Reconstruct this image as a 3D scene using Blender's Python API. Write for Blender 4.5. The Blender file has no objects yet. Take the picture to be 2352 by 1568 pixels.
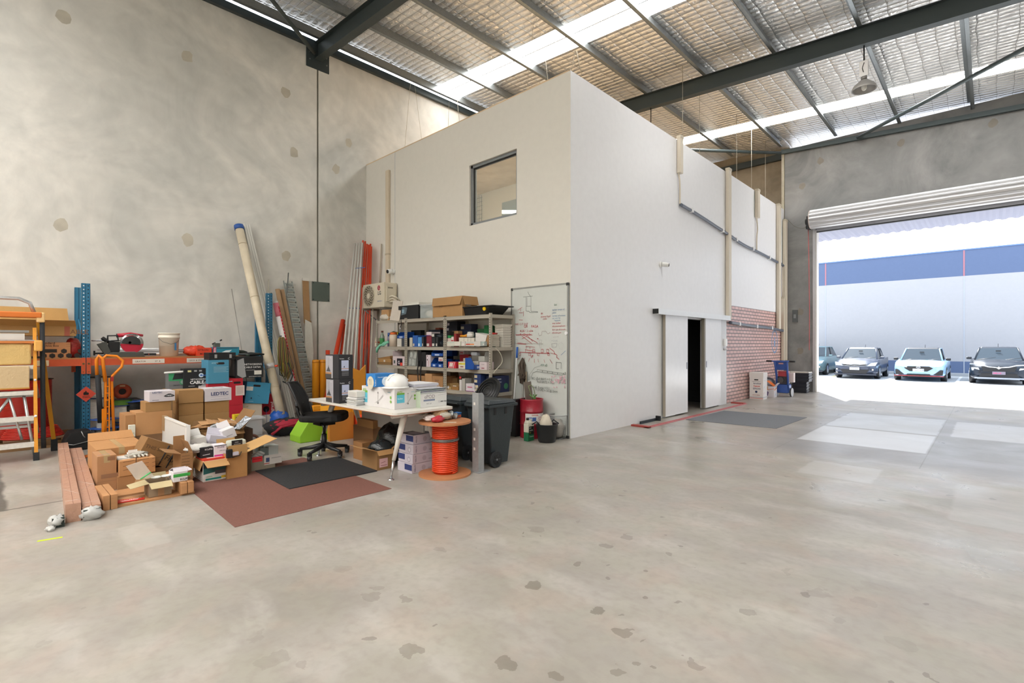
import bpy, bmesh, math, random
from mathutils import Vector, Matrix, Euler
random.seed(7)
S = bpy.context.scene; COL = S.collection
R_ = math.radians
# ---------------- camera ----------------
cd = bpy.data.cameras.new('camera'); cam = bpy.data.objects.new('camera', cd); COL.objects.link(cam)
TH = R_(43.58); FP = 1155.0; HOR = 790.0; EYE = 1.45
cam.location = (0, 0, EYE); cam.rotation_euler = (R_(90), 0, TH)
cd.sensor_width = 36; cd.lens = FP/2352*36; cd.shift_y = (HOR-784)/2352; cd.clip_end = 400; cd.clip_start = .05
S.camera = cam
# ---------------- view ----------------
vs = S.view_settings
vs.view_transform = 'Standard'; vs.look = 'None'; vs.gamma = 1; vs.use_curve_mapping = False; vs.exposure = 0.0
# ---------------- sky and sun ----------------
W = bpy.data.worlds.new('sky'); S.world = W; W.use_nodes = True
wn = W.node_tree; bg = wn.nodes['Background']
tc = wn.nodes.new('ShaderNodeTexCoord'); sp = wn.nodes.new('ShaderNodeSeparateXYZ'); wn.links.new(tc.outputs['Generated'], sp.inputs[0])
cr = wn.nodes.new('ShaderNodeValToRGB'); wn.links.new(sp.outputs['Z'], cr.inputs[0])
cr.color_ramp.elements[0].position = 0.0; cr.color_ramp.elements[0].color = (.90, .95, 1, 1)
cr.color_ramp.elements[1].position = .9; cr.color_ramp.elements[1].color = (.74, .86, 1, 1)
wn.links.new(cr.outputs[0], bg.inputs[0]); bg.inputs[1].default_value = 3.0
sl = bpy.data.lights.new('sun', 'SUN'); sl.energy = 20.0; sl.angle = R_(.6); sl.color = (1, .97, .93)
so = bpy.data.objects.new('sun', sl); COL.objects.link(so)
so.rotation_euler = Vector((.45, -1, -1.27)).to_track_quat('-Z', 'Y').to_euler()
SKYLIGHT = 13.4     # radiance of the sunlit translucent roof sheets
# ---------------- helpers: surveying ----------------
CF = (-math.sin(TH), math.cos(TH)); CR = (math.cos(TH), math.sin(TH))
def _ray(u, v):
    a = (u-1176)/FP; return Vector((CF[0]+a*CR[0], CF[1]+a*CR[1], -(v-HOR)/FP))
def G(u, v, z=0.0):
    r = _ray(u, v); t = (z-EYE)/r.z; return Vector((r.x*t, r.y*t, z))
def PX(u, v, X):
    r = _ray(u, v); t = X/r.x; return Vector((X, r.y*t, EYE+r.z*t))
def PY(u, v, Y):
    r = _ray(u, v); t = Y/r.y; return Vector((r.x*t, Y, EYE+r.z*t))
# ---------------- helpers: materials ----------------
def hexc(h):
    if not isinstance(h, str): return tuple(h)[:3]
    h = h.lstrip('#'); c = [int(h[i:i+2], 16)/255 for i in (0, 2, 4)]
    return tuple(x/12.92 if x <= .04045 else ((x+.055)/1.055)**2.4 for x in c)
_M = {}
def new_mat(name):
    m = bpy.data.materials.new(name); m.use_nodes = True
    return m, m.node_tree, m.node_tree.nodes['Principled BSDF']
def nd(t, typ, **k):
    n = t.nodes.new(typ)
    for a, b in k.items():
        if a.startswith('i_'):
            key = a[2:]; key = int(key) if key.isdigit() else key.replace('_', ' ')
            n.inputs[key].default_value = b
        else: setattr(n, a, b)
    return n
def M(c, rough=.5, metal=0.0, kind='plain', name=None):
    """plain paint / plastic / metal with slight procedural variation"""
    key = (c if isinstance(c, str) else tuple(c), rough, metal, kind)
    if key in _M: return _M[key]
    m, t, b = new_mat(name or kind+'_'+str(c).strip('#()').replace(', ', '_'))
    col = hexc(c); L = t.links.new
    b.inputs['Roughness'].default_value = rough; b.inputs['Metallic'].default_value = metal
    o = nd(t, 'ShaderNodeTexCoord')
    sc = {'plain': 9, 'card': 5, 'wood': 3, 'cloth': 90, 'galv': 28, 'foil': 14, 'film': 12, 'dirty': 5, 'rubber': 40}.get(kind, 9)
    am = {'plain': .05, 'card': .16, 'wood': .35, 'cloth': .35, 'galv': .22, 'foil': .2, 'film': .1, 'dirty': .3, 'rubber': .25}.get(kind, .08)
    mp = nd(t, 'ShaderNodeMapping'); L(o.outputs['Object'], mp.inputs[0])
    if kind == 'wood': mp.inputs['Scale'].default_value = (1, 1, 9)
    n = nd(t, 'ShaderNodeTexNoise', i_Scale=sc, i_Detail=4.0); L(mp.outputs[0], n.inputs['Vector'])
    mx = nd(t, 'ShaderNodeMix', data_type='RGBA')
    mx.inputs['A'].default_value = (*[x*(1-am) for x in col], 1); mx.inputs['B'].default_value = (*[min(1, x*(1+am*.6)) for x in col], 1)
    L(n.outputs['Fac'], mx.inputs['Factor']); L(mx.outputs['Result'], b.inputs['Base Color'])
    bump = {'card': .12, 'cloth': .5, 'foil': 1.0, 'wood': .3, 'film': .8, 'dirty': .2, 'rubber': .4, 'crumple': 1.0}.get(kind, 0)
    if bump:
        n2 = nd(t, 'ShaderNodeTexNoise', i_Scale={'cloth': 400, 'foil': 22, 'film': 30, 'card': 60, 'crumple': 25}.get(kind, 50), i_Detail=3.0)
        L(o.outputs['Object'], n2.inputs['Vector'])
        bp = nd(t, 'ShaderNodeBump', i_Strength=bump, i_Distance=.01); L(n2.outputs['Fac'], bp.inputs['Height']); L(bp.outputs[0], b.inputs['Normal'])
    _M[key] = m; return m
def glassm(c='#DDE8EA', rough=.05, alpha=.35, name='clear_plastic'):
    key = ('g', c, rough, alpha)
    if key in _M: return _M[key]
    m, t, b = new_mat(name); b.inputs['Base Color'].default_value = (*hexc(c), 1); b.inputs['Roughness'].default_value = rough
    b.inputs['Alpha'].default_value = alpha
    n = nd(t, 'ShaderNodeTexNoise', i_Scale=6.0); bp = nd(t, 'ShaderNodeBump', i_Strength=.2, i_Distance=.01)
    t.links.new(n.outputs['Fac'], bp.inputs['Height']); t.links.new(bp.outputs[0], b.inputs['Normal'])
    _M[key] = m; return m
CARD = ['#C39A6B', '#B98E5E', '#A97F52', '#CDA679', '#9C764E']
# ---------------- helpers: mesh ----------------
class MB:
    def __init__(s): s.bm = bmesh.new(); s.m = []
    def mi(s, m):
        if isinstance(m, (str, tuple)): m = M(m)
        if m not in s.m: s.m.append(m)
        return s.m.index(m)
    def face(s, pts, m):
        try: f = s.bm.faces.new([s.bm.verts.new(p) for p in pts])
        except ValueError: return
        f.material_index = s.mi(m); return f
    def box(s, a, b, m, T=None):
        x0, y0, z0 = a; x1, y1, z1 = b
        x0, x1 = min(x0, x1), max(x0, x1); y0, y1 = min(y0, y1), max(y0, y1); z0, z1 = min(z0, z1), max(z0, z1)
        p = [Vector(q) for q in ((x0,y0,z0),(x1,y0,z0),(x1,y1,z0),(x0,y1,z0),(x0,y0,z1),(x1,y0,z1),(x1,y1,z1),(x0,y1,z1))]
        if T is not None: p = [T @ q for q in p]
        v = [s.bm.verts.new(q) for q in p]; k = s.mi(m)
        for f in ((3,2,1,0),(4,5,6,7),(0,1,5,4),(1,2,6,5),(2,3,7,6),(3,0,4,7)):
            g = s.bm.faces.new([v[i] for i in f]); g.material_index = k
        return s
    def hull8(s, lo, hi, m):
        """two quads (lists of 4 points) joined as a solid"""
        v = [s.bm.verts.new(q) for q in list(lo)+list(hi)]; k = s.mi(m); n = len(lo)
        fs = [list(range(n))[::-1], list(range(n, 2*n))]+[[i, (i+1) % n, n+(i+1) % n, n+i] for i in range(n)]
        for f in fs: s.bm.faces.new([v[i] for i in f]).material_index = k
        return s
    def prism(s, pts, d, m):
        d = Vector(d); return s.hull8([Vector(p) for p in pts], [Vector(p)+d for p in pts], m)
    def tube(s, pts, r, m, n=8, cap=True, flat=1.0, smooth=True):
        pts = [Vector(p) for p in pts]; rr = r if isinstance(r, (list, tuple)) else [r]*len(pts)
        rings = []; k = s.mi(m); up = None
        for i, p in enumerate(pts):
            if i == 0: d = pts[1]-p
            elif i == len(pts)-1: d = p-pts[i-1]
            else: d = (pts[i+1]-p).normalized()+(p-pts[i-1]).normalized()
            if d.length < 1e-9: d = Vector((0, 0, 1))
            d.normalize()
            if up is None:
                up = Vector((0, 0, 1)) if abs(d.z) < .9 else Vector((1, 0, 0))
            a = (up-d*up.dot(d))
            if a.length < 1e-6: a = d.orthogonal()
            a.normalize(); b = d.cross(a); up = a
            rings.append([s.bm.verts.new(p+(a*math.cos(t)*flat+b*math.sin(t))*rr[i]) for t in [2*math.pi*j/n for j in range(n)]])
        for q, w in zip(rings, rings[1:]):
            for j in range(n):
                f = s.bm.faces.new((q[j], q[(j+1) % n], w[(j+1) % n], w[j])); f.material_index = k; f.smooth = smooth
        if cap:
            for q in (rings[0][::-1], rings[-1]):
                f = s.bm.faces.new(q); f.material_index = k
        return s
    def cyl(s, p, q, r, m, n=16, r2=None, cap=True): return s.tube([p, q], [r, r if r2 is None else r2], m, n, cap)
    def lathe(s, prof, c, m, n=24, T=None, smooth=True):
        c = Vector(c); k = s.mi(m); rings = []
        for r, z in prof:
            if r < 1e-6:
                p = Vector((0, 0, z)); p = (T @ p if T is not None else p)+c; rings.append([s.bm.verts.new(p)])
            else:
                ring = []
                for j in range(n):
                    t = 2*math.pi*j/n; p = Vector((r*math.cos(t), r*math.sin(t), z)); p = (T @ p if T is not None else p)+c; ring.append(s.bm.verts.new(p))
                rings.append(ring)
        for a, b in zip(rings, rings[1:]):
            for j in range(n):
                j2 = (j+1) % n
                if len(a) == 1 and len(b) == 1: continue
                if len(a) == 1: vs_ = (a[0], b[j2], b[j])
                elif len(b) == 1: vs_ = (a[j], a[j2], b[0])
                else: vs_ = (a[j], a[j2], b[j2], b[j])
                f = s.bm.faces.new(vs_); f.material_index = k; f.smooth = smooth
        return s
    def torus(s, c, R, r, m, T=None, n=28, k=8):
        T = T or Matrix.Identity(3); c = Vector(c)
        pts = [c+T @ Vector((R*math.cos(2*math.pi*i/n), R*math.sin(2*math.pi*i/n), 0)) for i in range(n+1)]
        return s.tube(pts, r, m, k, cap=False)
    def ball(s, c, r, m, sx=1, sy=1, sz=1, n=16, k=10, jit=0.0, rnd=None):
        c = Vector(c); mi = s.mi(m); rings = []; rnd = rnd or random
        for i in range(k+1):
            a = math.pi*i/k
            if i in (0, k): rings.append([s.bm.verts.new(c+Vector((0, 0, r*sz*math.cos(a))))]); continue
            rings.append([s.bm.verts.new(c+Vector((r*sx*math.sin(a)*math.cos(2*math.pi*j/n), r*sy*math.sin(a)*math.sin(2*math.pi*j/n), r*sz*math.cos(a)))*(1+rnd.uniform(-jit, jit))) for j in range(n)])
        for a, b in zip(rings, rings[1:]):
            for j in range(n):
                j2 = (j+1) % n
                if len(a) == 1: v = (a[0], b[j], b[j2])
                elif len(b) == 1: v = (a[j], b[0], a[j2])
                else: v = (a[j], b[j], b[j2], a[j2])
                f = s.bm.faces.new(v); f.material_index = mi; f.smooth = True
        return s
    def mesh(s, me, T, m):
        k = s.mi(m); vs_ = [s.bm.verts.new(T @ v.co) for v in me.vertices]
        for p in me.polygons:
            try: s.bm.faces.new([vs_[i] for i in p.vertices]).material_index = k
            except ValueError: pass
        return s
    def build(s, name, parent=None, loc=None, bevel=0, label=None, nrm=True, sub=0, solid=0):
        if nrm: bmesh.ops.recalc_face_normals(s.bm, faces=s.bm.faces)
        me = bpy.data.meshes.new(name); s.bm.to_mesh(me); s.bm.free()
        for m in s.m: me.materials.append(m)
        o = bpy.data.objects.new(name, me); COL.objects.link(o)
        if parent is not None: o.parent = parent
        if loc is not None: o.location = loc
        if label: o['label'] = label
        if solid:
            md = o.modifiers.new('t', 'SOLIDIFY'); md.thickness = solid; md.offset = 0
        if bevel:
            md = o.modifiers.new('b', 'BEVEL'); md.width = bevel; md.segments = 2; md.limit_method = 'ANGLE'
        if sub:
            md = o.modifiers.new('s', 'SUBSURF'); md.levels = sub; md.render_levels = sub
        return o
_T = {}
def textmesh(s, bold=0.0):
    if (s, bold) in _T: return _T[(s, bold)]
    c = bpy.data.curves.new('t', 'FONT'); c.body = s; c.size = 1; c.resolution_u = 2; c.offset = bold
    o = bpy.data.objects.new('t', c); COL.objects.link(o)
    me = bpy.data.meshes.new_from_object(o.evaluated_get(bpy.context.evaluated_depsgraph_get()))
    bpy.data.objects.remove(o); _T[(s, bold)] = me
    return me
def frame(o, u, v):
    """decal frame: origin, right vector, up vector"""
    u = Vector(u).normalized(); v = Vector(v).normalized(); n = u.cross(v); o = Vector(o)
    return Matrix(((u.x, v.x, n.x, o.x), (u.y, v.y, n.y, o.y), (u.z, v.z, n.z, o.z), (0, 0, 0, 1)))
def decal(mb, T, items, off=.0012):
    """flat printing lying on a face: r rect, t text, d disc, p polygon, l line"""
    for i, it in enumerate(items):
        k = it[0]; w = off+.00025*i
        if k == 'r': _, a, b, c, d, m = it; mb.face([T @ Vector(q) for q in ((a,b,w),(c,b,w),(c,d,w),(a,d,w))], m)
        elif k == 't':
            _, x, y, sz, s, m = it[:6]; rot = it[6] if len(it) > 6 else 0; bold = it[7] if len(it) > 7 else .012
            me = textmesh(s, bold); mb.mesh(me, T @ Matrix.Translation((x, y, w)) @ Matrix.Rotation(R_(rot), 4, 'Z') @ Matrix.Diagonal((sz, sz, 1, 1)), m)
        elif k == 'd': _, x, y, r, m = it; mb.face([T @ Vector((x+r*math.cos(a*math.pi/10), y+r*math.sin(a*math.pi/10), w)) for a in range(20)], m)
        elif k == 'p': _, pts, m = it; mb.face([T @ Vector((p[0], p[1], w)) for p in pts], m)
        elif k == 'l':
            _, pts, wd, m = it
            for (ax, ay), (bx, by) in zip(pts, pts[1:]):
                dx, dy = bx-ax, by-ay; l = math.hypot(dx, dy) or 1; nx, ny = -dy/l*wd/2, dx/l*wd/2
                mb.face([T @ Vector(q) for q in ((ax-nx, ay-ny, w), (bx-nx, by-ny, w), (bx+nx, by+ny, w), (ax+nx, ay+ny, w))], m)
    return mb
def tag(o, label, cat, group=None, kind=None):
    o['label'] = label; o['category'] = cat
    if group: o['group'] = group
    if kind: o['kind'] = kind
    return o
def thing(name, label, cat, loc=(0, 0, 0), rz=0, group=None, rot=None):
    o = bpy.data.objects.new(name, None); COL.objects.link(o); o.empty_display_size = .1
    o.location = loc; o.rotation_euler = rot if rot else (0, 0, R_(rz)); return tag(o, label, cat, group)
def struct(mb, name, parent=None, **k):
    o = mb.build(name, parent, **k)
    if parent is None: o['kind'] = 'structure'
    return o
def copy_tree(o, parent=None):
    c = o.copy(); COL.objects.link(c); c.parent = parent
    for ch in [x for x in bpy.data.objects if x.parent == o]: copy_tree(ch, c)
    return c
# ================= the building =================
XW, YB, XB, YR, HB = -10.65, 6.21, -4.67, 17.38, 5.65     # left wall, office front, office side, rear wall, office height
def roofz(x): return 8.22-.056*(x+10.65)
def concrete(name, c1, c2, scale=.5, stains=True, rough=.75, bump=.15, spots=True, swirl=False):
    m, t, b = new_mat(name); L = t.links.new
    o = nd(t, 'ShaderNodeTexCoord'); P = o.outputs['Object']
    n1 = nd(t, 'ShaderNodeTexNoise', i_Scale=scale, i_Detail=7.0, i_Roughness=.62, i_Distortion=1.2); L(P, n1.inputs['Vector'])
    n2 = nd(t, 'ShaderNodeTexNoise', i_Scale=scale*6, i_Detail=6.0, i_Distortion=.6); L(P, n2.inputs['Vector'])
    r = nd(t, 'ShaderNodeMapRange', i_1=.35, i_2=.68); L(n1.outputs['Fac'], r.inputs[0])
    mx = nd(t, 'ShaderNodeMix', data_type='RGBA'); mx.inputs['A'].default_value = (*hexc(c1), 1); mx.inputs['B'].default_value = (*hexc(c2), 1)
    L(r.outputs[0], mx.inputs['Factor'])
    mx2 = nd(t, 'ShaderNodeMix', data_type='RGBA', blend_type='MULTIPLY'); L(mx.outputs['Result'], mx2.inputs['A'])
    r2 = nd(t, 'ShaderNodeMapRange', i_1=.3, i_2=.7, i_3=.91, i_4=1.04); L(n2.outputs['Fac'], r2.inputs[0]); L(r2.outputs[0], mx2.inputs['B']); mx2.inputs['Factor'].default_value = 1
    last = mx2.outputs['Result']
    if swirl:   # broad trowel arcs
        mp = nd(t, 'ShaderNodeMapping'); L(P, mp.inputs[0]); mp.inputs['Location'].default_value = (10.6, -1.4, -3.0)
        wv = nd(t, 'ShaderNodeTexWave', wave_type='RINGS', rings_direction='X', i_Scale=1.1, i_Distortion=7.0, i_Detail=3.0); L(mp.outputs[0], wv.inputs['Vector'])
        r3 = nd(t, 'ShaderNodeMapRange', i_3=.975, i_4=1.01); L(wv.outputs['Fac'], r3.inputs[0])
        mw = nd(t, 'ShaderNodeMix', data_type='RGBA', blend_type='MULTIPLY'); mw.inputs['Factor'].default_value = 1; L(last, mw.inputs['A']); L(r3.outputs[0], mw.inputs['B']); last = mw.outputs['Result']
    if spots:   # sparse patched tie holes
        v = nd(t, 'ShaderNodeTexVoronoi', i_Scale=.62, i_Randomness=.8); L(P, v.inputs['Vector'])
        lt = nd(t, 'ShaderNodeMath', operation='LESS_THAN', i_1=.068); L(v.outputs['Distance'], lt.inputs[0])
        mx3 = nd(t, 'ShaderNodeMix', data_type='RGBA'); L(lt.outputs[0], mx3.inputs['Factor']); L(last, mx3.inputs['A']); mx3.inputs['B'].default_value = (*hexc('#958C7C'), 1)
        last = mx3.outputs['Result']
    L(last, b.inputs['Base Color'])
    b.inputs['Roughness'].default_value = rough
    bp = nd(t, 'ShaderNodeBump', i_Strength=bump, i_Distance=.02); L(n2.outputs['Fac'], bp.inputs['Height']); L(bp.outputs[0], b.inputs['Normal'])
    return m
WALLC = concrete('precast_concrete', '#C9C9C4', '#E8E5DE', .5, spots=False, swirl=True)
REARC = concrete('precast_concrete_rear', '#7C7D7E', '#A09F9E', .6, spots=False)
# ---- floor ----
def floor_mat():
    m, t, b = new_mat('polished_concrete_floor'); L = t.links.new
    o = nd(t, 'ShaderNodeTexCoord'); P = o.outputs['Object']
    def noise(s, d=6.0, dist=0.0, vec=None): 
        n = nd(t, 'ShaderNodeTexNoise', i_Scale=s, i_Detail=d, i_Distortion=dist); L(vec or P, n.inputs['Vector']); return n.outputs['Fac']
    def rng(x, a, c, d=0.0, e=1.0):
        r = nd(t, 'ShaderNodeMapRange', i_1=a, i_2=c, i_3=d, i_4=e); L(x, r.inputs[0]); return r.outputs[0]
    def mix(f, a, c, bt='MIX'):
        x = nd(t, 'ShaderNodeMix', data_type='RGBA', blend_type=bt)
        for v, s in ((f, 'Factor'), (a, 'A'), (c, 'B')):
            if isinstance(v, str): x.inputs[s].default_value = (*hexc(v), 1)
            elif isinstance(v, (int, float)): x.inputs[s].default_value = v
            else: L(v, x.inputs[s])
        return x.outputs['Result']
    def math_(op, a, c=None):
        x = nd(t, 'ShaderNodeMath', operation=op)
        for i, v in enumerate((a, c)):
            if v is None: continue
            if isinstance(v, (int, float)): x.inputs[i].default_value = v
            else: L(v, x.inputs[i])
        return x.outputs[0]
    base = mix(rng(noise(.9, 12, .25), .3, .7), '#857F79', '#ADA8A1')
    base = mix(rng(noise(5, 10, .4), .35, .7, 0, .6), base, '#9A958C')
    st = nd(t, 'ShaderNodeMapping'); L(P, st.inputs[0]); st.inputs['Scale'].default_value = (.8, 1.8, 1); st.inputs['Rotation'].default_value = (0, 0, R_(20))
    base = mix(rng(noise(1.8, 12, .35, st.outputs[0]), .5, .75, 0, .55), base, '#C2BEB8')
    base = mix(rng(noise(2.2, 12, .2), .42, .62, 0, .35), base, '#9C9A8A'); base = mix(rng(noise(2.9, 12, .3), .5, .66, 0, .35), base, '#A8958A'); base = mix(rng(noise(16, 12), .45, .75, 0, .4), base, '#877F76')
    sx = nd(t, 'ShaderNodeSeparateXYZ'); L(P, sx.inputs[0]); X, Y = sx.outputs['X'], sx.outputs['Y']
    wob = math_('MULTIPLY', math_('SUBTRACT', noise(4, 5), .5), .10)
    Xw = math_('ADD', X, wob); Yw = math_('ADD', Y, wob)
    def rect(x0, x1, y0, y1, wobble=True, soft=.015):
        a, c = (Xw, Yw) if wobble else (X, Y)
        q = math_('MULTIPLY', rng(a, x0-soft, x0+soft), rng(a, x1+soft, x1-soft))
        return math_('MULTIPLY', q, math_('MULTIPLY', rng(c, y0-soft, y0+soft), rng(c, y1+soft, y1-soft)))
    def patch(col, amount, f):
        nonlocal base
        base = mix(math_('MULTIPLY', f, amount), base, col)
    patch('#85858A', .7, rect(-2.45, .9, 7.5, 13.0, True, .35))
    patch('#CACCD0', .78, rect(-2.15, -.62, 8.6, 10.3, False))
    patch('#B9BCC0', .75, rect(-2.15, -.62, 10.42, 12.65))
    patch('#C2C3C6', .7, rect(-.45, 1.6, 10.45, 12.5))
    patch('#858481', .55, rect(-.6, 1.8, 8.55, 10.35))
    patch('#B9B7B4', .5, rect(-1.6, -.9, 6.35, 7.15))
    patch('#B5B3B0', .35, rect(-.25, .45, 5.5, 7.0))
    patch('#C6C2BC', .25, rect(-4.98, -4.35, .72, .95))
    # saw cut joints
    for y in (8.53,): patch('#5F5A54', .7, rect(-10.6, 6, y-.006, y+.006, False, .002))
    for x in (-2.17, -.6): patch('#6F6A64', .6, rect(x-.006, x+.006, 7.5, 17.3, False, .002))
    # pale slab strip with dark joint by the ladders
    patch('#4E4C49', .85, rect(-9.6, -6.2, .06, .14))
    patch('#4E4C49', .9, rect(-6.235, -6.215, .1, 1.0, False, .003))
    # drips and stains
    v = nd(t, 'ShaderNodeTexVoronoi', i_Scale=4.8, i_Randomness=1.0); 
    mv = nd(t, 'ShaderNodeMapping'); L(P, mv.inputs[0]); ad = nd(t, 'ShaderNodeVectorMath', operation='ADD'); L(mv.outputs[0], ad.inputs[0])
    nn = nd(t, 'ShaderNodeTexNoise', i_Scale=9.0, i_Detail=4.0); L(P, nn.inputs['Vector']); sc = nd(t, 'ShaderNodeVectorMath', operation='SCALE'); L(nn.outputs['Color'], sc.inputs[0]); sc.inputs['Scale'].default_value = .16
    L(sc.outputs[0], ad.inputs[1]); L(ad.outputs[0], v.inputs['Vector'])
    sepc = nd(t, 'ShaderNodeSeparateColor'); L(v.outputs['Color'], sepc.inputs[0])
    size = rng(sepc.outputs[0], .3, 1.0, 0, .34)
    blob = math_('LESS_THAN', v.outputs['Distance'], size)
    area = rect(-2.7, -.7, 1.0, 3.6, True, .8)
    patch('#625A50', .58, math_('MULTIPLY', blob, area))
    v2 = nd(t, 'ShaderNodeTexVoronoi', i_Scale=6.5, i_Randomness=1.0); L(ad.outputs[0], v2.inputs['Vector'])
    sp2 = nd(t, 'ShaderNodeSeparateColor'); L(v2.outputs['Color'], sp2.inputs[0])
    patch('#5E5850', .5, math_('MULTIPLY', math_('LESS_THAN', v2.outputs['Distance'], rng(sp2.outputs[1], .72, 1.0, 0, .2)), rect(-4.5, .6, .6, 7.5, True, .9)))
    L(base, b.inputs['Base Color'])
    ro = rng(noise(1.2, 6, .6), .3, .75, .26, .5); L(ro, b.inputs['Roughness'])
    bp = nd(t, 'ShaderNodeBump', i_Strength=.12, i_Distance=.01); L(noise(14, 6), bp.inputs['Height']); L(bp.outputs[0], b.inputs['Normal'])
    return m
fb = MB(); fm = floor_mat(); fb.box((-10.9, -7, -.25), (7, 17.62, 0), fm); struct(fb, 'floor')
# ---- left wall of precast panels ----
w = MB()
for y0, y1 in ((-7.2, 5.015), (5.055, 18.6)): w.box((XW-.2, y0, -.25), (XW, y1, 8.02), WALLC)
w.box((XW-.2, 5.015, -.25), (XW-.03, 5.055, 8.0), M('#7E7A70', .8))
def blot(mb, c, eu, ev, r, m, seed):   # roughly patched tie hole
    rn = random.Random(seed); n_ = 11; mb.face([c+(eu*math.cos(2*math.pi*k/n_)*.8+ev*math.sin(2*math.pi*k/n_))*r*rn.uniform(.8, 1.15) for k in range(n_)], m)
PT = M('#C3BDAE', .85, 0, 'dirty')
for k, (u, v) in enumerate(((145, 38), (430, 130), (656, 212), (675, 350), (141, 515), (431, 551), (657, 587), (801, 328), (772, 388))): blot(w, PX(u, v, XW+.0015), Vector((0, 1, 0)), Vector((0, 0, 1)), .115, PT, k)
struct(w, 'wall_left')
# ---- rear wall with the roller door opening; recess behind the office ----
w = MB(); RL = -3.83; RT = 4.88
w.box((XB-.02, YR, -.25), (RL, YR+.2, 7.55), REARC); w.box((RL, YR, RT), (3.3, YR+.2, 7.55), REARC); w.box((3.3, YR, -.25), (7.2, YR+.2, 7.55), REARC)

for k, (u, v) in enumerate(((2281, 283), (2070, 328), (1884, 369), (1842, 428), (1838, 716), (1838, 806))): blot(w, PY(u, v, YR-.0015), Vector((1, 0, 0)), Vector((0, 0, 1)), .11, M('#8E8880', .85, 0, 'dirty'), 20+k)
struct(w, 'wall_rear'); w = MB(); w.box((XB-.11, YR-.02, 0), (XB-.03, YR+.9, 7.55), concrete('panel_edge_concrete', '#A6A090', '#BFB8A8', 1.0)); struct(w, 'wall_recess_edge')
w = MB(); w.box((XW-.2, 18.2, -.25), (XB-.1, 18.4, 8), concrete('brown_recess_concrete', '#857A68', '#9A8E7C', .8)); struct(w, 'wall_recess')  # recess wall is a darker brown concrete
w = MB(); w.box((7, -7.2, -.25), (7.2, 17.6, 7.6), M('#B9B6AE', .8)); struct(w, 'wall_right')
w = MB(); w.box((XW-.2, -7.2, -.25), (7.2, -7, 8.2), M('#CFCBC2', .8)); struct(w, 'wall_front')
# ---- roof: foil blanket on safety mesh, skylight sheets ----
def foil_mat():
    m, t, b = new_mat('foil_insulation'); L = t.links.new
    o = nd(t, 'ShaderNodeTexCoord'); P = o.outputs['Object']
    sx = nd(t, 'ShaderNodeSeparateXYZ'); L(P, sx.inputs[0])
    def m_(op, a, c=None):
        x = nd(t, 'ShaderNodeMath', operation=op)
        for i, v in enumerate((a, c)):
            if v is None: continue
            if isinstance(v, (int, float)): x.inputs[i].default_value = v
            else: L(v, x.inputs[i])
        return x.outputs[0]
    n = nd(t, 'ShaderNodeTexNoise', i_Scale=1.6, i_Detail=3.0); L(P, n.inputs['Vector'])
    wob = m_('MULTIPLY', m_('SUBTRACT', n.outputs['Fac'], .5), .10)
    def wire(c, per, wd):
        f = m_('FRACT', m_('DIVIDE', m_('ADD', m_('ADD', c, wob), 50), per)); d = m_('ABSOLUTE', m_('SUBTRACT', f, .5)); return d
    dy = wire(sx.outputs['Y'], .15, 0); dx = wire(sx.outputs['X'], .3, 0)
    pill = m_('ADD', m_('POWER', m_('MULTIPLY', dy, 2), 2.0), m_('MULTIPLY', m_('POWER', m_('MULTIPLY', dx, 2), 6.0), .5))
    n2 = nd(t, 'ShaderNodeTexNoise', i_Scale=11.0, i_Detail=5.0, i_Distortion=1.0); L(P, n2.inputs['Vector'])
    h = m_('ADD', m_('MULTIPLY', pill, -1.0), m_('MULTIPLY', n2.outputs['Fac'], 1.1))
    bp = nd(t, 'ShaderNodeBump', i_Strength=.9, i_Distance=.04); L(h, bp.inputs['Height']); L(bp.outputs[0], b.inputs['Normal'])
    w1 = m_('GREATER_THAN', dy, .478); w2 = m_('GREATER_THAN', dx, .488); ww = m_('MAXIMUM', w1, w2)
    mx = nd(t, 'ShaderNodeMix', data_type='RGBA'); L(m_('MULTIPLY', ww, .75), mx.inputs['Factor'])
    mx.inputs['A'].default_value = (.90, .89, .87, 1); mx.inputs['B'].default_value = (.22, .19, .15, 1)
    L(mx.outputs['Result'], b.inputs['Base Color']); b.inputs['Metallic'].default_value = .8; b.inputs['Roughness'].default_value = .36
    return m
FOIL = foil_mat(); STEEL = M('#3C4547', .55, .1, name='dark_grey_steel_paint'); GALV = M('#8E9496', .4, .7, 'galv'); 
strips = [(8.21, 8.6), (8.62, 9.0), (15.36, 15.68), (15.71, 15.95)]
dark = [(1.2, 2.4), (-3.0, -1.8)]   # unseen skylights added behind the viewer to light the hall
cuts = [-7.2]+sum([[a, b_] for a, b_ in ((-6.6, -5.0), (-3.5, -1.5), (8.2, 9.02), (15.35, 15.97))], [])+[18.5]
rb = MB()
def roofquad(mb, y0, y1, m, x0=XW-.2, x1=7.2, dz=0, th=.05):
    mb.hull8([Vector((x0, y0, roofz(x0)+dz)), Vector((x1, y0, roofz(x1)+dz)), Vector((x1, y1, roofz(x1)+dz)), Vector((x0, y1, roofz(x0)+dz))],
             [Vector((x0, y0, roofz(x0)+dz+th)), Vector((x1, y0, roofz(x1)+dz+th)), Vector((x1, y1, roofz(x1)+dz+th)), Vector((x0, y1, roofz(x0)+dz+th))], m)
for i in range(0, len(cuts), 2): roofquad(rb, cuts[i], cuts[i+1], FOIL)
struct(rb, 'ceiling')
m, t, b = new_mat('sunlit_translucent_roof_sheet'); t.nodes.remove(b)
em = nd(t, 'ShaderNodeEmission', i_Strength=SKYLIGHT, i_Color=(1, .975, .935, 1)); 
nw = nd(t, 'ShaderNodeTexWave', i_Scale=4.0); 
t.links.new(em.outputs[0], t.nodes['Material Output'].inputs[0]); SKYM = m
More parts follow.
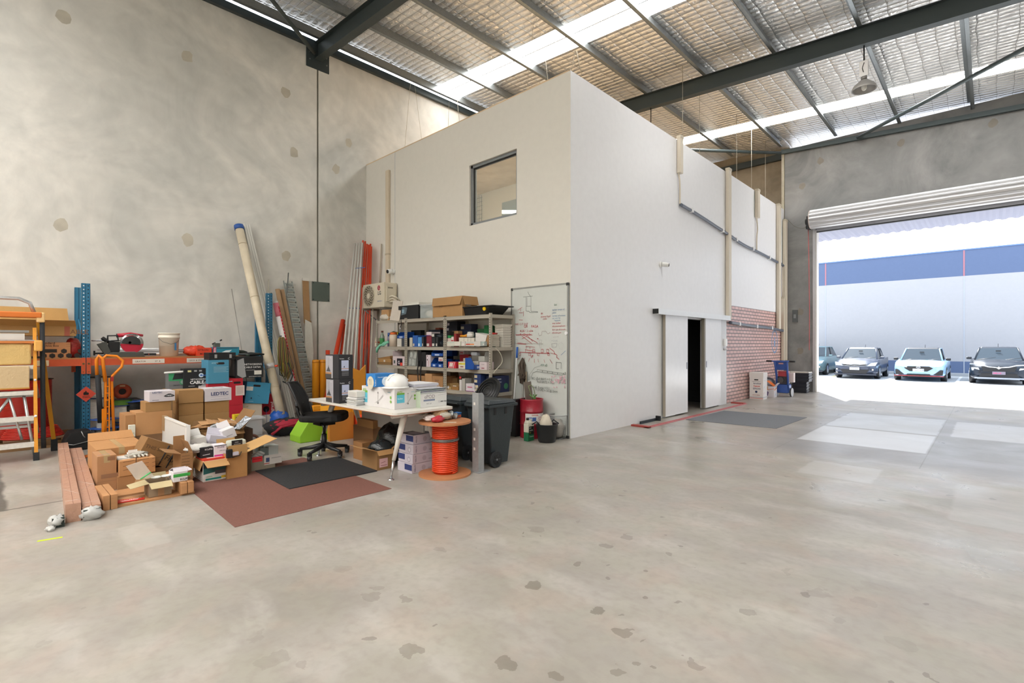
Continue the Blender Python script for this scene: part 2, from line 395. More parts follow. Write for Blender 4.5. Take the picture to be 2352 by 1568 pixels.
for i, (a, c) in enumerate(((-6.6, -5.0), (-3.5, -1.5), (8.2, 9.02), (15.35, 15.97))):  # first two strips are out of view, added to brighten the hall
    sb = MB(); roofquad(sb, a-.1, c+.1, SKYM, dz=.051, th=.02); o = struct(sb, 'window_%d' % (i+2))
    q = MB(); roofquad(q, (a+c)/2-.012, (a+c)/2+.012, M('#8D9090', .5), dz=.03, th=.02); q.build('sheet_lap', o)
# purlins: galvanised Z sections running with the length of the building
PURX = [-10.45, -9.25, -7.8, -6.32, -4.83, -3.34, -1.84, -.36, 1.13, 2.6, 4.1, 5.6]
pn = ['against the left concrete wall', 'second from the left wall', 'over the whiteboard side of the white office', 'over the middle of the white office', 'over the tall corner of the white office',
      'just right of the white office', 'passing the hanging bell lamp', 'rightmost one that crosses the roller door end'] + ['beyond the right edge of the roof seen']*4
for i, x in enumerate(PURX):
    z = roofz(x)-.02; p = MB()
    p.box((x-.006, -7, z-.20), (x+.006, 17.36, z), GALV); p.box((x, -7, z-.20), (x+.07, 17.36, z-.188), GALV); p.box((x-.07, -7, z-.012), (x, 17.36, z), GALV); p.box((x+.064, -7, z-.19), (x+.07, 17.36, z-.17), GALV)
    o = p.build('roof_purlin'); tag(o, 'galvanised steel roof purlin '+pn[i], 'beam', 'galvanised purlins under the foil roof')
# rafters
def rafter(y, label, x1=6.9, x0=XW+.02):
    r = thing('steel_rafter', label, 'beam', (x0, y, 0)); d = .34; fw = .085
    def zz(x): return roofz(x)-.225
    for nm, (a, c, h0, h1) in dict(web=(-.005, .005, -d, 0), bottom_flange=(-fw, fw, -d-.012, -d), top_flange=(-fw, fw, 0, .012)).items():
        p = MB(); L0 = [Vector((0, a, zz(x0)+h0)), Vector((x1-x0, a, zz(x1)+h0)), Vector((x1-x0, c, zz(x1)+h0)), Vector((0, c, zz(x0)+h0))]
        p.hull8(L0, [q+Vector((0, 0, h1-h0)) for q in L0], STEEL); p.build(nm, r)
    if x0 < -10:
        p = MB(); p.box((-.017, -.26, zz(x0)-d-.22), (.0, .25, zz(x0)+.05), STEEL); p.build('fixing_plate', r)
        for yy in (-.19, .19):
            for z_ in (.16, .32): p = MB(); p.cyl((0, yy, zz(x0)-d-.22+z_), (.02, yy, zz(x0)-d-.22+z_), .014, GALV, 6); p.build('bolt', r)
    return r
r1 = rafter(5.035, 'dark grey steel rafter bolted to the left wall above the panel joint')
r2 = rafter(11.59, 'dark grey steel rafter crossing above the white office and the hall')
rafter(-1.6, 'dark grey steel rafter behind the viewer')
# wall angle along the left wall top, eave beams on the rear wall
p = MB(); p.box((XW, -7, 7.86), (XW+.09, 4.77, 8.0), STEEL); p.box((XW, 5.30, 7.86), (XW+.09, 18.2, 8.0), STEEL); o = p.build('wall_angle'); tag(o, 'dark steel angle running along the top of the left wall', 'beam')
p = MB(); L0 = [Vector((XB-.1, YR-.1, roofz(XB)-.46)), Vector((7, YR-.1, roofz(7)-.46)), Vector((7, YR, roofz(7)-.46)), Vector((XB-.1, YR, roofz(XB)-.46))]
p.hull8(L0, [q+Vector((0, 0, .12)) for q in L0], M('#4A5557', .5, .2)); o = p.build('eave_beam'); tag(o, 'dark steel beam along the top of the roller door wall', 'beam')
p = MB(); p.box((XW, 18.08, 7.52), (XB-.12, 18.2, 7.72), STEEL); o = p.build('eave_beam'); tag(o, 'dark steel beam over the brown recess behind the office', 'beam')
def brace(a, b_, label):
    p = MB(); a = Vector(a); b_ = Vector(b_); p.tube([a, b_], .05, M('#566265', .45, .3), 4); o = p.build('roof_brace'); tag(o, label, 'beam')
_a = PY(1970, 316, YR-.15); _b = PY(2352, 112, 13.56); brace(_a, _b+(_b-_a)*.35, 'grey diagonal roof brace running from the rear corner towards upper right')
brace((-4.75, YR-.2, 7.42), (-10.5, 11.8, 7.72), 'pale grey diagonal brace passing just over the white office')
brace((XW+.12, 4.9, 7.7), (-5.2, -1.4, 7.62), 'dark diagonal brace meeting the rafter at the left wall')
# ================= the white office box =================
WHT = M('#DAD7CF', .62, 0, 'plain', 'white_wall_paint'); WHS = M('#E6E6E8', .38, 0, 'plain', 'white_wall_paint_doorlit')  # one paint in two copies; cool door light put into the side's colour
wx0, wx1, wz0, wz1 = -7.0, -5.80, 3.64, 4.755
w = MB()
for a, c, z0, z1 in ((XW, wx0, 0, HB), (wx1, XB-.121, 0, HB), (wx0, wx1, 0, wz0), (wx0, wx1, wz1, HB)): w.box((a, YB, z0), (c, YB+.12, z1), WHT)
w.box((XB-.121, YB, 0), (XB+.001, YB+.0005, HB), WHT); w.box((-9.455, YB-.004, 0), (-9.44, YB, HB), M('#C2C3C4', .5)); struct(w, 'wall_office_front')
def brick_mat():
    m, t, b = new_mat('glossy_red_brick'); L = t.links.new
    o = nd(t, 'ShaderNodeTexCoord'); mp = nd(t, 'ShaderNodeMapping'); L(o.outputs['Object'], mp.inputs[0]); mp.inputs['Rotation'].default_value = (R_(0), R_(0), 0)
    sx = nd(t, 'ShaderNodeSeparateXYZ'); L(o.outputs['Object'], sx.inputs[0]); cb = nd(t, 'ShaderNodeCombineXYZ'); L(sx.outputs['Y'], cb.inputs[0]); L(sx.outputs['Z'], cb.inputs[1])
    br = nd(t, 'ShaderNodeTexBrick', i_Scale=1.0); br.inputs['Brick Width'].default_value = .23; br.inputs['Row Height'].default_value = .086; br.inputs['Mortar Size'].default_value = .011
    br.inputs['Color1'].default_value = (*hexc('#DDB6B0'), 1); br.inputs['Color2'].default_value = (*hexc('#D0A8A2'), 1); br.inputs['Mortar'].default_value = (*hexc('#6A605C'), 1)
    L(cb.outputs[0], br.inputs['Vector']); L(br.outputs['Color'], b.inputs['Base Color']); b.inputs['Roughness'].default_value = .3
    bp = nd(t, 'ShaderNodeBump', i_Strength=.5, i_Distance=.006, invert=True); L(br.outputs['Fac'], bp.inputs['Height']); L(bp.outputs[0], b.inputs['Normal'])
    return m
DY0, DY1, DZ = 9.75, 11.25, 1.99
YE = 17.22
w = MB()
w.box((XB-.12, YB+.0005, 0), (XB+.001, DY0, HB), WHS); w.box((XB-.12, DY0, DZ), (XB, DY1, HB), WHS); w.box((XB-.12, DY1, 0), (XB, 12.5, HB), WHS); w.box((XB-.12, 12.5, 2.41), (XB, YE, HB), WHS)
for y in (12.46,): w.box((XB, y-.008, 0), (XB+.004, y, HB), M('#B9B9B9', .5))
struct(w, 'wall_office_side')
w = MB(); w.box((XB-.12, 12.5, 0), (XB-.012, YE, 2.41), brick_mat()); struct(w, 'wall_brick')
w = MB(); w.box((XW, YB, HB), (XB-.03, YE, HB+.02), M('#D9BE9A', .8, 0, 'wood')); w.box((XW, YB+.12, 3.0), (XB-.12, YE, 3.2), M('#C9C4BA', .8)); w.box((XB-.12, YE-.1, 0), (XW, YE, HB), M('#C9C4BA', .8)); struct(w, 'ceiling_office')
# interior seen through the upper window and the door
w = MB(); w.box((XW+.02, 9.6, 3.2), (XB-.12, 9.7, HB), M('#D2CDBE', .8)); w.box((XW, YB+.12, 3.2), (XW+.02, 9.6, HB), M('#C9C4B2', .8)); struct(w, 'wall_office_inner')
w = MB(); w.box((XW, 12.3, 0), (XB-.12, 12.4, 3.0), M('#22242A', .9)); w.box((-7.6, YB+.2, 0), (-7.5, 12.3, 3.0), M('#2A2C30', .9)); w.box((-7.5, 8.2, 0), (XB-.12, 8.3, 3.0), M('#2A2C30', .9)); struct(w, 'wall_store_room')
w = MB()
DF = M('#8D9296', .4, .6); BL = M('#17181A', .5)
for a, c, z0, z1 in ((wx0, wx0+.05, wz0, wz1), (wx1-.05, wx1, wz0, wz1), (wx0, wx1, wz0, wz0+.05), (wx0, wx1, wz1-.05, wz1)): w.box((a, YB+.04, z0), (c, YB+.14, z1), DF)
for a, c, z0, z1 in ((wx0+.05, wx0+.065, wz0+.05, wz1-.05), (wx0+.05, wx1-.05, wz1-.068, wz1-.05)): w.box((a, YB+.07, z0), (c, YB+.11, z1), BL)
wf = struct(w, 'window_1')
w = MB(); w.box((wx0+.05, YB+.085, wz0+.05), (wx1-.05, YB+.091, wz1-.05), glassm('#DFE6E2', .02, .18, 'window_glass')); w.build('pane', wf)
p = MB(); LT = bpy.data.materials.new('glow_strip'); LT.use_nodes = True; LT.node_tree.nodes['Principled BSDF'].inputs['Emission Color'].default_value = (1, .93, .8, 1); LT.node_tree.nodes['Principled BSDF'].inputs['Emission Strength'].default_value = 14.0
p.box((-9.8, 6.7, HB-.12), (-5.3, 6.95, HB-.06), LT); o = p.build('office_fill_lamp'); tag(o, 'unseen lamp strip added on the office ceiling to light the room behind the upper window', 'lamp')  # out of view, added to brighten the room behind the window
p = MB(); 
for k in range(4): p.box((-10.58+.1*k, 9.57, 3.3), (-10.574+.1*k, 9.58, 5.6), M('#3E4A48'))
for k in range(20): p.box((-10.6, 9.57, 3.35+.115*k), (-10.25, 9.58, 3.356+.115*k), M('#3E4A48'))
o = p.build('wall_chart'); tag(o, 'dark grid drawn on the wall inside the upper office window', 'chart')
p = MB(); p.box((-9.45, 9.54, 3.9), (-8.2, 9.6, 5.22), M('#7E8C90', .4)); p.prism([(-9.44, 9.535, 4.93), (-8.9, 9.535, 4.84), (-8.9, 9.535, 4.92), (-9.44, 9.535, 5.02)], (0, .005, 0), LT); o = p.build('inner_window'); tag(o, 'grey inner window with a glowing strip standing in for a lamp reflection', 'window')  # glowing strip on the pane paints in a lamp reflection
# sliding doors
d = MB(); d.box((XB+.03, 9.16, .03), (XB+.075, 10.17, 2.03), M('#F0F1F4', .2)); d.box((XB+.03, 9.15, .03), (XB+.08, 9.17, 2.03), M('#A49C8E', .5)); o = struct(d, 'door_1')
q = MB(); q.box((XB+.078, 10.11, .93), (XB+.083, 10.135, 1.07), M('#6E7580', .3, .8)); q.build('pull_handle', o)
d = MB(); d.box((XB+.03, 11.07, .03), (XB+.075, 11.95, 2.03), M('#F0F1F4', .2)); d.box((XB+.02, 11.0, .03), (XB+.08, 11.07, 2.03), M('#8D867A', .5)); o = struct(d, 'door_2')
q = MB(); q.box((XB+.078, 11.11, .93), (XB+.083, 11.135, 1.07), M('#6E7580', .3, .8)); q.build('pull_handle', o)
d = MB(); d.box((XB, 11.95, 0), (XB+.02, 12.42, 2.03), M('#DADBDD', .4)); struct(d, 'trim_1')
d = MB(); d.box((XB+.002, 8.80, 2.02), (XB+.13, 12.42, 2.13), M('#E8EAEC', .3, .1)); o = struct(d, 'trim_2')
q = MB(); q.box((XB+.01, 8.785, 2.03), (XB+.12, 8.80, 2.12), BL); q.build('end_cap', o, label='black end cap')
# red painted guide strip on the floor in front of the sliding doors
RED = M('#A8433C', .5, 0, 'dirty'); g = thing('floor_guide', 'worn red steel guide strip on the floor before the sliding doors', 'rail', (XB, 7.9, 0))
q = MB(); q.box((.31, 0, .0), (.40, 4.85, .012), M('#C4767A', .5, 0, 'dirty')); q.box((.345, 0, .012), (.365, 4.85, .016), RED); q.build('long_strip', g)
q = MB(); q.box((.06, 0, .0), (.40, .09, .03), RED); q.build('near_end', g); q = MB(); q.box((.06, 4.72, .0), (.36, 4.85, .03), RED); q.build('far_end', g)
g = thing('door_floor_bracket', 'black steel bracket on the floor left of the sliding doors', 'bracket', (XB+.06, 8.2, 0))
q = MB(); q.box((0, 0, .0), (.025, .62, .05), M('#3A4044', .4, .6)); q.build('channel', g); q = MB(); q.box((0, .6, 0), (.09, .64, .09), BL); q.build('end_plate', g)
# door control box, exit sensor
g = thing('door_keypad', 'small white key box on the door jamb left of the brick wall', 'box', (XB+.02, 12.3, 1.42)); q = MB(); q.box((0, -.06, -.02), (.06, .06, .16), M('#F2F2F2', .4)); q.build('cover', g, bevel=.01); q = MB(); q.lathe([(.0, 0), (.035, 0), (.035, .05), (0, .05)], (.03, 0, -.12), M('#D8D8DA', .4)); q.build('knob', g)
# ---- ducts, conduits on the office ----
CRM = M('#CFC5B4', .45, 0, 'plain', 'cream_duct_plastic')
def duct(y, z0, z1, w_, label, x=XB, d_=.09, group='cream ducts on the office side'):
    t_ = thing('cable_duct', label, 'duct', (x+.006, y, z0), 0, group)
    q = MB(); q.box((0, -w_/2, 0), (d_, w_/2, z1-z0), CRM); q.build('cover', t_, bevel=.015)
    q = MB(); q.box((0, -w_/2-.004, z1-z0-.06), (d_+.004, w_/2+.004, z1-z0), M('#BDB39F', .5)); q.build('end_collar', t_)
    return t_
duct(9.86, 4.95, 5.72, .13, 'short cream duct nearest the office corner, high on the side')
duct(12.5, 2.04, 5.72, .17, 'tall cream duct standing over the right end of the door rail')
duct(14.6, 4.9, 5.68, .17, 'short cream duct high up between the two tall ducts')
duct(16.5, 1.9, 5.66, .2, 'tall cream duct ending low on the brick wall')
duct(17.12, .95, 5.3, .2, 'tall cream duct in the corner beside the roller door wall', x=XB+.01)
duct(16.93, .95, 2.9, .07, 'thin cream duct left of the corner duct', x=XB)
def hose(pts, r, m, name, label, cat='pipe', clips=()):
    pts = [Vector(p_) for p_ in pts]
    for _ in range(2 if len(pts) > 2 else 0): pts = [pts[0]]+[x_ for a_, b_ in zip(pts, pts[1:]) for x_ in (a_*.75+b_*.25, a_*.25+b_*.75)]+[pts[-1]]
    t_ = thing(name, label, cat, pts[0]); o_ = Vector(pts[0]); q = MB(); q.tube([Vector(p_)-o_ for p_ in pts], r, m, 8); q.build('hose', t_)
    for c in clips: q = MB(); c = Vector(c)-o_; q.box((c.x-.03, c.y-.04, c.z-.045), (c.x+.05, c.y+.04, c.z+.045), M('#E4E4E4', .4)); q.build('clip', t_)
    return t_
CON = M('#5B6270', .4)
hose([(XB+.05, 9.9, 4.32), (XB+.05, 10.6, 4.28), (XB+.05, 11.5, 4.2), (XB+.05, 12.4, 4.12)], .035, CON, 'black_conduit', 'grey conduit on clips left of the tall middle duct', clips=[(XB+.04, 10.4, 4.3), (XB+.04, 12.1, 4.15)])
hose([(XB+.05, 12.6, 4.1), (XB+.05, 13.5, 4.0), (XB+.05, 14.6, 3.98), (XB+.05, 16.38, 3.9)], .035, CON, 'black_conduit', 'grey conduit between the two tall ducts high on the wall', clips=[(XB+.04, 13.0, 4.07), (XB+.04, 14.2, 4.0), (XB+.04, 15.6, 3.94)])
hose([(XB+.05, 16.62, 3.9), (XB+.05, 16.95, 3.86)], .035, CON, 'black_conduit', 'short end of conduit right of the last tall duct')
hose([(XB+.05, 12.6, 1.98), (XB+.05, 14, 1.93), (XB+.05, 15.6, 1.92), (XB+.05, 16.9, 1.86)], .04, CON, 'black_conduit', 'grey conduit crossing the brick wall', clips=[(XB+.04, 13.2, 1.96), (XB+.04, 14.5, 1.93), (XB+.04, 15.8, 1.92)])
hose([(XB+.03, 9.84, 4.95), (XB+.05, 9.85, 4.8), (XB+.03, 9.9, 4.62), (XB+.03, 9.9, 4.34)], .018, CRM, 'drain_pipe', 'thin cream pipe dropping from the short duct nearest the corner')
hose([(XB+.03, 14.6, 4.9), (XB+.05, 14.62, 4.6), (XB+.03, 14.6, 4.4), (XB+.03, 14.6, 4.02)], .018, CRM, 'drain_pipe', 'thin cream pipe dropping from the short duct between tall ducts')
hose([(XB+.03, 16.95, 3.86), (XB+.03, 16.95, 2.9)], .015, CRM, 'drain_pipe', 'thin cream pipe beside the last tall duct')
c_ = PX(1779, 784, XB-.012); T = frame((XB-.011, c_.y, c_.z), (0, 1, 0), (0, 0, 1)); q = MB(); BR = M('#7E9CC0', .5, 0, 'dirty')
decal(q, T, [('l', [(.27*math.cos(a*math.pi/14), .33*math.sin(a*math.pi/14)) for a in range(29)], .05, BR), ('d', 0, .09, .05, BR), ('p', [(-.05, -.16), (.05, -.16), (.07, .03), (-.07, .03)], BR)]); o = q.build('wall_emblem'); tag(o, 'faded blue ring emblem painted on the brick wall', 'emblem')
# camera dome on the side, sensor on the front
g = thing('security_camera', 'white security camera on the office side above the sliding doors', 'camera', PX(1517, 607, XB+.0)); q = MB(); q.cyl((0, 0, 0), (.03, 0, 0), .055, M('#E8E8E6', .4)); q.build('base', g); q = MB(); q.tube([(.03, 0, 0), (.08, .03, -.01), (.14, .06, -.02)], [.045, .045, .04], M('#E8E8E6', .4), 16); q.build('body', g); q = MB(); q.cyl((.138, .058, -.02), (.15, .065, -.021), .03, BL); q.build('lens', g, label='black lens')
g = thing('security_camera', 'round white security camera with black lens above the air conditioner', 'camera', PY(905, 623, YB)); q = MB(); q.cyl((0, 0, 0), (0, -.05, 0), .06, M('#E8E8E6', .4)); q.build('base', g); q = MB(); q.tube([(0, -.04, 0), (-.0, -.16, -.02)], .05, M('#F0F0EE', .3), 16); q.build('body', g); q = MB(); q.cyl((0, -.155, -.02), (0, -.17, -.022), .04, BL); q.build('lens', g, label='black lens')
# cream duct on the front above the air conditioner
g = thing('cable_duct', 'cream duct rising above the air conditioner on the office front', 'duct', (-9.68, YB, 2.8)); q = MB(); q.box((-.06, -.06, 0), (.06, 0, 2.5), M('#CFC2AC', .5)); q.build('cover', g, bevel=.012); q = MB(); q.box((-.064, -.064, .62), (.064, 0, .66), M('#B8AB95', .5)); q.build('joint_band', g)
# air conditioner on brackets
def aircon():
    g = thing('air_conditioner', 'cream outdoor air conditioner unit on wall brackets beside the shelving', 'air conditioner', (-9.33, 5.86, 2.24))
    C = M('#D5CCB8', .5); q = MB(); q.box((-.86, 0, 0), (0, .33, .53), C); q.build('casing', g, bevel=.015)
    q = MB(); T = frame((-.86, 0, 0), (1, 0, 0), (0, 0, 1))
    q.torus((-.6, -.005, .27), .225, .012, M('#C8BEA8', .5), Matrix.Rotation(R_(90), 3, 'X'))
    for k in range(14): a = k*math.pi/7; q.tube([(-.6+.06*math.cos(a), -.012, .27+.06*math.sin(a)), (-.6+.15*math.cos(a+.3), -.014, .27+.15*math.sin(a+.3)), (-.6+.22*math.cos(a+.75), -.012, .27+.22*math.sin(a+.75))], .006, M('#CFC5B0', .5), 4)
    for r_ in (.1, .15, .19): q.torus((-.6, -.012, .27), r_, .004, M('#CFC5B0', .5), Matrix.Rotation(R_(90), 3, 'X'), k=4)
    q.cyl((-.6, -.002, .27), (-.6, -.02, .27), .06, M('#E4DCC8', .5)); q.build('grille', g)
    q = MB(); q.cyl((-.6, 0, .27), (-.6, -.003, .27), .222, M('#5E5648', .6), 24); q.build('fan_shadow_ring', g, label='dark disc for the shade in the fan opening')  # flat dark disc; shade behind the grille put into its colour
    q = MB(); decal(q, T, [('d', .66, .42, .055, '#A63A46'), ('l', [(.66, .45), (.66, .40), (.685, .40)], .008, '#E8D8D0'), ('t', .615, .27, .11, 'LG', '#4C4A48', 0, .03), ('t', .60, .12, .035, 'INVERTER V', '#3C5C98')]); q.build('logo', g)
    q = MB(); q.box((-.0, .05, .12), (.03, .28, .48), C); q.box((0, .08, .40), (.035, .2, .43), M('#8E8676')); q.build('valve_cover', g)
    q = MB()
    for z in (.1, .16, .22): q.tube([(.03, .12, z), (.1, .14, z+.02), (.14, .25, z-.03), (.12, .34, z-.1)], .016, M('#D8D0C0', .6), 6)
    q.build('refrigerant_pipe', g)
    for x in (-.78, -.1): q = MB(); q.box((x, -.06, -.035), (x+.04, .35, -.0), M('#8C857A', .5, .3)); q.box((x, .31, -.3), (x+.04, .35, -.035), M('#8C857A', .5, .3)); q.tube([(x+.02, -.02, -.03), (x+.02, .33, -.28)], .012, GALV, 4); q.build('bracket', g)
aircon()
# suspension wires holding the office ceiling
for i, (u, v, ub, vb, Y) in enumerate(((943, 185, 928, 340, 6.5), (952, 190, 971, 318, 6.5), (1032, 230, 1028, 290, 6.6), (1050, 230, 1058, 275, 6.6), (1225, 55, 1207, 205, 6.6), (1253, 140, 1263, 180, 6.7), (1321, 116, 1312, 160, 6.3), (1324, 116, 1336, 175, 6.35))):
    a = PY(u, v, Y+.3); b_ = PY(ub, vb, Y); a.z = min(a.z, roofz(a.x)-.02)
    b_.z = min(b_.z, HB+.01) if b_.x < XB else b_.z
    q = MB(); q.tube([a, b_], .004, M('#B9B09A', .4, .5), 4); o = q.build('hanging_wire')
    tag(o, 'thin steel hanging wire '+['at far left of the office top', 'second from left of the office top', 'near the start of the skylight', 'beside the wire near the skylight start', 'under the skylight middle', 'short one under the skylight', 'left of the pair at the tall corner', 'right of the pair at the tall corner'][i], 'wire', 'wires over the office roof')
for i, (u, v, vb) in enumerate(((1692, 255, 400), (1726, 300, 425), (1758, 315, 445), (1786, 365, 460), (1568, 292, 316), (1607, 325, 350))):
    a = PX(u, v, XB-.5); b_ = PX(u, vb, XB-.5); b_.z = HB+.02; a.z = roofz(a.x)-.02; b_.x = a.x; b_.y = a.y
    q = MB(); q.tube([a, b_], .006, M('#C9C5BA', .4, .5), 4); o = q.build('hanging_wire'); tag(o, 'thin vertical wire over the office side, '+['leftmost of the long four', 'second of the long four', 'third of the long four', 'rightmost beside the rear wall', 'beside the short cream duct', 'just right of the short cream duct'][i], 'wire', 'vertical wires over the office side')
# lamps
def bell_lamp(loc, label):
    loc = Vector(loc); top = roofz(loc.x)-.225-.352-loc.z
    g = thing('high_bay_lamp', label, 'lamp', loc); q = MB()
    q.lathe([(.03, .0), (.07, -.02), (.10, -.05), (.17, -.11), (.20, -.17), (.205, -.20), (.198, -.2), (.19, -.165), (.16, -.11), (.09, -.055), (.0, -.04)], (0, 0, 0), M('#A7A5A2', .4, .3), 32); q.build('shade', g)
    q = MB(); q.ball((0, 0, -.14), .05, M('#E8E6DE', .2), sz=1.5); q.build('bulb', g)
    q = MB(); q.box((-.07, -.05, .05), (.07, .05, .34), M('#C9C7C4', .4, .3)); q.cyl((0, 0, 0), (0, 0, .05), .05, M('#8E8C8A', .4, .4)); q.build('gear_box', g)
    q = MB(); q.tube([(0, 0, .34), (0, 0, top)], .012, BL, 6); q.tube([(0, -.055, .12), (-.02, -.06, .2), (.01, -.055, .3)], .006, BL, 5); q.build('hanger', g)
bell_lamp((-1.75, 11.59, 6.5), 'grey bell shaped high bay lamp hanging below the right rafter')
bell_lamp((-6.2, 11.59, 6.62), 'grey high bay lamp mostly hidden by the top of the office')
# ---- roller door ----
def corrugated(mb, x0, x1, prof, m):
    for (a, b_) in zip(prof, prof[1:]): mb.face([Vector((x0, a[0], a[1])), Vector((x1, a[0], a[1])), Vector((x1, b_[0], b_[1])), Vector((x0, b_[0], b_[1]))], m)
g = thing('roller_door', 'rolled up steel roller door over the vehicle opening', 'door', (RL-.06, YR-.32, 5.17))
q = MB(); n = 96; prof = []
for i in range(n+1):
    a = 2*math.pi*i/n; r_ = .27+.013*math.sin(i*math.pi/3); prof.append((r_*math.cos(a), r_*math.sin(a)))
corrugated(q, 0, 7.1, prof, M('#C4C5C8', .32, .35)); q.build('curtain_roll', g)
q = MB(); q.cyl((-.02, 0, 0), (0, 0, 0), .27, M('#D8C8C0', .5), 32); q.cyl((7.1, 0, 0), (7.12, 0, 0), .27, M('#D8D4CE', .5), 32); q.build('end_disc', g)
q = MB(); q.box((.1, .2, -.34), (7.1, .26, -.24), M('#9A9BA0', .4, .4)); q.box((.1, .19, -.37), (7.1, .27, -.34), BL); q.build('bottom_rail', g)
q = MB(); q.box((-.10, -.10, -.28), (-.03, .12, .1), BL); q.cyl((-.14, 0, -.05), (-.03, 0, -.05), .09, BL, 12); q.cyl((-.14, .06, -.2), (-.03, .06, -.2), .06, BL, 12); q.build('chain_drive', g, label='black chain drive')
q = MB(); q.tube([(-.07, 0, -.28), (-.04, .0, -2.6), (-.05, .02, -3.9)], .008, M('#C04A48'), 5); q.build('pull_cord', g, label='thin red pull cord')
d = MB(); d.box((RL-.07, YR-.07, 0), (RL, YR, 4.95), M('#B9BABC', .4, .5)); d.box((RL, YR-.05, 0), (RL+.03, YR+.2, RT), M('#D9D6D2', .5)); struct(d, 'trim_3')
hose([(XB+.12, 17.2, 5.3), (XB+.3, 17.3, 5.05), (XB+.55, 17.32, 4.98), (RL-.16, 17.2, 5.05)], .007, M('#6E6A64'), 'thin_cable', 'thin cable sagging from the corner duct to the roller door drive', 'cable')
g = thing('wall_box', 'small dark grey switch box on the wall left of the roller door', 'box', (XB+.28, YR, 2.25)); q = MB(); q.box((-.07, -.07, -.12), (.07, 0, .26), M('#5A5E60', .4)); q.build('cover', g); q = MB(); q.box((-.03, -.085, 0), (.03, -.07, .12), M('#8A8E90', .4)); q.build('switch', g)
# ================= outside =================
GZ = -.17; FY = 34.5
w = MB(); w.hull8([Vector((-40, YR+.2, -.3)), Vector((30, YR+.2, -.3)), Vector((30, 60, -.5)), Vector((-40, 60, -.5))], [Vector((-40, YR+.2, -.005)), Vector((30, YR+.2, -.005)), Vector((30, 28, GZ)), Vector((-40, 28, GZ))], M('#BFC0C2', .8, 0, 'dirty'))
w.box((-40, 28, -.5), (30, 60, GZ), M('#BFC0C2', .8, 0, 'dirty')); struct(w, 'floor_car_park')
w = MB(); BLUE = M('#556688', .7); FW = M('#A6A7AD', .7); k = M('#C07888')
w.box((-40, FY, -.4), (30, FY+.3, .56), BLUE); w.box((-40, FY, .56), (30, FY+.3, 4.93), FW); w.box((-40, FY, 4.93), (30, FY+.3, 6.28), BLUE)
for x in (-7.1, -.98, 5.2, -13.2): w.box((x-.02, FY-.01, -.2), (x+.02, FY, 4.93), M('#A8AFBC', .7)); w.box((x-.03, FY-.012, 4.93), (x+.03, FY, 6.28), M('#A8707C', .7))
w.box((-40, FY-.03, 6.24), (30, FY+.3, 6.3), M('#5E7CAC', .6)); struct(w, 'wall_opposite')
w = MB(); w.box((-40, FY-.9, GZ), (30, FY-.02, GZ+.14), M('#9FA2A6', .8)); struct(w, 'baseboard_kerb')
w = MB()
for x, c in ((-5.75, '#D8C060'), (-3.42, '#E6E8EA'), (-1.05, '#E6E8EA'), (1.4, '#E6E8EA')): w.box((x-.05, 27.6, GZ), (x+.05, 33.4, GZ+.004), M(c, .7))
struct(w, 'trim_bay_lines')
# awning sheet over the door
g = thing('awning', 'pale corrugated awning outside above the roller door opening', 'awning', (-4.4, YR+.215, 4.93))
q = MB(); n = 190; x0, x1 = 0, 12.4; prof = [(x0+(x1-x0)*i/n, .03*(1 if (i % 4) in (1, 2) else 0)) for i in range(n+1)]
for (a, za), (b_, zb) in zip(prof, prof[1:]): q.face([(a, 0, za), (b_, 0, zb), (b_, 1.95, zb-.02), (a, 1.95, za-.02)], M('#85889A', .6))
q.build('roof_sheet', g, solid=.004)
q = MB(); q.box((0, 1.9, .03), (12.4, 1.96, .14), M('#C9CDD4', .5)); q.build('front_gutter', g)
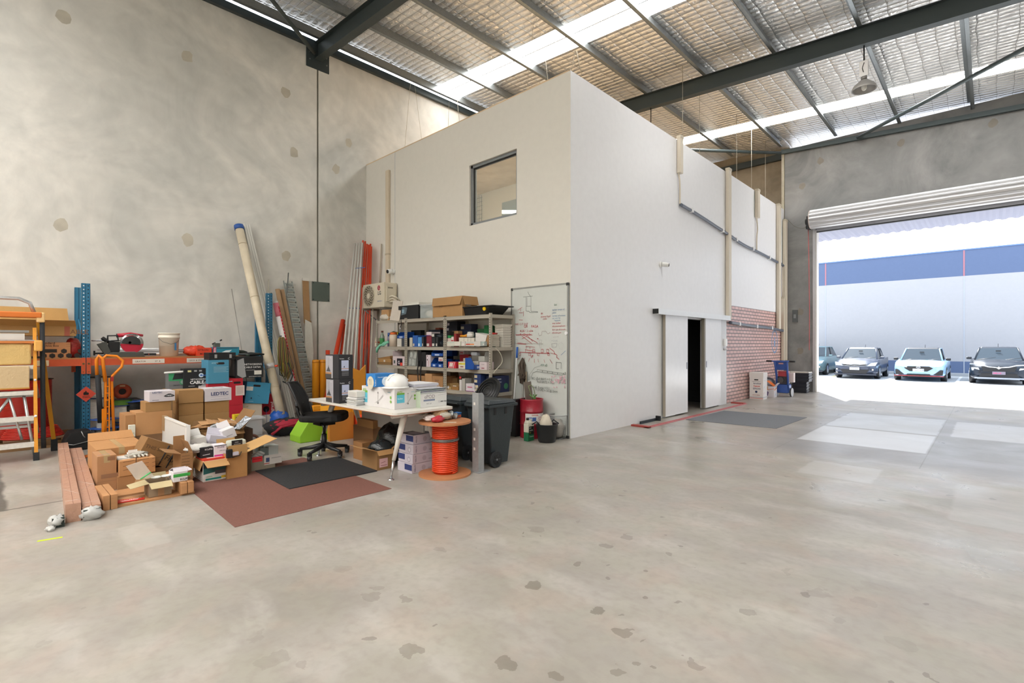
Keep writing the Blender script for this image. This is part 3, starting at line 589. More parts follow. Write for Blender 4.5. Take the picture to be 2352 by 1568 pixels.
# ---- cars ----
def car(loc, rz, label, spec):
    g = thing('car', label, 'car', loc, rz); C = M(spec['c'], .25, .35, name='car_paint_'+spec['c'].strip('#')); GL = M(spec.get('gl', '#26333E'), .15, .0, name='car_glass'); K = M('#15171C', .5); LG, WD, HT = spec['dim']; hw = WD/2
    hood = spec['hood']; CR = M('#D4D8DE', .2, .8)
    # stations along y: (y, half width, sill z, shoulder z, top z at centre, half width top)
    st = [(0.0, .60*hw, .30, .56, .60, .50*hw), (.10, .84*hw, .22, .62, .68, .74*hw), (.35, .97*hw, .20, .70, hood-.13, .80*hw), (.75, 1.0*hw, .20, .80, hood-.04, .84*hw), (1.15, 1.0*hw, .22, .86, hood, .84*hw),
          (2.0, 1.0*hw, .22, .92, hood+.02, .8*hw), (3.2, 1.0*hw, .22, .96, hood+.04, .78*hw), (LG-.35, .97*hw, .22, .98, hood+.02, .76*hw), (LG-.05, .88*hw, .3, .92, hood-.04, .66*hw), (LG, .8*hw, .4, .8, hood-.12, .6*hw)]
    q = MB(); rings = []
    for (y, a, z0, z1, z2, tw) in st:
        half = [(a*.9, z0), (a, z0+.12), (a, (z0+z1)/2), (a*.985, z1-.02), (tw, z2-.02), (tw*.5, z2), (0, z2+.01)]
        ring = [(x, z) for x, z in half]+[(-x, z) for x, z in half[-2::-1]]
        rings.append([q.bm.verts.new((x, y, z)) for x, z in ring])
    mi = q.mi(C)
    for r0, r1 in zip(rings, rings[1:]):
        for j in range(len(r0)):
            j2 = (j+1) % len(r0); f = q.bm.faces.new((r0[j], r0[j2], r1[j2], r1[j])); f.material_index = mi; f.smooth = True
    q.bm.faces.new(rings[0]); q.bm.faces.new(rings[-1][::-1]); q.build('body', g)
    # greenhouse: roof + pillars, glass panels
    ws, rf, rr, rb_ = 1.12, 1.85, LG-1.05, LG-.35; b0 = hood-.03
    bw, tw = .82*hw, .66*hw
    def sec(y, w_, z): return [(-w_, y, z), (w_, y, z)]
    q = MB(); R0 = [Vector((-tw, rf-.06, HT-.09)), Vector((tw, rf-.06, HT-.09)), Vector((tw, rr, HT-.05)), Vector((-tw, rr, HT-.05))]
    R1 = [Vector((-tw*.9, rf+.15, HT)), Vector((tw*.9, rf+.15, HT)), Vector((tw*.9, rr-.1, HT)), Vector((-tw*.9, rr-.1, HT))]
    q.hull8(R0, R1, M(spec.get('roof', spec['c']), .25, .3)); q.build('roof', g, bevel=.02)
    q = MB()
    for s in (-1, 1):
        q.tube([(s*bw, ws, b0), (s*tw, rf, HT-.05), (s*tw, rr, HT-.04), (s*.74*hw, rb_, b0+.02)], .03, C, 6)
        q.tube([(s*.81*hw, 2.45, b0), (s*tw*1.01, 2.6, HT-.05)], .03, K, 6)
    q.build('pillar', g)
    q = MB(); q.face([(-bw*.97, ws, b0), (bw*.97, ws, b0), (tw*.97, rf, HT-.055), (-tw*.97, rf, HT-.055)], GL); q.build('windscreen', g, solid=.006)
    q = MB()
    for s in (-1, 1): q.face([(s*bw, ws+.03, b0), (s*.78*hw, rb_, b0+.02), (s*tw, rr, HT-.055), (s*tw, rf, HT-.055)], GL)
    q.build('side_window', g, solid=.006)
    q = MB(); q.face([(-.74*hw, rb_, b0), (.74*hw, rb_, b0), (tw, rr, HT-.05), (-tw, rr, HT-.05)], GL); q.build('rear_window', g, solid=.006)
    for s, y in ((-1, .78), (1, .78), (-1, LG-.8), (1, LG-.8)):
        q = MB(); x = s*(hw-.10); q.cyl((x-.1, y, .31), (x+.105*1, y, .31), .31, K, 24); wh = q.build('wheel', g)
        q = MB(); q.cyl((s*(hw+.0), y, .31), (s*(hw+.01), y, .31), .2, CR, 16); q.build('rim', wh)
    for s in (-1, 1): q = MB(); q.box((s*hw*.93, ws+.18, b0+.02), (s*(hw+.11), ws+.28, b0+.13), M(spec.get('mir', spec['c']), .3)); q.build('mirror', g, bevel=.03)
    T = frame((0, -.004, 0), (1, 0, 0), (0, 0, 1))
    spec['front'](g, T, hw, hood, C, K, CR)
    q = MB(); 
    for s in (-.3, .15): q.tube([(s*hw*2-.1, ws+.02, b0+.02), (s*hw*2+.45, ws+.16, b0+.11)], .008, K, 4)
    q.build('wiper', g)
    q = MB(); q.box((-.08, ws+.45, b0+.36), (.08, ws+.47, b0+.40), K); q.tube([(-.3*hw-.17+.1, ws+.25, b0-.02), (-.3*hw-.1, ws+.28, b0+.06), (-.3*hw+.1, ws+.25, b0-.02)], .015, K, 5); q.build('interior', g)
    q = MB(); q.tube([(0, rr-.2, HT), (0, rr-.1, HT+.14)], .008, K, 5); q.build('aerial', g)
    return g
def quad3(q, pts, m): q.prism([Vector(p) for p in pts], (0, -.012, 0), m)
def plate(g, z, txt, col, bgc, y=-.05):
    q = MB(); q.box((-.19, y-.012, z), (.19, y, z+.12), M(bgc, .4)); decal(q, frame((-.19, y-.012, z), (1, 0, 0), (0, 0, 1)), [('t', .02, .03, .078, txt, col, 0, .02)]); q.build('number_plate', g)
def lights(g, pts, m):
    for s in (-1, 1):
        q = MB(); q.prism([Vector((s*x, y, z)) for x, y, z in pts], (0, -.03, 0), m); q.build('headlight', g, bevel=.01)
HL = M('#D9DEE4', .1, .2)
def front1(g, T, hw, hood, C, K, CR):
    q = MB(); quad3(q, [(-.42, -.01, .60), (.42, -.01, .60), (.50, -.01, .69), (-.50, -.01, .69)], K); q.build('upper_grille', g)
    q = MB(); q.tube([(-.5, -.03, .70), (-.2, -.03, .665), (0, -.035, .645), (.2, -.03, .665), (.5, -.03, .70)], .012, CR, 6); q.tube([(-.5, -.03, .62), (-.1, -.03, .59), (.1, -.03, .59), (.5, -.03, .62)], .008, CR, 6); q.build('chrome_strip', g, label='chrome strip')
    q = MB(); quad3(q, [(-.45, -.03, .26), (.45, -.03, .26), (.58, -.03, .44), (-.58, -.03, .44)], K); q.build('lower_grille', g)
    q = MB(); q.box((-.82, -.02, .18), (.82, .12, .25), M('#2B3140', .5)); q.build('front_lip', g)
    lights(g, [(.47, .02, .60), (.78, .14, .62), (.84, .30, .78), (.62, .12, .74)], HL)
    for s in (-1, 1): q = MB(); q.cyl((s*.7, .03, .44), (s*.7, -.02, .44), .055, K, 12); q.cyl((s*.7, -.021, .44), (s*.7, -.026, .44), .035, CR, 12); q.build('fog_light', g)
    q = MB(); decal(q, frame((-.07, -.03, .73), (1, 0, 0), (0, 0, 1)), [('t', 0, 0, .06, 'KIA', M('#E8EAEE', .3, .5), 0, .02)]); q.build('badge', g)
    plate(g, .42, '1SUC 669', '#38507C', '#DDE2EC')
def front2(g, T, hw, hood, C, K, CR):
    q = MB(); quad3(q, [(-.50, -.03, .58), (-.3, -.03, .44), (.3, -.03, .44), (.50, -.03, .58), (.36, -.03, .66), (-.36, -.03, .66)], K); q.build('upper_grille', g)
    q = MB(); quad3(q, [(-.42, -.03, .27), (.42, -.03, .27), (.38, -.03, .33), (-.38, -.03, .33)], K); q.build('lower_grille', g)
    for s in (-1, 1): q = MB(); quad3(q, [(s*.5, -.0, .30), (s*.80, .08, .28), (s*.82, .10, .50), (s*.74, .06, .52)][::s], K); q.build('side_vent', g)
    q = MB(); q.box((-.84, -.06, .2), (.84, .1, .235), K); q.box((-.84, -.065, .235), (.84, .1, .25), M('#C83C44', .4)); q.build('front_lip', g, label='black front lip with thin red line')
    lights(g, [(.50, .03, .62), (.76, .16, .66), (.84, .30, .78), (.66, .12, .70)], HL)
    q = MB(); q.torus((0, -.055, .615), .05, .008, CR, Matrix.Rotation(R_(90), 3, 'X') @ Matrix.Diagonal((1.4, .75, 1)).to_3x3()); q.tube([(-.03, -.058, .59), (-.02, -.058, .64)], .007, CR, 5); q.tube([(.02, -.058, .59), (.03, -.058, .64)], .007, CR, 5); q.tube([(-.025, -.058, .612), (.025, -.058, .618)], .006, CR, 5); q.build('badge', g)
    q = MB(); decal(q, frame((-.44, -.044, .60), (1, 0, 0), (0, 0, 1)), [('t', 0, 0, .06, 'N', '#E8EAEE', 0, .03)]); q.build('grille_letter', g)
    plate(g, .43, '1HHG 658', '#38507C', '#E4E8EE')
def front3(g, T, hw, hood, C, K, CR):
    q = MB(); quad3(q, [(-.45, -.03, .52), (.45, -.03, .52), (.52, -.03, .72), (-.52, -.03, .72)], K); q.build('upper_grille', g)
    q = MB(); q.tube([(-.86, .22, .80), (-.5, -.02, .77), (-.3, -.05, .70), (0, -.06, .67), (.3, -.05, .70), (.5, -.02, .77), (.86, .22, .80)], .022, CR, 6); q.build('chrome_wing', g, label='chrome wing shaped strip')
    q = MB(); q.prism([Vector((-.07, -.07, .66)), Vector((0, -.07, .61)), Vector((.07, -.07, .66)), Vector((0, -.07, .73))], (0, -.015, 0), CR); q.build('badge', g)
    q = MB(); quad3(q, [(-.6, -.03, .30), (.6, -.03, .30), (.5, -.03, .44), (-.5, -.03, .44)], K); q.build('lower_grille', g)
    q = MB(); q.box((-.72, -.07, .22), (.72, .06, .28), M('#9AA2AE', .3, .4)); q.build('skid_plate', g, label='silver lower strip')
    lights(g, [(.56, .06, .56), (.80, .16, .54), (.82, .18, .66), (.60, .07, .66)], HL)
    plate(g, .40, 'ABS-34', '#C83C78', '#7C7484', y=-.06)
front4 = lambda *a: front1(*a)
car((-4.61, 28.1, GZ), 0, 'small grey blue hatchback, leftmost car facing the opening', dict(c='#454D5E', dim=(4.06, 1.73, 1.45), hood=.93, front=front1))
car((-2.27, 28.0, GZ), 0, 'light blue hatchback with black roof parked in the middle', dict(c='#98BCDC', dim=(4.3, 1.8, 1.45), hood=.90, front=front2, roof='#1E222A', mir='#1A1D24'))
car((.24, 28.0, GZ), 0, 'dark navy hatchback with chrome wing grille, rightmost car', dict(c='#202834', dim=(4.2, 1.78, 1.50), hood=.98, front=front3))
car((-7.12, 29.9, GZ), 0, 'teal grey car of which only the rear side shows past the jamb', dict(c='#7C98A0', dim=(4.3, 1.8, 1.5), hood=.97, front=front4))
# ================= cardboard boxes and other makers =================
def carton(loc, w, d, h, rz=0, label='', group=None, col=None, name='cardboard_box', cat='box', flaps=None, prints=(), tape=False, open_=False, inner=None, rot=None, bev=.003, th=.006, rough=.75, kind='card'):
    """near bottom corner at loc; w runs back along -x, d along +y. flaps: dict side->(angle from upright, length)"""
    g = thing(name, label, cat, loc, rz, group, rot); col = col or random.choice(CARD); C = M(col, rough, 0, kind); IN = M(inner or '#8A6B48', .85, 0, kind)
    q = MB()
    if open_:
        q.box((-w, 0, 0), (0, d, th), C); q.box((-w, 0, th), (-w+th, d, h), C); q.box((-th, 0, th), (0, d, h), C); q.box((-w+th, 0, th), (-th, th, h), C); q.box((-w+th, d-th, th), (-th, d, h), C)
    else: q.box((-w, 0, 0), (0, d, h), C)
    q.build('body', g, bevel=0 if open_ else bev)
    FC = M(inner, .8, 0, kind) if inner else C
    for s, (a, L) in (flaps or {}).items():
        a = R_(a); o_, ux, n_ = {'r': ((0, 0, h), (0, d), (1, 0)), 'l': ((-w, 0, h), (0, d), (-1, 0)), 'f': ((-w, 0, h), (w, 0), (0, -1)), 'b': ((-w, d, h), (w, 0), (0, 1))}[s]
        o_ = Vector(o_); e = Vector((ux[0], ux[1], 0)) if s in 'fb' else Vector((0, d, 0)); v = Vector((n_[0]*math.sin(a), n_[1]*math.sin(a), math.cos(a)))*L
        k = e*.03; P = [o_, o_+e, o_+e+v-k, o_+v+k]; nn = e.cross(v).normalized()*.004
        q = MB(); q.hull8(P, [p+nn for p in P], FC); q.build('flap', g)
    if tape:
        q = MB(); T_ = M('#A8895F' if tape is True else tape, .3, 0, 'film')
        if tape == 'x' or not open_: q.box((-w-.001, d/2-.025, h), (.001, d/2+.025, h+.001), M('#B39A70', .25)); q.box((0, d/2-.025, h-.07), (.001, d/2+.025, h), M('#B39A70', .25)); q.build('tape', g)
    if prints:
        q = MB(); Ts = {'r': frame((0, 0, 0), (0, 1, 0), (0, 0, 1)), 'f': frame((-w, 0, 0), (1, 0, 0), (0, 0, 1)), 't': frame((0, 0, h), (0, 1, 0), (-1, 0, 0))}
        for side, items in prints: decal(q, Ts[side], items)
        q.build('printing', g)
    return g
def bxX(X, uL, uR, z0, vt, dx, label, **k):
    """box whose +x face stands at X and spans image columns uL..uR"""
    a = PX(uL, 800, X); b = PX(uR, 800, X); top = PX((uL+uR)/2, vt, X).z
    return carton((X, a.y, z0), dx, b.y-a.y, top-z0, k.pop('rz', 0), label, **k)
def bxY(Y, uL, uR, z0, vt, dy, label, **k):
    """box whose -y face stands at Y and spans image columns uL..uR"""
    a = PY(uL, 800, Y); b = PY(uR, 800, Y); top = PY((uL+uR)/2, vt, Y).z
    return carton((b.x, Y, z0), b.x-a.x, dy, top-z0, k.pop('rz', 0), label, **k)
def bagmesh(q, c, sx, sy, sz, m, seed=1, jit=.10, n=18, k=10):
    rnd = random.Random(seed); q.ball(c, 1.0, m, sx, sy, sz, n, k)
    vs_ = q.bm.verts[:] ; q.bm.verts.ensure_lookup_table()
    for v in q.bm.verts[-(n*(k-1)+2):]:
        d = v.co-Vector(c); v.co = Vector(c)+d*(1+rnd.uniform(-jit, jit)); v.co.z = max(v.co.z, c[2]-sz*.93)
def bag(name, loc, s, m, label, cat='bag', seed=1, jit=.1, group=None):
    q = MB(); bagmesh(q, (0, 0, s[2]*.93), *s, m, seed, jit); o = q.build(name); o.location = loc; return tag(o, label, cat, group)
def reel(name, loc, label, R, H, cab, fl, cat='cable reel', group=None, core=.6, rot=None, fill=.85, fth=.006):
    g = thing(name, label, cat, loc, 0, group, rot); 
    for z in (0, H-fth): q = MB(); q.lathe([(.04, z), (R, z), (R, z+fth), (.04, z+fth), (.04, z)], (0, 0, 0), fl, 28); q.build('flange', g)
    q = MB(); n = max(4, int((H-2*fth)/.012)); r0 = R*fill; pr = []
    for i in range(n*4+1): z = fth+(H-2*fth)*i/(n*4); pr.append((r0+.004*math.cos(i*math.pi/2), z))
    q.lathe([(.03, fth)]+pr+[(.03, H-fth)], (0, 0, 0), cab, 24); q.build('wound_cable', g)
    return g
# ================= ladders at the left edge =================
YEL = M('#E39A2C', .45, 0, 'dirty', 'orange_fibreglass'); ALU = M('#C9CACB', .32, .75, 'galv'); YL2 = M('#C98A14', .45, 0, 'dirty'); RUB = M('#23262A', .7, 0, 'rubber'); ORC = M('#D9762B', .5)
AL2 = M('#E2DFD8', .4, .25, 'galv')
def ladder():
    g = thing('platform_ladder', 'orange fibreglass platform step ladder with aluminium treads at the left edge', 'ladder', (-8.62, .47, 0))
    W_ = .66; zt = 1.86; lean = -.30
    for y in (0, -W_):
        q = MB(); q.prism([(0, y-.035, .07), (0, y+.0, .07), (-.03, y, .07), (-.03, y-.035, .07)], (lean, 0, zt-.07-.2), YEL); q.build('front_rail', g)
        q = MB(); q.box((-.035, y-.045, 0), (.012, y+.012, .10), RUB); q.build('front_foot', g)
        q = MB(); sp_ = .17 if y == 0 else -.17; q.prism([(-.60, y+sp_-.0, .1), (-.60, y+sp_+.045, .1), (-.64, y+sp_+.045, .1), (-.64, y+sp_, .1)], (.26, -sp_, zt-.22), YL2); q.build('rear_rail', g)
        q = MB(); q.box((-.655, y+sp_-.01, 0), (-.59, y+sp_+.055, .16), RUB); q.build('rear_foot', g)
    for i, z in enumerate((.21, .53, .85, 1.17)):
        x = lean*(z/1.6); q = MB(); q.box((x-.10, -W_, z-.004), (x+.012, -.03, z+.012), AL2); q.box((x+.0, -W_, z-.04), (x+.012, -.03, z-.004), AL2); q.build('tread', g)
    for i, z in enumerate((.42, .78, 1.02)):
        x = -.64+.30*z/1.6; q = MB(); q.box((x-.03, -W_, z-.02), (x, .02, z+.02), ALU); q.build('rear_bar', g)
    q = MB(); q.tube([(lean*.25, -.02, .55), (-.55, .03, .28)], .014, ALU, 6); q.tube([(lean*.55, -.02, 1.0), (-.45, .03, .75)], .014, ALU, 6); q.build('side_stay', g)
    q = MB(); q.box((lean-.18, -W_-.04, zt-.07), (lean+.03, .05, zt), ORC); q.build('top_platform', g, bevel=.012)
    q = MB(); q.box((lean-.10, -.0, zt-.13), (lean+.02, .08, zt+.0), M('#EBC58A', .5)); q.build('corner_cap', g, bevel=.015)
    q = MB(); q.box((-.22, -.03, 1.36), (-.14, .05, 1.50), M('#E2A855', .5)); q.build('joint_cap', g, bevel=.015)
    q = MB(); q.tube([(lean-.04, -W_, zt+.01), (lean-.04, -W_, zt+.12), (lean-.04, -W_+.1, zt+.17), (lean-.04, -.16, zt+.17), (lean-.04, -.06, zt+.12), (lean-.04, -.02, zt+.0)], .022, ALU, 8); q.build('guard_rail', g)
    q = MB(); q.box((lean+.07, -W_, 1.47), (lean+.10, -.02, 1.505), ALU); q.build('handle_bar', g)
    q = MB(); q.tube([(lean-.02, .055, zt-.12), (-.30, .06, .9), (-.22, .06, .35), (-.16, .06, .12)], .028, RUB, 6); q.build('black_stile', g, label='black rubber stile')
ladder()
g = thing('trestle', 'aluminium folding trestle standing inside the ladder', 'trestle', (-8.78, .35, 0))
q = MB(); q.box((-.06, -.75, .80), (.0, .0, .86), M('#6E6A62', .4, .6)); q.build('top_bar', g)
for y in (-.24, -.02):
    q = MB(); q.tube([(-.03, -.13, .78), (-.03+.0, y*1.9+.02, .25)], .016, ALU, 6); q.build('leg', g)
    q = MB(); q.tube([(-.03, y-.35, .8), (.0, y-.5, .0)], .018, ALU, 6); q.build('leg', g)
q = MB(); q.box((-.05, -.8, .40), (-.02, .05, .43), ALU); q.build('cross_bar', g)
q = MB(); q.tube([(-.03, .0, .8), (-.03, .1, .0)], .018, ALU, 6); q.build('leg', g)
# trays kept between the ladder rails
g = thing('plastic_tray', 'cream quilted plastic tray with orange rim hung inside the ladder, upper one', 'tray', (-8.82, -.30, 1.19))
q = MB(); q.box((-.22, -.2, 0), (0, .72, .27), M('#D9B877', .5, 0, 'film')); q.build('tub', g, bevel=.02); q = MB(); q.box((-.24, -.22, .27), (.02, .78, .30), M('#C97A3C', .5)); q.build('lid', g, label='orange lid'); q = MB(); q.box((.02, .28, .275), (.025, .42, .292), M('#F2E6D0', .4)); q.build('grip', g)
g = thing('plastic_tray', 'mottled cream tray hung inside the ladder below the quilted one', 'tray', (-8.78, -.30, .89))
q = MB(); q.box((-.22, -.2, 0), (0, .70, .285), M('#CDB48C', .6, 0, 'crumple')); q.build('tub', g, bevel=.01); q = MB(); q.box((-.225, -.2, -.0), (.004, .70, .015), M('#C08A38', .6)); q.box((.0, .22, .262), (.006, .36, .282), M('#E8D2A0', .5)); q.build('rim', g)
g = thing('storage_crate', 'grey metal framed crate on the ladder above the trays', 'crate', (-8.90, -.32, 1.495))
q = MB(); 
q.box((-.2, -.2, 0), (0, .68, .09), M('#D8D6D0', .5)); q.box((-.21, -.2, .10), (.01, .72, .13), M('#9C9A96', .4, .5)); q.box((-.0, .30, .0), (.008, .34, .1), M('#9C9A96', .4, .5)); q.build('body', g)
# ================= pallet rack =================
BLU = M('#2B7296', .45, 0, 'dirty', 'blue_rack_paint'); ORB = M('#D05A32', .5, 0, 'dirty', 'orange_beam_paint'); DK = M('#141618', .8)
XF, XK = -9.7, -10.5
def upright(Y, ht, label, back=None, XF=XF):
    g = thing('rack_upright', label, 'rack upright', (XF, Y, 0), 0, 'blue pallet rack uprights')
    for x, nm, dx in ((0, 'front_post', 1), (XK-XF, 'rear_post', 0)):
        q = MB(); h_ = ht if not (back and not dx) else back
        q.box((x-.08, -.05, 0), (x, -.046, h_), BLU); q.box((x-.08, .046, 0), (x, .05, h_), BLU); q.box((x-.004, -.05, 0), (x, -.006, h_), BLU); q.box((x-.004, .006, 0), (x, .05, h_), BLU); q.box((x-.012, -.006, 0), (x-.008, .006, h_), BLU)
        o = q.build(nm, g)
        if dx:
            n = int(ht/.055); q = MB()
            for i in range(n): 
                for y in (-.026, .026): q.box((x-.001, y-.007, .05+i*.055), (x+.0012, y+.007, .05+i*.055+.015), M('#E8ECEC', .5) if (y < 0 and i*.055 > 1.3) else DK)
            q.build('slot_row', o)['kind'] = 'stuff'
        q = MB(); q.box((x-.1, -.07, 0), (x+.03, .07, .006), BLU); q.build('base_plate', g)
    q = MB()
    for i in range(4):
        z = .25+i*.55
        if z+.5 < (back or ht): q.tube([(-.05, 0, z), (XK-XF-.03, 0, z+.5)], .014, BLU, 5)
    q.build('lattice', g)
    return g
upright(1.045, 2.35, 'tall blue pallet rack upright with red flame sign by the ladder')
upright(3.76, 2.42, 'blue pallet rack upright behind the leaning white pipe', back=1.95, XF=-9.95)
def beam(y0, y1, x, z, label):
    g = thing('rack_beam', label, 'rack beam', (x, y0, z), 0, 'orange pallet rack beams')
    q = MB(); q.box((-.05, 0, 0), (0, y1-y0, .10), ORB); q.box((0, 0, .08), (.004, y1-y0, .10), ORB); q.box((0, 0, 0), (.004, y1-y0, .02), ORB); q.build('rail', g)
    for y in (0, y1-y0-.05): q = MB(); q.box((.0, y, -.12), (.012, y+.05, .12), ORB); q.cyl((.012, y+.025, .03), (.016, y+.025, .03), .014, M('#6A5C3C', .5, .6), 10); q.cyl((.012, y+.025, -.09), (.016, y+.025, -.09), .008, M('#6A5C3C', .5, .6), 8); q.build('end_plate', g)
    return g
bl = beam(-1.7, 1.04, XF+.005, 1.13, 'orange rack beam left of the tall blue upright'); br = beam(1.05, 3.25, XF+.005, 1.13, 'orange rack beam right of the tall blue upright carrying paper labels')
beam(-1.7, 1.0, XK+.05, 1.13, 'rear orange rack beam left of the upright against the wall'); beam(1.1, 3.66, XK+.05, 1.13, 'rear orange rack beam behind the mitre saw')
T = frame((.006, 0, 0), (0, 1, 0), (0, 0, 1))
for y, L, s in ((.55, .42, 'GRATOR'), (1.28, .39, 'GECK & STONE'), (1.70, .42, 'DELICATE BE')):
    q = MB(); decal(q, T, [('r', y, .015, y+L, .085, '#DCD2C6'), ('t', y+.03, .035, .035, s, '#6A5248'), ('t', y+L-.13, .035, .035, '27  4', '#6A5248')]); q.build('paper_label', br)
q = MB(); decal(q, T, [('r', 2.2, .01, 2.34, .09, '#D8C4A0')]); q.build('paper_label', bl)
g = thing('flame_sign', 'red diamond flammable sign on the tall blue upright', 'sign', (XF+.002, 1.045, .71)); q = MB(); q.prism([(0.004, -.115, 0), (.004, 0, -.115), (.004, .115, 0), (.004, 0, .115)], (.002, 0, 0), M('#D8503C', .5))
decal(q, frame((.006, 0, 0), (0, 1, 0), (0, 0, 1)), [('p', [(-.028, -.012), (.028, -.012), (.032, .015), (.018, .028), (.012, .02), (.0, .055), (-.014, .03), (-.022, .035), (-.032, .012)], '#2A1814'), ('l', [(-.04, -.03), (.04, -.03)], .006, '#2A1814'), ('t', -.04, -.055, .018, 'FLAMMABLE', '#2A1814')]); q.build('panel', g)
DZ_ = 1.23
for y0, y1, s in ((-1.6, .99, 'chipboard rack deck under the archive boxes'), (1.1, 3.4, 'chipboard rack deck under the mitre saw and bucket')):
    q = MB(); q.box((XK+.02, y0, DZ_), (XF+.01, y1, DZ_+.018), M('#B07A4C', .8, 0, 'card')); o = q.build('rack_deck'); tag(o, s, 'shelf board')
ZD = DZ_+.0185
# stuff on the left deck
g = bxX(-9.72, 12, 85, ZD, 787, .4, 'brown archive box with black printing behind the ladder', col='#B98052', group='archive boxes on the left deck', prints=[('r', [('r', .03, .0, .36, .03, '#2A2420')])])
hexs = lambda cx, cy, r: ('p', [(cx+r*math.cos(a*math.pi/3+math.pi/6), cy+r*math.sin(a*math.pi/3+math.pi/6)) for a in range(6)], '#241E1A')
g = bxX(-9.72, 87, 162, ZD, 786, .4, 'brown archive box with black hexagons right of the ladder', col='#C0875A', group='archive boxes on the left deck',
  prints=[('r', [('t', .02, .20, .045, 'Standard', '#3A2C22'), ('t', .02, .165, .04, 'Archive Box', '#3A2C22'), ('r', .03, .08, .20, .13, '#241E1A')]+[hexs(.06+.09*i, .035, .036) for i in range(6)]+[hexs(.275, .10, .036), hexs(.46, .10, .036)]+[('l', [(.3, .23-.03*i), (.5, .23-.03*i)], .003, '#6A4A34') for i in range(3)])])
g = carton((-9.64, .0, ZD+.32), .8, .93, .14, 0, 'wide open brown carton with tall flap lying on the archive boxes', open_=True, col='#B08752', flaps={'l': (8, .30), 'r': (62, .17)}, prints=[('r', [('t', .80, .03, .09, 'CABLE', '#7A5338', 0, .01), ('r', .80, 0, .86, .14, '#A85A44')])], inner='#C49A5E')
bag('plastic_bag', (-9.86, .915, ZD), (.1, .1, .15), M('#B8302C', .35, 0, 'film'), 'red plastic bag between archive box and blue upright', seed=4)
# mitre saw
def saw():
    g = thing('mitre_saw', 'red and grey sliding mitre saw on the rack deck', 'saw', (-9.85, 1.15, ZD)); GR = M('#4A4C48', .5); K = M('#18191B', .5); RD = M('#B81F38', .35); SL = M('#B8BABC', .25, .9)
    q = MB(); q.prism([(.10, .10, 0), (.10, .62, 0), (.10, .60, .075), (.10, .20, .075)], (-.3, 0, 0), GR); q.box((-.2, .30, .075), (.1, .5, .085), SL); q.build('base', g, bevel=.008)
    q = MB(); q.prism([(.02, .04, .20), (.02, .15, .24), (.02, .2, .08), (.02, .14, .03)], (-.08, 0, 0), GR); q.cyl((-.02, .02, .06), (-.02, .12, .06), .012, K, 8); q.box((-.04, .0, .03), (0, .02, .1), K); q.build('front_support', g)
    for z in (.225, .255): q = MB(); q.cyl((-.05, -.02 if z > .23 else .1, z), (-.05, .62, z), .010, SL, 10); q.build('slide_rail', g, label='silver slide rail')
    q = MB(); q.lathe([(0, -.004), (.15, -.004), (.15, 0), (0, 0)], (.0, .47, .215), SL, 48, Matrix.Rotation(R_(90), 3, 'Y'))
    for i in range(48): a = i*math.pi/24; q.prism([(0, .47+.149*math.cos(a), .215+.149*math.sin(a)), (0, .47+.158*math.cos(a+.03), .215+.158*math.sin(a+.03)), (0, .47+.149*math.cos(a+.08), .215+.149*math.sin(a+.08))], (-.004, 0, 0), SL)
    q.build('blade', g)
    q = MB(); pts = [(.012, .47+.145*math.cos(a), .205+.145*math.sin(a)) for a in [math.pi+math.pi*i/14 for i in range(15)]]; q.prism([Vector(p) for p in pts], (-.03, 0, 0), RD); q.build('lower_guard', g, label='red lower guard')
    q = MB(); pts = [(.03, .46+.12*math.cos(a), .225+.105*math.sin(a)) for a in [math.pi*i/14*1.15-.35 for i in range(15)]]; q.prism([Vector(p) for p in pts], (-.06, 0, 0), M('#303232', .5)); q.cyl((.03, .44, .225), (-.0, .44, .225), .025, K, 14); q.build('upper_guard', g, bevel=.006)
    q = MB(); q.tube([(-.04, .29, .335), (-.04, .46, .355), (-.04, .62, .34)], [.03, .034, .018], RD, 12); q.cyl((-.04, .28, .335), (-.04, .3, .335), .03, K, 12); q.build('motor', g, label='red motor body')
    q = MB(); q.tube([(-.02, .17, .24), (-.02, .17, .33), (-.02, .29, .335), (-.02, .30, .26), (-.02, .17, .24)], .013, K, 8); q.build('handle', g)
    q = MB(); q.box((-.09, .18, .08), (-.0, .32, .24), K); q.tube([(-.02, .1, .30), (-.02, .17, .24)], .03, K, 8); q.build('pivot_arm', g, bevel=.01)
    q = MB(); q.box((-.05, .62, .02), (.05, .78, .055), K); q.cyl((.05, .68, .04), (.056, .68, .04), .008, M('#C8402C'), 8); q.build('bevel_control', g)
    q = MB(); decal(q, frame((.025, .38, .30), (0, 1, 0), (0, 0, 1)), [('p', [(0, .0), (.12, .0), (.11, .035), (.02, .04)], '#A81C30'), ('t', .012, .008, .026, 'Milwaukee', '#F0E0E0')]); q.build('logo', g)
saw()
g = thing('bucket', 'cream plastic bucket with wire handle on the rack deck', 'bucket', (-9.92, 2.13, ZD)); q = MB(); q.lathe([(0, 0), (.125, 0), (.145, .30), (.155, .305), (.155, .32), (.147, .325), (.150, .37), (.157, .372), (.157, .385), (.145, .385), (.13, .01), (0, .01)], (0, 0, 0), M('#EDE5D6', .45), 32); q.build('shell', g)
q = MB(); q.tube([(.0, -.155, .31), (.11, -.11, .24), (.155, .0, .2), (.12, .1, .24), (.0, .155, .31)], .003, M('#7A7A78', .4, .8), 5); q.build('handle', g)
q = MB(); decal(q, frame((.148, .045, .1), (-.2, 1, 0), (0, 0, 1)), [('r', 0, 0, .03, .12, '#3C78A8')]); q.build('sticker', g)
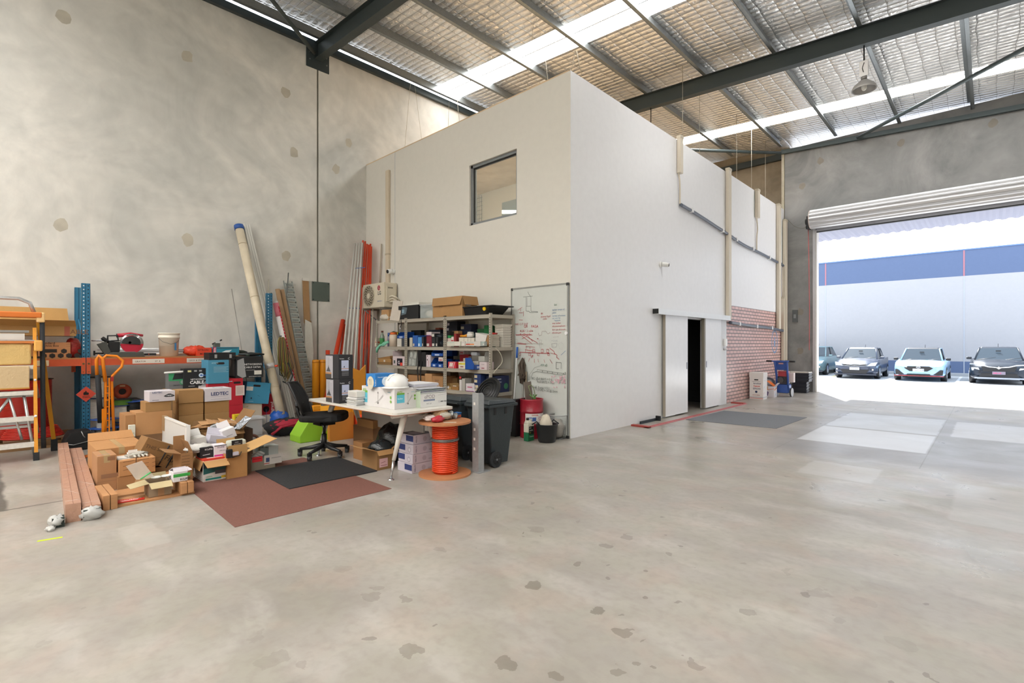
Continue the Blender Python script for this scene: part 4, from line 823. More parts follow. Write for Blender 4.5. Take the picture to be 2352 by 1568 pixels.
for i, (y0, y1, x, z, r, c, lab) in enumerate(((1.25, 3.3, -10.30, .10, .018, '#E4E6E8', 'white round bar lying on the rack deck, lowest'), (1.3, 3.2, -10.38, .03, .02, '#B6BABE', 'dull aluminium tube lying on the deck at the back'), (1.5, 2.9, -10.2, .02, .018, '#E8E8E8', 'white tube lying in front of the spirit level'))):
    q = MB(); q.cyl((x, y0, ZD+z+r if i != 1 else ZD+r), (x, y1, ZD+z+r if i != 1 else ZD+r), r, M(c, .3, .4), 10); o = q.build('metal_bar'); tag(o, lab, 'bar')
q = MB(); q.box((-10.34, 1.35, ZD+.0), (-10.26, 3.35, ZD+.1), M('#D9DBDD', .3, .3)); 
decal(q, frame((-10.26, 1.9, ZD), (0, 1, 0), (0, 0, 1)), [('r', .0, .02, .2, .055, '#3A4A78'), ('r', .1, .02, .2, .055, '#8A3A58'), ('l', [(-.5, .075), (1.4, .075)], .006, '#5A5E60')]); o = q.build('spirit_level'); tag(o, 'long silver level with blue and red badge behind the bucket', 'level')
bag('orange_bag', (-9.9, 2.5, ZD), (.1, .17, .09), M('#E0482A', .4, 0, 'film'), 'orange printed plastic bag beside the bucket', seed=8, jit=.18)
q = MB(); q.box((-9.88, 2.5, ZD), (-9.76, 2.72, ZD+.14), M('#DE4A2E', .4, 0, 'film')); decal(q, frame((-9.76, 2.5, ZD), (0, 1, 0), (0, 0, 1)), [('t', .01, .085, .045, 'HTRON', '#4A1410'), ('t', .04, .02, .045, 'MS20', '#4A1410')]); o = q.build('orange_package'); tag(o, 'orange wrapped package with dark writing left of the blue tool box', 'package')
carton((-9.76, 2.74, ZD), .14, .42, .15, 0, 'teal power tool box with white writing on the rack deck', name='tool_box', col='#2E8AA4', kind='plain', prints=[('r', [('r', 0, 0, .05, .15, '#B8285A'), ('t', .04, .02, .045, 'Makita', '#F0F0F0', 90), ('p', [(.1, .03), (.16, .02), (.26, .06), (.3, .10), (.2, .09), (.14, .06)], '#D8E8EC'), ('l', [(.06, .13), (.4, .135)], .01, '#3A2A22')])])
g = thing('clamp_tool', 'small grey clamp tool standing behind the teal tool box', 'tool', (-10.2, 2.92, ZD)); q = MB(); q.box((-.05, -.05, 0), (.05, .05, .22), M('#5A625E', .5)); q.build('body', g, bevel=.01); q = MB(); q.tube([(.03, -.08, .2), (.03, .08, .28)], .012, BL, 6); q.build('lever', g); q = MB(); q.box((.05, -.03, .22), (.06, .04, .27), M('#C4C8C8', .3)); q.build('jaw', g)
bag('dark_tool_roll', (-10.0, 3.18, ZD), (.13, .2, .05), M('#2A322C', .6, 0, 'cloth'), 'dark green tool roll at the right end of the deck', 'tool roll', seed=12)
# stuff under the rack : reels
GB = 'cable reels under the rack'
W_ = M('#D8D4CC', .5); Bf = M('#2454A8', .4); Kf = M('#1B1D20', .5)
def pr(u, v, X): p = PX(u, v, X); return p
def reelat(u, X, z0, R, H, cab, fl, label, **k):
    p = PX(u, 800, X); return reel('cable_reel', (X, p.y, z0), label, R, H, cab, fl, group=GB, **k)
q = MB(); q.box((-10.45, -1.2, 0), (-9.55, 1.0, .035), M('#A8835C', .8, 0, 'wood')); q.box((-10.45, -1.2, .035), (-10.3, 1.0, .10), M('#8A6A48', .8, 0, 'wood')); q.box((-9.7, -1.2, .035), (-9.55, 1.0, .10), M('#8A6A48', .8, 0, 'wood'))
for i in range(8): q.box((-10.45, -1.2+i*.28, .10), (-9.55, -1.2+i*.28+.2, .12), M('#B48C62', .8, 0, 'wood'))
o = q.build('timber_pallet'); tag(o, 'timber pallet under the rack behind the ladder', 'pallet')
RC = M('#C42A1E', .4, 0, 'plain'); q = MB(); q.box((-9.95, .18, .121), (-9.52, .98, .142), M('#8A6A50', .8, 0, 'wood')); o = q.build('timber_board'); tag(o, 'brown plywood board on the pallet under the red cable coil', 'board')
reel('cable_reel', (-10.08, .42, .143), 'large red cable reel under the rack behind the ladder', .30, .80, RC, M('#3A3530', .8), group=GB, fill=.93)
q = MB(); 
for i in range(7): q.torus((0, 0, .012+.02*i), .34-.012*i, .012, RC, n=36, k=6)
for i in range(3): q.torus((0, 0, .012), .28-.03*i, .012, RC, n=36, k=6)
o = q.build('cable_coil'); o.location = (-9.78, .48, .143); o.scale = (.72, .95, 1); tag(o, 'loose red cable coil on the board in front of the red reel', 'cable coil')
reelat(232, -10.05, 0, .18, .30, W_, Kf, 'white cable reel behind the blue upright on the floor', fill=.8)
reelat(224, -10.05, .301, .18, .32, W_, Bf, 'white cable reel stacked behind the orange tool handle', fill=.7)
reelat(224, -10.05, .622, .17, .32, W_, Kf, 'topmost pale cable reel behind the orange handle', fill=.75)
reelat(243, -9.62, 0, .20, .20, M('#C9CBD0', .4), Bf, 'white cable reel with blue flanges low behind the orange handle', fill=.72)
reelat(243, -9.62, .201, .18, .13, M('#D0D2D4', .4), Bf, 'low reel with blue flange and white cable end behind the handle', fill=.6)
reelat(288, -9.9, 0, .19, .24, W_, Bf, 'white cable reel with blue flanges, lowest below the green wire', fill=.72)
reelat(280, -9.85, .241, .155, .26, W_, Bf, 'white cable reel with blue flanges under the green wire reel', fill=.75)
reelat(280, -9.85, .502, .155, .09, M('#5E8C34', .45), Kf, 'green wire reel with black flanges on top of the reels', fill=.85)
reelat(252, -10.0, .32, .14, .16, M('#5A3A3C', .4), Kf, 'small dark red wire reel beside the green one', fill=.8)
reelat(308, -9.85, 0, .18, .22, M('#2A2C30', .5), Bf, 'black cable reel at the bottom next to the brown carton', fill=.85)
reelat(308, -9.85, .221, .18, .33, M('#101216', .5), Bf, 'black cable reel with bright blue top flange', fill=.85)
g = thing('cable_reel', 'orange flanged reel standing upright against the wall under the rack', 'cable reel', (-10.35, 1.56, .0)); 
q = MB(); q.lathe([(.05, -.01), (.125, -.01), (.125, .0), (.05, .0), (.05, -.01)], (.10, 0, .676), M('#B4492C', .6), 32, Matrix.Rotation(R_(90), 3, 'Y')); q.build('flange', g); q = MB(); q.cyl((-.05, 0, .676), (.09, 0, .676), .08, M('#2C1C18', .7), 20); q.build('core', g)
q = MB(); decal(q, frame((.102, -.035, .755), (0, 1, 0), (0, 0, 1)), [('r', 0, 0, .07, .03, '#C89878')]); q.build('sticker', g)
g2 = carton((-10.08, 1.28, 0), .38, .5, .55, 0, 'dark carton in the shade under the rack that carries the orange reel', col='#3A342C')
# box with cables of the wall side, right part under the rack
CBX = 'cable pull boxes under the rack'
bxX(-9.35, 384, 430, .0, 893, .3, 'lowest brown carton under the green topped pull box', col='#8A6B48')
p = PX(388, 800, -9.35)
carton((-9.37, p.y, .665), .22, .38, .32, 0, 'grey and green pull box left of the black networking cable box', col='#77787A', kind='plain', name='cable_box', group=CBX, prints=[('r', [('r', 0, .20, .38, .32, '#3C9A68'), ('p', [(.05, .22), (.33, .24), (.3, .32), (.08, .32)], '#23282A'), ('d', .19, .18, .045, '#3C9A68'), ('d', .19, .18, .03, '#8AA89A'), ('t', .06, .12, .03, 'SMART CABLE', '#3A3C40'), ('d', .09, .05, .018, '#B8C8D0')])])
q = MB(); q.tube([(-9.36, p.y-.06, 1.0), (-9.36, p.y+.2, 1.01), (-9.36, p.y+.34, 1.0)], .015, M('#E4E4E0'), 6); o = q.build('cable_scrap'); tag(o, 'short white cable end lying on the green and grey box', 'cable')
p = PX(426, 800, -9.3); bxX(-9.31, 426, 470, .0, 893, .3, 'brown carton under the black networking cable box', col='#7A5E40')
carton((-9.3, p.y-.02, .655), .22, .38, .40, 0, 'black networking cable box with white writing, upright', col='#1E2023', kind='plain', name='cable_box', group=CBX, prints=[('r', [('p', [(.38, .0), (.38, .28), (.22, .1), (.27, 0)], '#8A8C8E'), ('r', .05, .345, .10, .375, '#D8D49A'), ('r', .14, .35, .18, .375, '#A8A8A8'), ('r', .21, .35, .25, .375, '#A8A8A8'), ('d', .24, .29, .035, '#D0DCE8'), ('d', .24, .29, .015, '#3A60A8'), ('l', [(.24, .29), (.36, .285)], .012, '#3A6AB8'), ('t', .09, .215, .034, 'NETWORKING', '#E8E8E8'), ('t', .08, .155, .068, 'CABLE', '#F4F4F4', 0, .03), ('r', .2, .02, .35, .12, '#C8C8C8'), ('l', [(.06, .12), (.15, .12)], .008, '#B8B8B8'), ('l', [(.06, .08), (.15, .08)], .008, '#B8B8B8'), ('l', [(.06, .04), (.15, .04)], .008, '#B8B8B8')])])
# stacks right of it
LG = '#B81E30'
def hole(x, y, w=.08): return ('p', [(x-w, y-.018), (x+w, y-.018), (x+w+.015, y), (x+w, y+.018), (x-w, y+.018), (x-w-.015, y)], '#1A0A0C')
X1 = -9.2
a = PX(477, 800, X1).y; b = PX(525, 800, X1).y
carton((X1, a, 0), .38, b-a, .38, 0, 'lowest red cable box under the teal box', col=LG, kind='plain', name='cable_box', group=CBX)
carton((X1, a, .382), .38, b-a, .42, 0, 'red cable box with hand hole directly under the teal box', col=LG, kind='plain', name='cable_box', group=CBX, prints=[('r', [hole(.19, .34, .05), ('r', .17, .18, .32, .29, '#E0D6D0')])])
carton((X1+.02, a+.0, .804), .36, b-a+.0, .385, 0, 'teal blue cable box with hand hole below the black case', col='#4A8FAE', kind='plain', name='cable_box', group=CBX, prints=[('r', [hole(.18, .33, .05), ('t', .05, .33, .022, 'LEGRAND', '#B8D8E4', 0)]+[('l', [(.08, .27-.02*i), (.30-.03*(i % 2), .27-.02*i)], .005, '#A8CCDA') for i in range(5)]+[('r', .3, .02, .36, .03, '#A8CCDA')])])
g = thing('tool_case', 'small black case with silver latches on top of the teal box', 'case', (X1+.0, a, 1.19)); q = MB(); q.box((-.28, .02, 0), (0, .42, .12), M('#1A1B1E', .5)); q.box((-.285, .015, .06), (.004, .425, .068), M('#2C2E30', .5)); q.build('shell', g, bevel=.012)
for y in (.1, .32): q = MB(); q.box((0, y, .03), (.01, y+.035, .09), M('#C8CACC', .3, .8)); q.build('latch', g)
a = PX(526, 800, X1).y; b = PX(558, 800, X1).y
carton((X1, a, 0), .38, b-a, .42, 0, 'lower tall red cable box with small print right of the LED cartons', col=LG, kind='plain', name='cable_box', group=CBX, prints=[('r', [('l', [(.04, .26-.02*i), (.2+.01*(i % 3), .26-.02*i)], .005, '#D87A80') for i in range(8)])])
carton((X1, a, .422), .38, b-a, .45, 0, 'upper tall red cable box with white label and hand hole', col=LG, kind='plain', name='cable_box', group=CBX, prints=[('r', [hole(.125, .38, .045), ('r', .1, .16, .24, .33, '#D8C8C0')]+[('l', [(.12, .3-.02*i), (.22, .3-.02*i)], .004, '#8A6A68') for i in range(6)])])
a = PX(545, 800, -9.25).y
carton((-9.22, a-.03, .874), .36, .44, .365, 0, 'black networking cable box standing across the red boxes', col='#202225', kind='plain', name='cable_box', group=CBX, rot=(R_(0), 0, R_(0)), prints=[('r', [('p', [(.02, .05), (.02, .3), (.12, .34), (.16, .02), (.1, .0)], '#9A9C9E'), ('t', .13, .215, .042, 'NETWORKING', '#E4E4E4'), ('t', .13, .165, .042, 'CABLE CAT6A', '#E4E4E4'), ('l', [(.16, .13), (.3, .13)], .006, '#A8A8A8'), ('r', .29, .05, .41, .12, '#DEDAD2'), ('t', .2, .01, .02, 'NETWORKING CABLE', '#C8C8C8'), ('p', [(.12, .31), (.34, .31), (.3, .335), (.16, .335)], '#0A0A0C')]), ('f', [('r', .04, .03, .3, .32, '#6A6664')])])
g = thing('black_drill', 'black and green power tool lying on the networking cable box', 'tool', (-9.35, a+.05, 1.24)); q = MB(); q.tube([(0, 0, .03), (0, .2, .035), (0, .42, .03)], [.02, .035, .015], M('#23282A', .5), 8); q.build('body', g); q = MB(); q.tube([(0, .1, .03), (.05, .16, .015)], .014, M('#3C4A40', .5), 6); q.build('handle', g)
a = PX(560, 800, -9.3).y
carton((-9.33, a+.02, .432), .3, .40, .37, 0, 'teal cable box tipped forward under the networking box', col='#3E8CB0', kind='plain', name='cable_box', group=CBX, rot=(R_(-7), 0, 0), prints=[('r', [hole(.17, .31, .05), ('r', .0, .22, .11, .29, '#C8C8C0'), ('d', .1, .09, .014, '#10283A'), ('l', [(.2, .14), (.24, .13)], .005, '#1A4460'), ('t', .06, .03, .018, 'LEGRAND', '#A8D0E0')])])
carton((-9.36, a+.0, 0), .3, .32, .425, 0, 'beige cable box with round hole and pink wire', col='#CFC2AE', kind='plain', name='cable_box', group=CBX, prints=[('r', [('d', .14, .15, .022, '#1A1414'), ('l', [(.14, .15), (.1, .11), (.06, .02)], .006, '#D88088'), ('r', .06, .36, .09, .37, '#B8A058')])])
a = PX(586, 800, -9.52).y
g = carton((-9.52, a-.01, 0), .3, .36, .53, 0, 'red and white cable box with hole and sideways brand name', col=LG, kind='plain', name='cable_box', group=CBX, prints=[('r', [('r', 0, 0, .36, .17, '#DCD6CE'), ('d', .2, .27, .055, '#120C10'), ('t', .325, .175, .075, 'legrand', '#F0E0E0', 90, .02), ('l', [(.285, .175), (.325, .175), (.325, .215), (.285, .215), (.285, .175)], .006, '#F0E0E0'), ('l', [(.2, .27), (.21, .0)], .007, '#5A6A9A')])])
hose([(-9.28, 2.95, .45), (-9.2, 2.9, .3), (-9.22, 2.98, .12), (-9.2, 3.25, .012)], .008, M('#3A4A9A'), 'blue_wire', 'thin blue wire curling from the red boxes to the floor', 'cable')
bag('blue_plastic_bag', (-9.2, 3.64, 0), (.13, .15, .14), M('#1E56B0', .3, 0, 'film'), 'crumpled blue plastic bag beside the leaning white pipe', seed=3, jit=.15)
g = thing('hand_truck', 'orange hand truck with black grip sleeve leaning before the rack', 'hand truck', (-9.42, 1.17, 0)); OR = M('#F08A1A', .35, 0, 'plain', 'orange_paint')
q = MB(); q.tube([(0, .06, .08), (-.03, .07, .95), (-.03, .05, 1.10), (-.03, .04, 1.24), (-.03, .08, 1.285), (-.03, .20, 1.27), (-.03, .275, 1.2), (-.03, .26, 1.11), (-.03, .15, .98), (-.03, .14, .9), (0, .165, .06)], .019, OR, 10); q.build('handle_frame', g)
q = MB(); q.tube([(0, .06, .9), (-.01, .03, 1.24), (-.02, -.01, 1.28), (-.03, -.035, 1.22), (-.02, -.03, .98)], .022, OR, 8); q.build('side_loop', g)
q = MB(); q.tube([(-.02, -.02, 1.0), (-.02, .01, .3)], .034, RUB, 10); q.build('grip_sleeve', g, label='black rubber sleeve')
q = MB(); q.box((-.02, .02, .02), (.01, .075, .5), OR); q.box((-.02, .10, .02), (.01, .115, .95), OR)
for i in range(8): q.box((-.015, .06, .12+.1*i), (.0, .11, .135+.1*i), OR)
q.build('rail_plate', g); q = MB(); decal(q, frame((.0, .125, .9), (0, 1, 0), (0, 0, 1)), [('r', 0, 0, .035, .07, '#A8281E')]); q.build('sticker', g)
q = MB(); q.box((-.2, -.02, .0), (.0, .22, .02), OR); q.build('toe_plate', g)
for y in (-.06, .24): q = MB(); q.cyl((-.12, y-.02, .1), (-.12, y+.02, .1), .1, RUB, 20); q.build('wheel', g)
# black bag, orange label
g = thing('duffel_bag', 'black duffel bag with silver zip on the floor before the rack', 'bag', (-9.0, .72, 0)); q = MB(); q.prism([(0, .0, 0), (0, .40, 0), (0, .42, .12), (0, .30, .26), (0, .08, .26), (0, .02, .12)], (-.36, 0, 0), M('#0E0F12', .7, 0, 'cloth')); q.build('body', g, bevel=.03, sub=1)
q = MB(); q.tube([(.004, .06, .10), (.01, .12, .085), (.006, .34, .13)], .004, M('#C8CACC', .3, .7), 5); q.tube([(-.0, .2, .26), (.02, .22, .2), (.005, .24, .17)], .005, M('#C8CACC', .3, .7), 5); q.build('zip', g, label='silver zip')
q = MB(); q.prism([Vector((-8.34, .90, .004)), Vector((-8.40, 1.12, .004)), Vector((-8.58, 1.12, .004)), Vector((-8.52, .86, .004))], (0, 0, .004), M('#D8741E', .5)); decal(q, frame((-8.45, .94, .008), (0, 1, 0), (-1, 0, 0)), [('t', .01, -.03, .07, 'VZSL', '#5A2808'), ('l', [(.0, -.05), (.14, -.05)], .006, '#5A2808')]); o = q.build('orange_card'); tag(o, 'orange printed card on the floor beside the black bag', 'card')
# ================= the pile of cartons =================
def cb(u, v, z, uL, uR, vt, label, **k):
    """box from its near bottom corner pixel, the columns where its two visible faces end and the top at the corner"""
    c = G(u, v, z); w = c.x-PY(uL, 800, c.y).x; d = PX(uR, 800, c.x).y-c.y; h = PX(u, vt, c.x).z-z
    return carton(c, k.pop('w', w), k.pop('d', d), h, 0, label, **k)
# mats
def mat_(pts, m, label, name='floor_mat', th=.006):
    q = MB(); q.prism([Vector((*p, .0005)) for p in pts], (0, 0, th), m); o = q.build(name); return tag(o, label, 'mat')
mat_([(-4.33, 1.37), (-4.35, 2.82), (-6.35, 2.82), (-6.35, 1.43)], M('#7E5348', .9, 0, 'cloth'), 'brown felt mat on the floor in front of the cartons', th=.003)
mat_([(-5.06, 2.10), (-5.06, 3.09), (-6.06, 3.12), (-6.06, 2.13)], M('#26272A', .75, 0, 'rubber'), 'black rubber mat overlapping the brown mat', th=.012)
mat_([(-2.66, 9.36), (-2.62, 11.2), (-4.2, 11.1), (-4.23, 9.27)], M('#77797F', .95, 0, 'cloth'), 'grey carpet mat in front of the sliding doors', th=.006)
# long shrink wrapped packs
WRP = M('#B58C76', .42, 0, 'film', 'wrapped_carton')
for (y0, y1, h, lab, L) in ((0, .098, .15, 'long brown shrink wrapped carton pack on the floor, taller left one', 3.45), (.105, .225, .11, 'long brown shrink wrapped carton pack on the floor, lower right one', 3.15)):
    g = thing('wrapped_pack', lab, 'package', (-5.42, .455+y0, 0), -3.6, 'long wrapped packs')
    q = MB(); q.box((-L, 0, 0), (0, y1-y0, h), WRP); q.box((-L, (y1-y0)/2-.002, h), (0, (y1-y0)/2+.002, h+.001), M('#8A6450', .6)); q.build('carton', g, bevel=.006)
    q = MB()
    for i in range(7): x = -.12-i*.47; q.tube([(x, 0, h+.001), (x+.3*math.sin(i*2.1+y0*30), (y1-y0), h+.001)], .0013, M('#DCCFC8', .2), 4)
    for i in range(5): x = -.2-i*.66; q.tube([(x, -.002, .02), (x+.2, -.002, h)], .0015, M('#DCCFC8', .2), 4)
    q.build('film_fold', g)['kind'] = 'stuff'
    q = MB()
    if y0 == 0:
        q.box((-.02, -.075, .0), (.085, -.005, .035), M('#2A332F', .8)); q.box((.0, -.08, .04), (.09, -.005, .075), M('#2A332F', .8)); FM = glassm('#E6E6E2', .15, .55, 'shrink_film'); bagmesh(q, (.04, -.05, .045), .075, .05, .045, FM, 90, .25); bagmesh(q, (.12, -.09, .015), .05, .03, .016, FM, 91, .3)
    else:
        q.box((.0, .005, .01), (.05, y1-y0-.005, .09), M('#2A332F', .8)); bagmesh(q, (.03, .06, .05), .05, .075, .055, FM, 92, .2)
    q.build('foam_end', g, label='dark foam end with loose film')
# timber frame under the near cartons
g = thing('timber_pallet', 'low pine frame on the floor under the small open carton', 'pallet', (-5.58, .715, 0)); PINE = M('#B9875A', .7, 0, 'wood', 'pine_timber')
for y in (.0, .053): q = MB(); q.box((-.47, y, 0), (0, y+.048, .13), PINE); q.build('bearer', g, bevel=.003)
for y in (.58, .635): q = MB(); q.box((-.6, y, .022), (.01, y+.05, .13), PINE); q.build('bearer', g, bevel=.003)
for x, e in ((-.28, .70), (-.62, .57)): q = MB(); q.box((x, .103, 0), (x+.25, e, .02), PINE); q.build('plank', g)
q = MB(); q.prism([Vector((-5.66, .81, .024)), Vector((-5.64, 1.02, .024)), Vector((-5.70, 1.03, .024)), Vector((-5.78, .8, .024))], (0, 0, .004), '#D82C26'); decal(q, frame((-5.70, .84, .028), (.07, 1, 0), (-1, .07, 0)), [('t', .01, 0, .035, 'CAUTION', '#F0D8D0'), ('r', .02, -.02, .14, -.005, '#F0D8D0')]); o = q.build('red_tag'); tag(o, 'red card with white lettering lying on the pine frame', 'card')
GP = None
TP = dict(tape=True)
# D big flat carton behind, A tall, B upper, C lower
p = G(245, 1128); XA = p.x
carton((XA-.36, .80, 0), .62, .42, .36, 0, 'large brown carton with lifted flap at the back of the near stack', col='#B88655', flaps={'l': (55, .13)}, tape=True)
bxX(XA, 223, 268, 0, 1046, .34, 'tall taped brown carton at the front left of the near stack', col='#B08159', prints=[('r', [('r', .08, .30, .14, .34, '#8A6244'), ('r', .03, .13, .18, .17, '#946C50'), ('l', [(.0, .1), (.2, .1)], .003, '#946C50')]), ('t', [('l', [(.01, .06), (.12, .09)], .006, '#3C4AA8')])], tape=True)
bxX(XA+.05, 270, 320, 0, 1092, .36, 'torn brown carton at the bottom right of the near stack', col='#A97B50', prints=[('r', [('p', [(.12, .0), (.22, .0), (.22, .15), (.17, .16)], '#C9A87C')]), ('r', [('l', [(.02, .16), (.22, .17)], .02, '#CDAE86')])])
zb = PX(300, 1091, XA+.05).z+.001
bxX(XA+.06, 274, 357, zb, 1054, .36, 'brown carton with scribbled lines and white gloves on its top', col='#BB8858', prints=[('r', [('l', [(.03+.12*i, .14-.04*j), (.12+.12*i, .145-.04*j)], .004, '#6A4A30') for i in range(3) for j in range(3)]+[('r', .13, 0, .14, .18, '#7A5638')]), ('t', [('r', .0, .08, .14, .3, '#DAD6D0'), ('r', .02, .12, .1, .14, '#3A3A3C')])])
zt_ = PX(315, 1054, XA+.06).z
g = thing('work_glove', 'crumpled pale work gloves on the scribbled carton', 'gloves', (XA-.08, PX(318, 800, XA).y, zt_+.001)); q = MB(); bagmesh(q, (0, 0, .025), .06, .09, .028, M('#C9C5BA', .8, 0, 'cloth'), 5, .25)
for i in range(4): q.tube([(.03, -.04+.03*i, .02), (.07, -.03+.035*i, .02), (.09, -.02+.03*i, .008)], .010, M('#D2CEC2', .8, 0, 'cloth'), 6)
q.build('palm', g)
carton((XA-.05, PX(296, 800, XA).y, zt_+.001), .06, .08, .05, 0, 'small white carton scrap standing on the scribbled carton', col='#E0DAD2', name='paper_scrap', cat='paper', flaps={'r': (-10, .03)})
carton((-7.1, .80, 0), .12, .2, .10, 0, 'small brown carton left of the near stack by the wrapped packs', col='#A07850', rot=(0, 0, R_(20)), flaps={'r': (30, .1)})
# E open small carton with clear packets, F white fitting box
E_ = bxX(-5.66, 342, 394, .024, 1106, .2, 'small open carton with clear plastic packets on the pine frame', col='#948068', open_=True, inner='#BFAE86', flaps={'r': (115, .09), 'f': (100, .14), 'l': (10, .05)}, prints=[('r', [('r', .07, 0, .12, .11, '#A87E58')])])
g = thing('plastic_packet', 'clear plastic clamshell with green edge leaning out of the small open carton', 'packet', (-5.70, 1.02, .20)); q = MB(); q.hull8([Vector((0, -.05, .0)), Vector((0, .09, .0)), Vector((-.06, .09, .0)), Vector((-.06, -.05, .0))], [Vector((-.02, -.12, .13)), Vector((-.02, .0, .16)), Vector((-.05, .0, .16)), Vector((-.05, -.12, .13))], glassm('#E8E4DC', .08, .35)); q.build('shell', g); q = MB(); q.tube([(.003, -.02, .0), (.003, .06, .05)], .006, '#4CB868'); q.build('edge_strip', g)
for i, (dy, dz_) in enumerate(((.04, .12), (.12, .13))):
    q = MB(); q.torus((0, 0, 0), .035, .006, M('#DDE0DC', .3), n=18, k=6); q.lathe([(0, -.008), (.03, -.008), (.03, 0), (0, 0)], (0, 0, 0), M('#E8E8E2', .4), 16); o = q.build('round_fitting'); o.location = (-5.75, PX(350, 800, -5.7).y+dy, .185); tag(o, ['left', 'right'][i]+' white round fitting lying in the small open carton', 'fitting')
bxX(-5.63, 398, 431, .133, 1084, .17, 'white box with green band and black brand name on the right timber', col='#D5D0D2', kind='plain', inner='#CFC8CE', flaps={'l': (-70, .12), 'b': (80, .04), 'r': (-40, .05)}, prints=[('r', [('r', 0, .045, .14, .075, '#3CA448'), ('t', .01, .05, .018, 'Conduit Fittings', '#1E6A2A'), ('t', .055, .012, .025, 'ECLIPSE', '#2A282A', 0, .03)])])
G_ = bxX(-6.0, 415, 443, 0, 1040, .3, 'tall brown open carton with raised flaps behind the white green banded box', col='#9A7148', open_=True, flaps={'l': (5, .14), 'f': (75, .13), 'b': (-20, .12)}, prints=[('r', [('l', [(.01, .3-.03*i), (.08, .3-.03*i)], .004, '#5A4028') for i in range(5)])])
carton((-6.45, 1.12, 0), .3, .38, .13, 0, 'plain brown carton under the fallen FRAGILE carton', col='#8A6440')
g = carton((-6.44, 1.09, .25), .24, .40, .24, 0, 'long brown FRAGILE carton lying at a slant with black straps', col='#8E683E', rot=(R_(-27), 0, R_(4)), prints=[('r', [('t', .02, .14, .05, 'THIS SIDE', '#5A4028'), ('t', .24, .08, .075, 'FRAGILE', '#4A3420', -8, .02)])])
q = MB()
for y in (.22, .30): q.tube([(.008, y, 0), (.008, y, .22), (-.1, y+.02, .235), (-.22, y, .22)], .006, RUB, 5)
q.build('strap', g, label='black strap')
# white panel with tape
g = thing('led_panel', 'white framed light panel leaning in the middle of the pile with brown tape', 'light panel', (-7.64, 1.555, .004), 0, None, (R_(-1), 0, 0))
q = MB(); q.box((0, 0, 0), (1.14, .03, .54), M('#D6D5D2', .5)); q.build('panel', g, bevel=.004); q = MB(); 
for a, b_ in (((0, -.006, 0), (1.14, 0, .02)), ((0, -.006, .52), (1.14, 0, .54)), ((0, -.006, 0), (.02, 0, .54)), ((1.12, -.006, 0), (1.146, .034, .54))): q.box(a, b_, M('#ECEBE8', .4))
q.build('rim', g); q = MB(); q.box((-.003, -.008, .36), (.16, .034, .544), M('#A68A68', .4, 0, 'film')); q.build('tape_patch', g, label='brown tape')
# J and the left column
XJ = -7.6
bxX(XJ, 300, 396, 0, 997, .5, 'dark shaded carton at the base behind the white panel', col='#7A5A3C')
zj = PX(350, 997, XJ).z+.001
bxX(XJ-.02, 288, 311, zj, 953, .4, 'small brown carton left of the large flat faced carton', col='#A87A4E', open_=False)
bxX(XJ+.05, 296, 311, zj, 976, .05, 'small white packet with green letters beside the flat faced carton', col='#DAD8C8', kind='plain', name='packet', cat='packet', prints=[('r', [('t', .004, .04, .016, 'TRADE', '#7A8A3A')])])
bxX(XJ, 312, 396, zj, 945, .38, 'large flat faced brown carton carrying two lamp cartons', col='#B98A5C', tape=False)
z1 = PX(354, 945, XJ).z+.001
bxX(XJ+.0, 334, 393, z1, 922, .3, 'brown lamp carton directly under the left white lamp carton', col='#A37C4C', tape=False)
z2 = PX(363, 922, XJ).z+.001
LED = [('t', .03, .105, .03, 'LEDTEC', '#3A4C78', 0, .02)]
def lampdraw(cx, cy, s): return [('p', [(cx-s, cy), (cx-s*.5, cy+s*.3), (cx-s*.2, cy+s*.45), (cx+s*.2, cy+s*.45), (cx+s*.5, cy+s*.3), (cx+s, cy), (cx+s*.6, cy-s*.2), (cx-s*.6, cy-s*.2)], '#202226'), ('p', [(cx-s*.65, cy), (cx+s*.65, cy), (cx+s*.4, cy+.22*s), (cx-s*.4, cy+.22*s)], '#8A8C90'), ('d', cx-s*.15, cy+.05*s, s*.08, '#E0E0E0'), ('d', cx+s*.15, cy+.05*s, s*.08, '#E0E0E0')]
bxX(XJ+.02, 343, 402, z2, 898, .3, 'white lamp carton with drawn high bay lamp, left end of the stack', col='#C8C2C8', kind='plain', group='lamp cartons with printed white faces', prints=[('r', LED+lampdraw(.21, .065, .062)+[('l', [(.03, .02), (.10, .02)], .006, '#6A6A78')])])
# LED carton wall
XL = -7.75; cols = ((410, 468), (470, 527)); zs = [0, .17, .34, .505, .665, .84]
nm = ['bottom', 'second from bottom', 'third from bottom', 'fourth from bottom', 'top']
for ci, (a, b_) in enumerate(cols):
    for k in range(5):
        if k == 4 and ci == 1: continue
        y0 = PX(a, 800, XL).y; y1 = PX(b_, 800, XL).y
        carton((XL+(.0 if k % 2 else .015), y0+.004*(k % 2), zs[k]), .30, y1-y0-.008, zs[k+1]-zs[k]-.002, 0, 'plain brown lamp carton, %s row of the %s column' % (nm[k], ['left', 'right'][ci]), col=['#A67F50', '#A27A4A'][k % 2], group='plain brown lamp cartons in two columns')
a, b_ = cols[1]; y0 = PX(a, 800, XL).y; y1 = PX(b_, 800, XL).y
carton((XL+.02, y0, zs[4]), .32, y1-y0+.02, .175, 0, 'white lamp carton with large blue and black lettering on top of the right column', col='#CFC9CE', kind='plain', group='lamp cartons with printed white faces', prints=[('r', [('t', .07, .08, .062, 'LEDTEC', '#2A3A6A', 0, .03), ('l', [(.07, .06), (.28, .065)], .003, '#8A8AA0'), ('l', [(.07, .025), (.3, .03)], .005, '#A8A4B0')]), ('t', [('d', .2, .16, .07, '#8A8A90'), ('d', .2, .16, .045, '#D0CCD0')])])
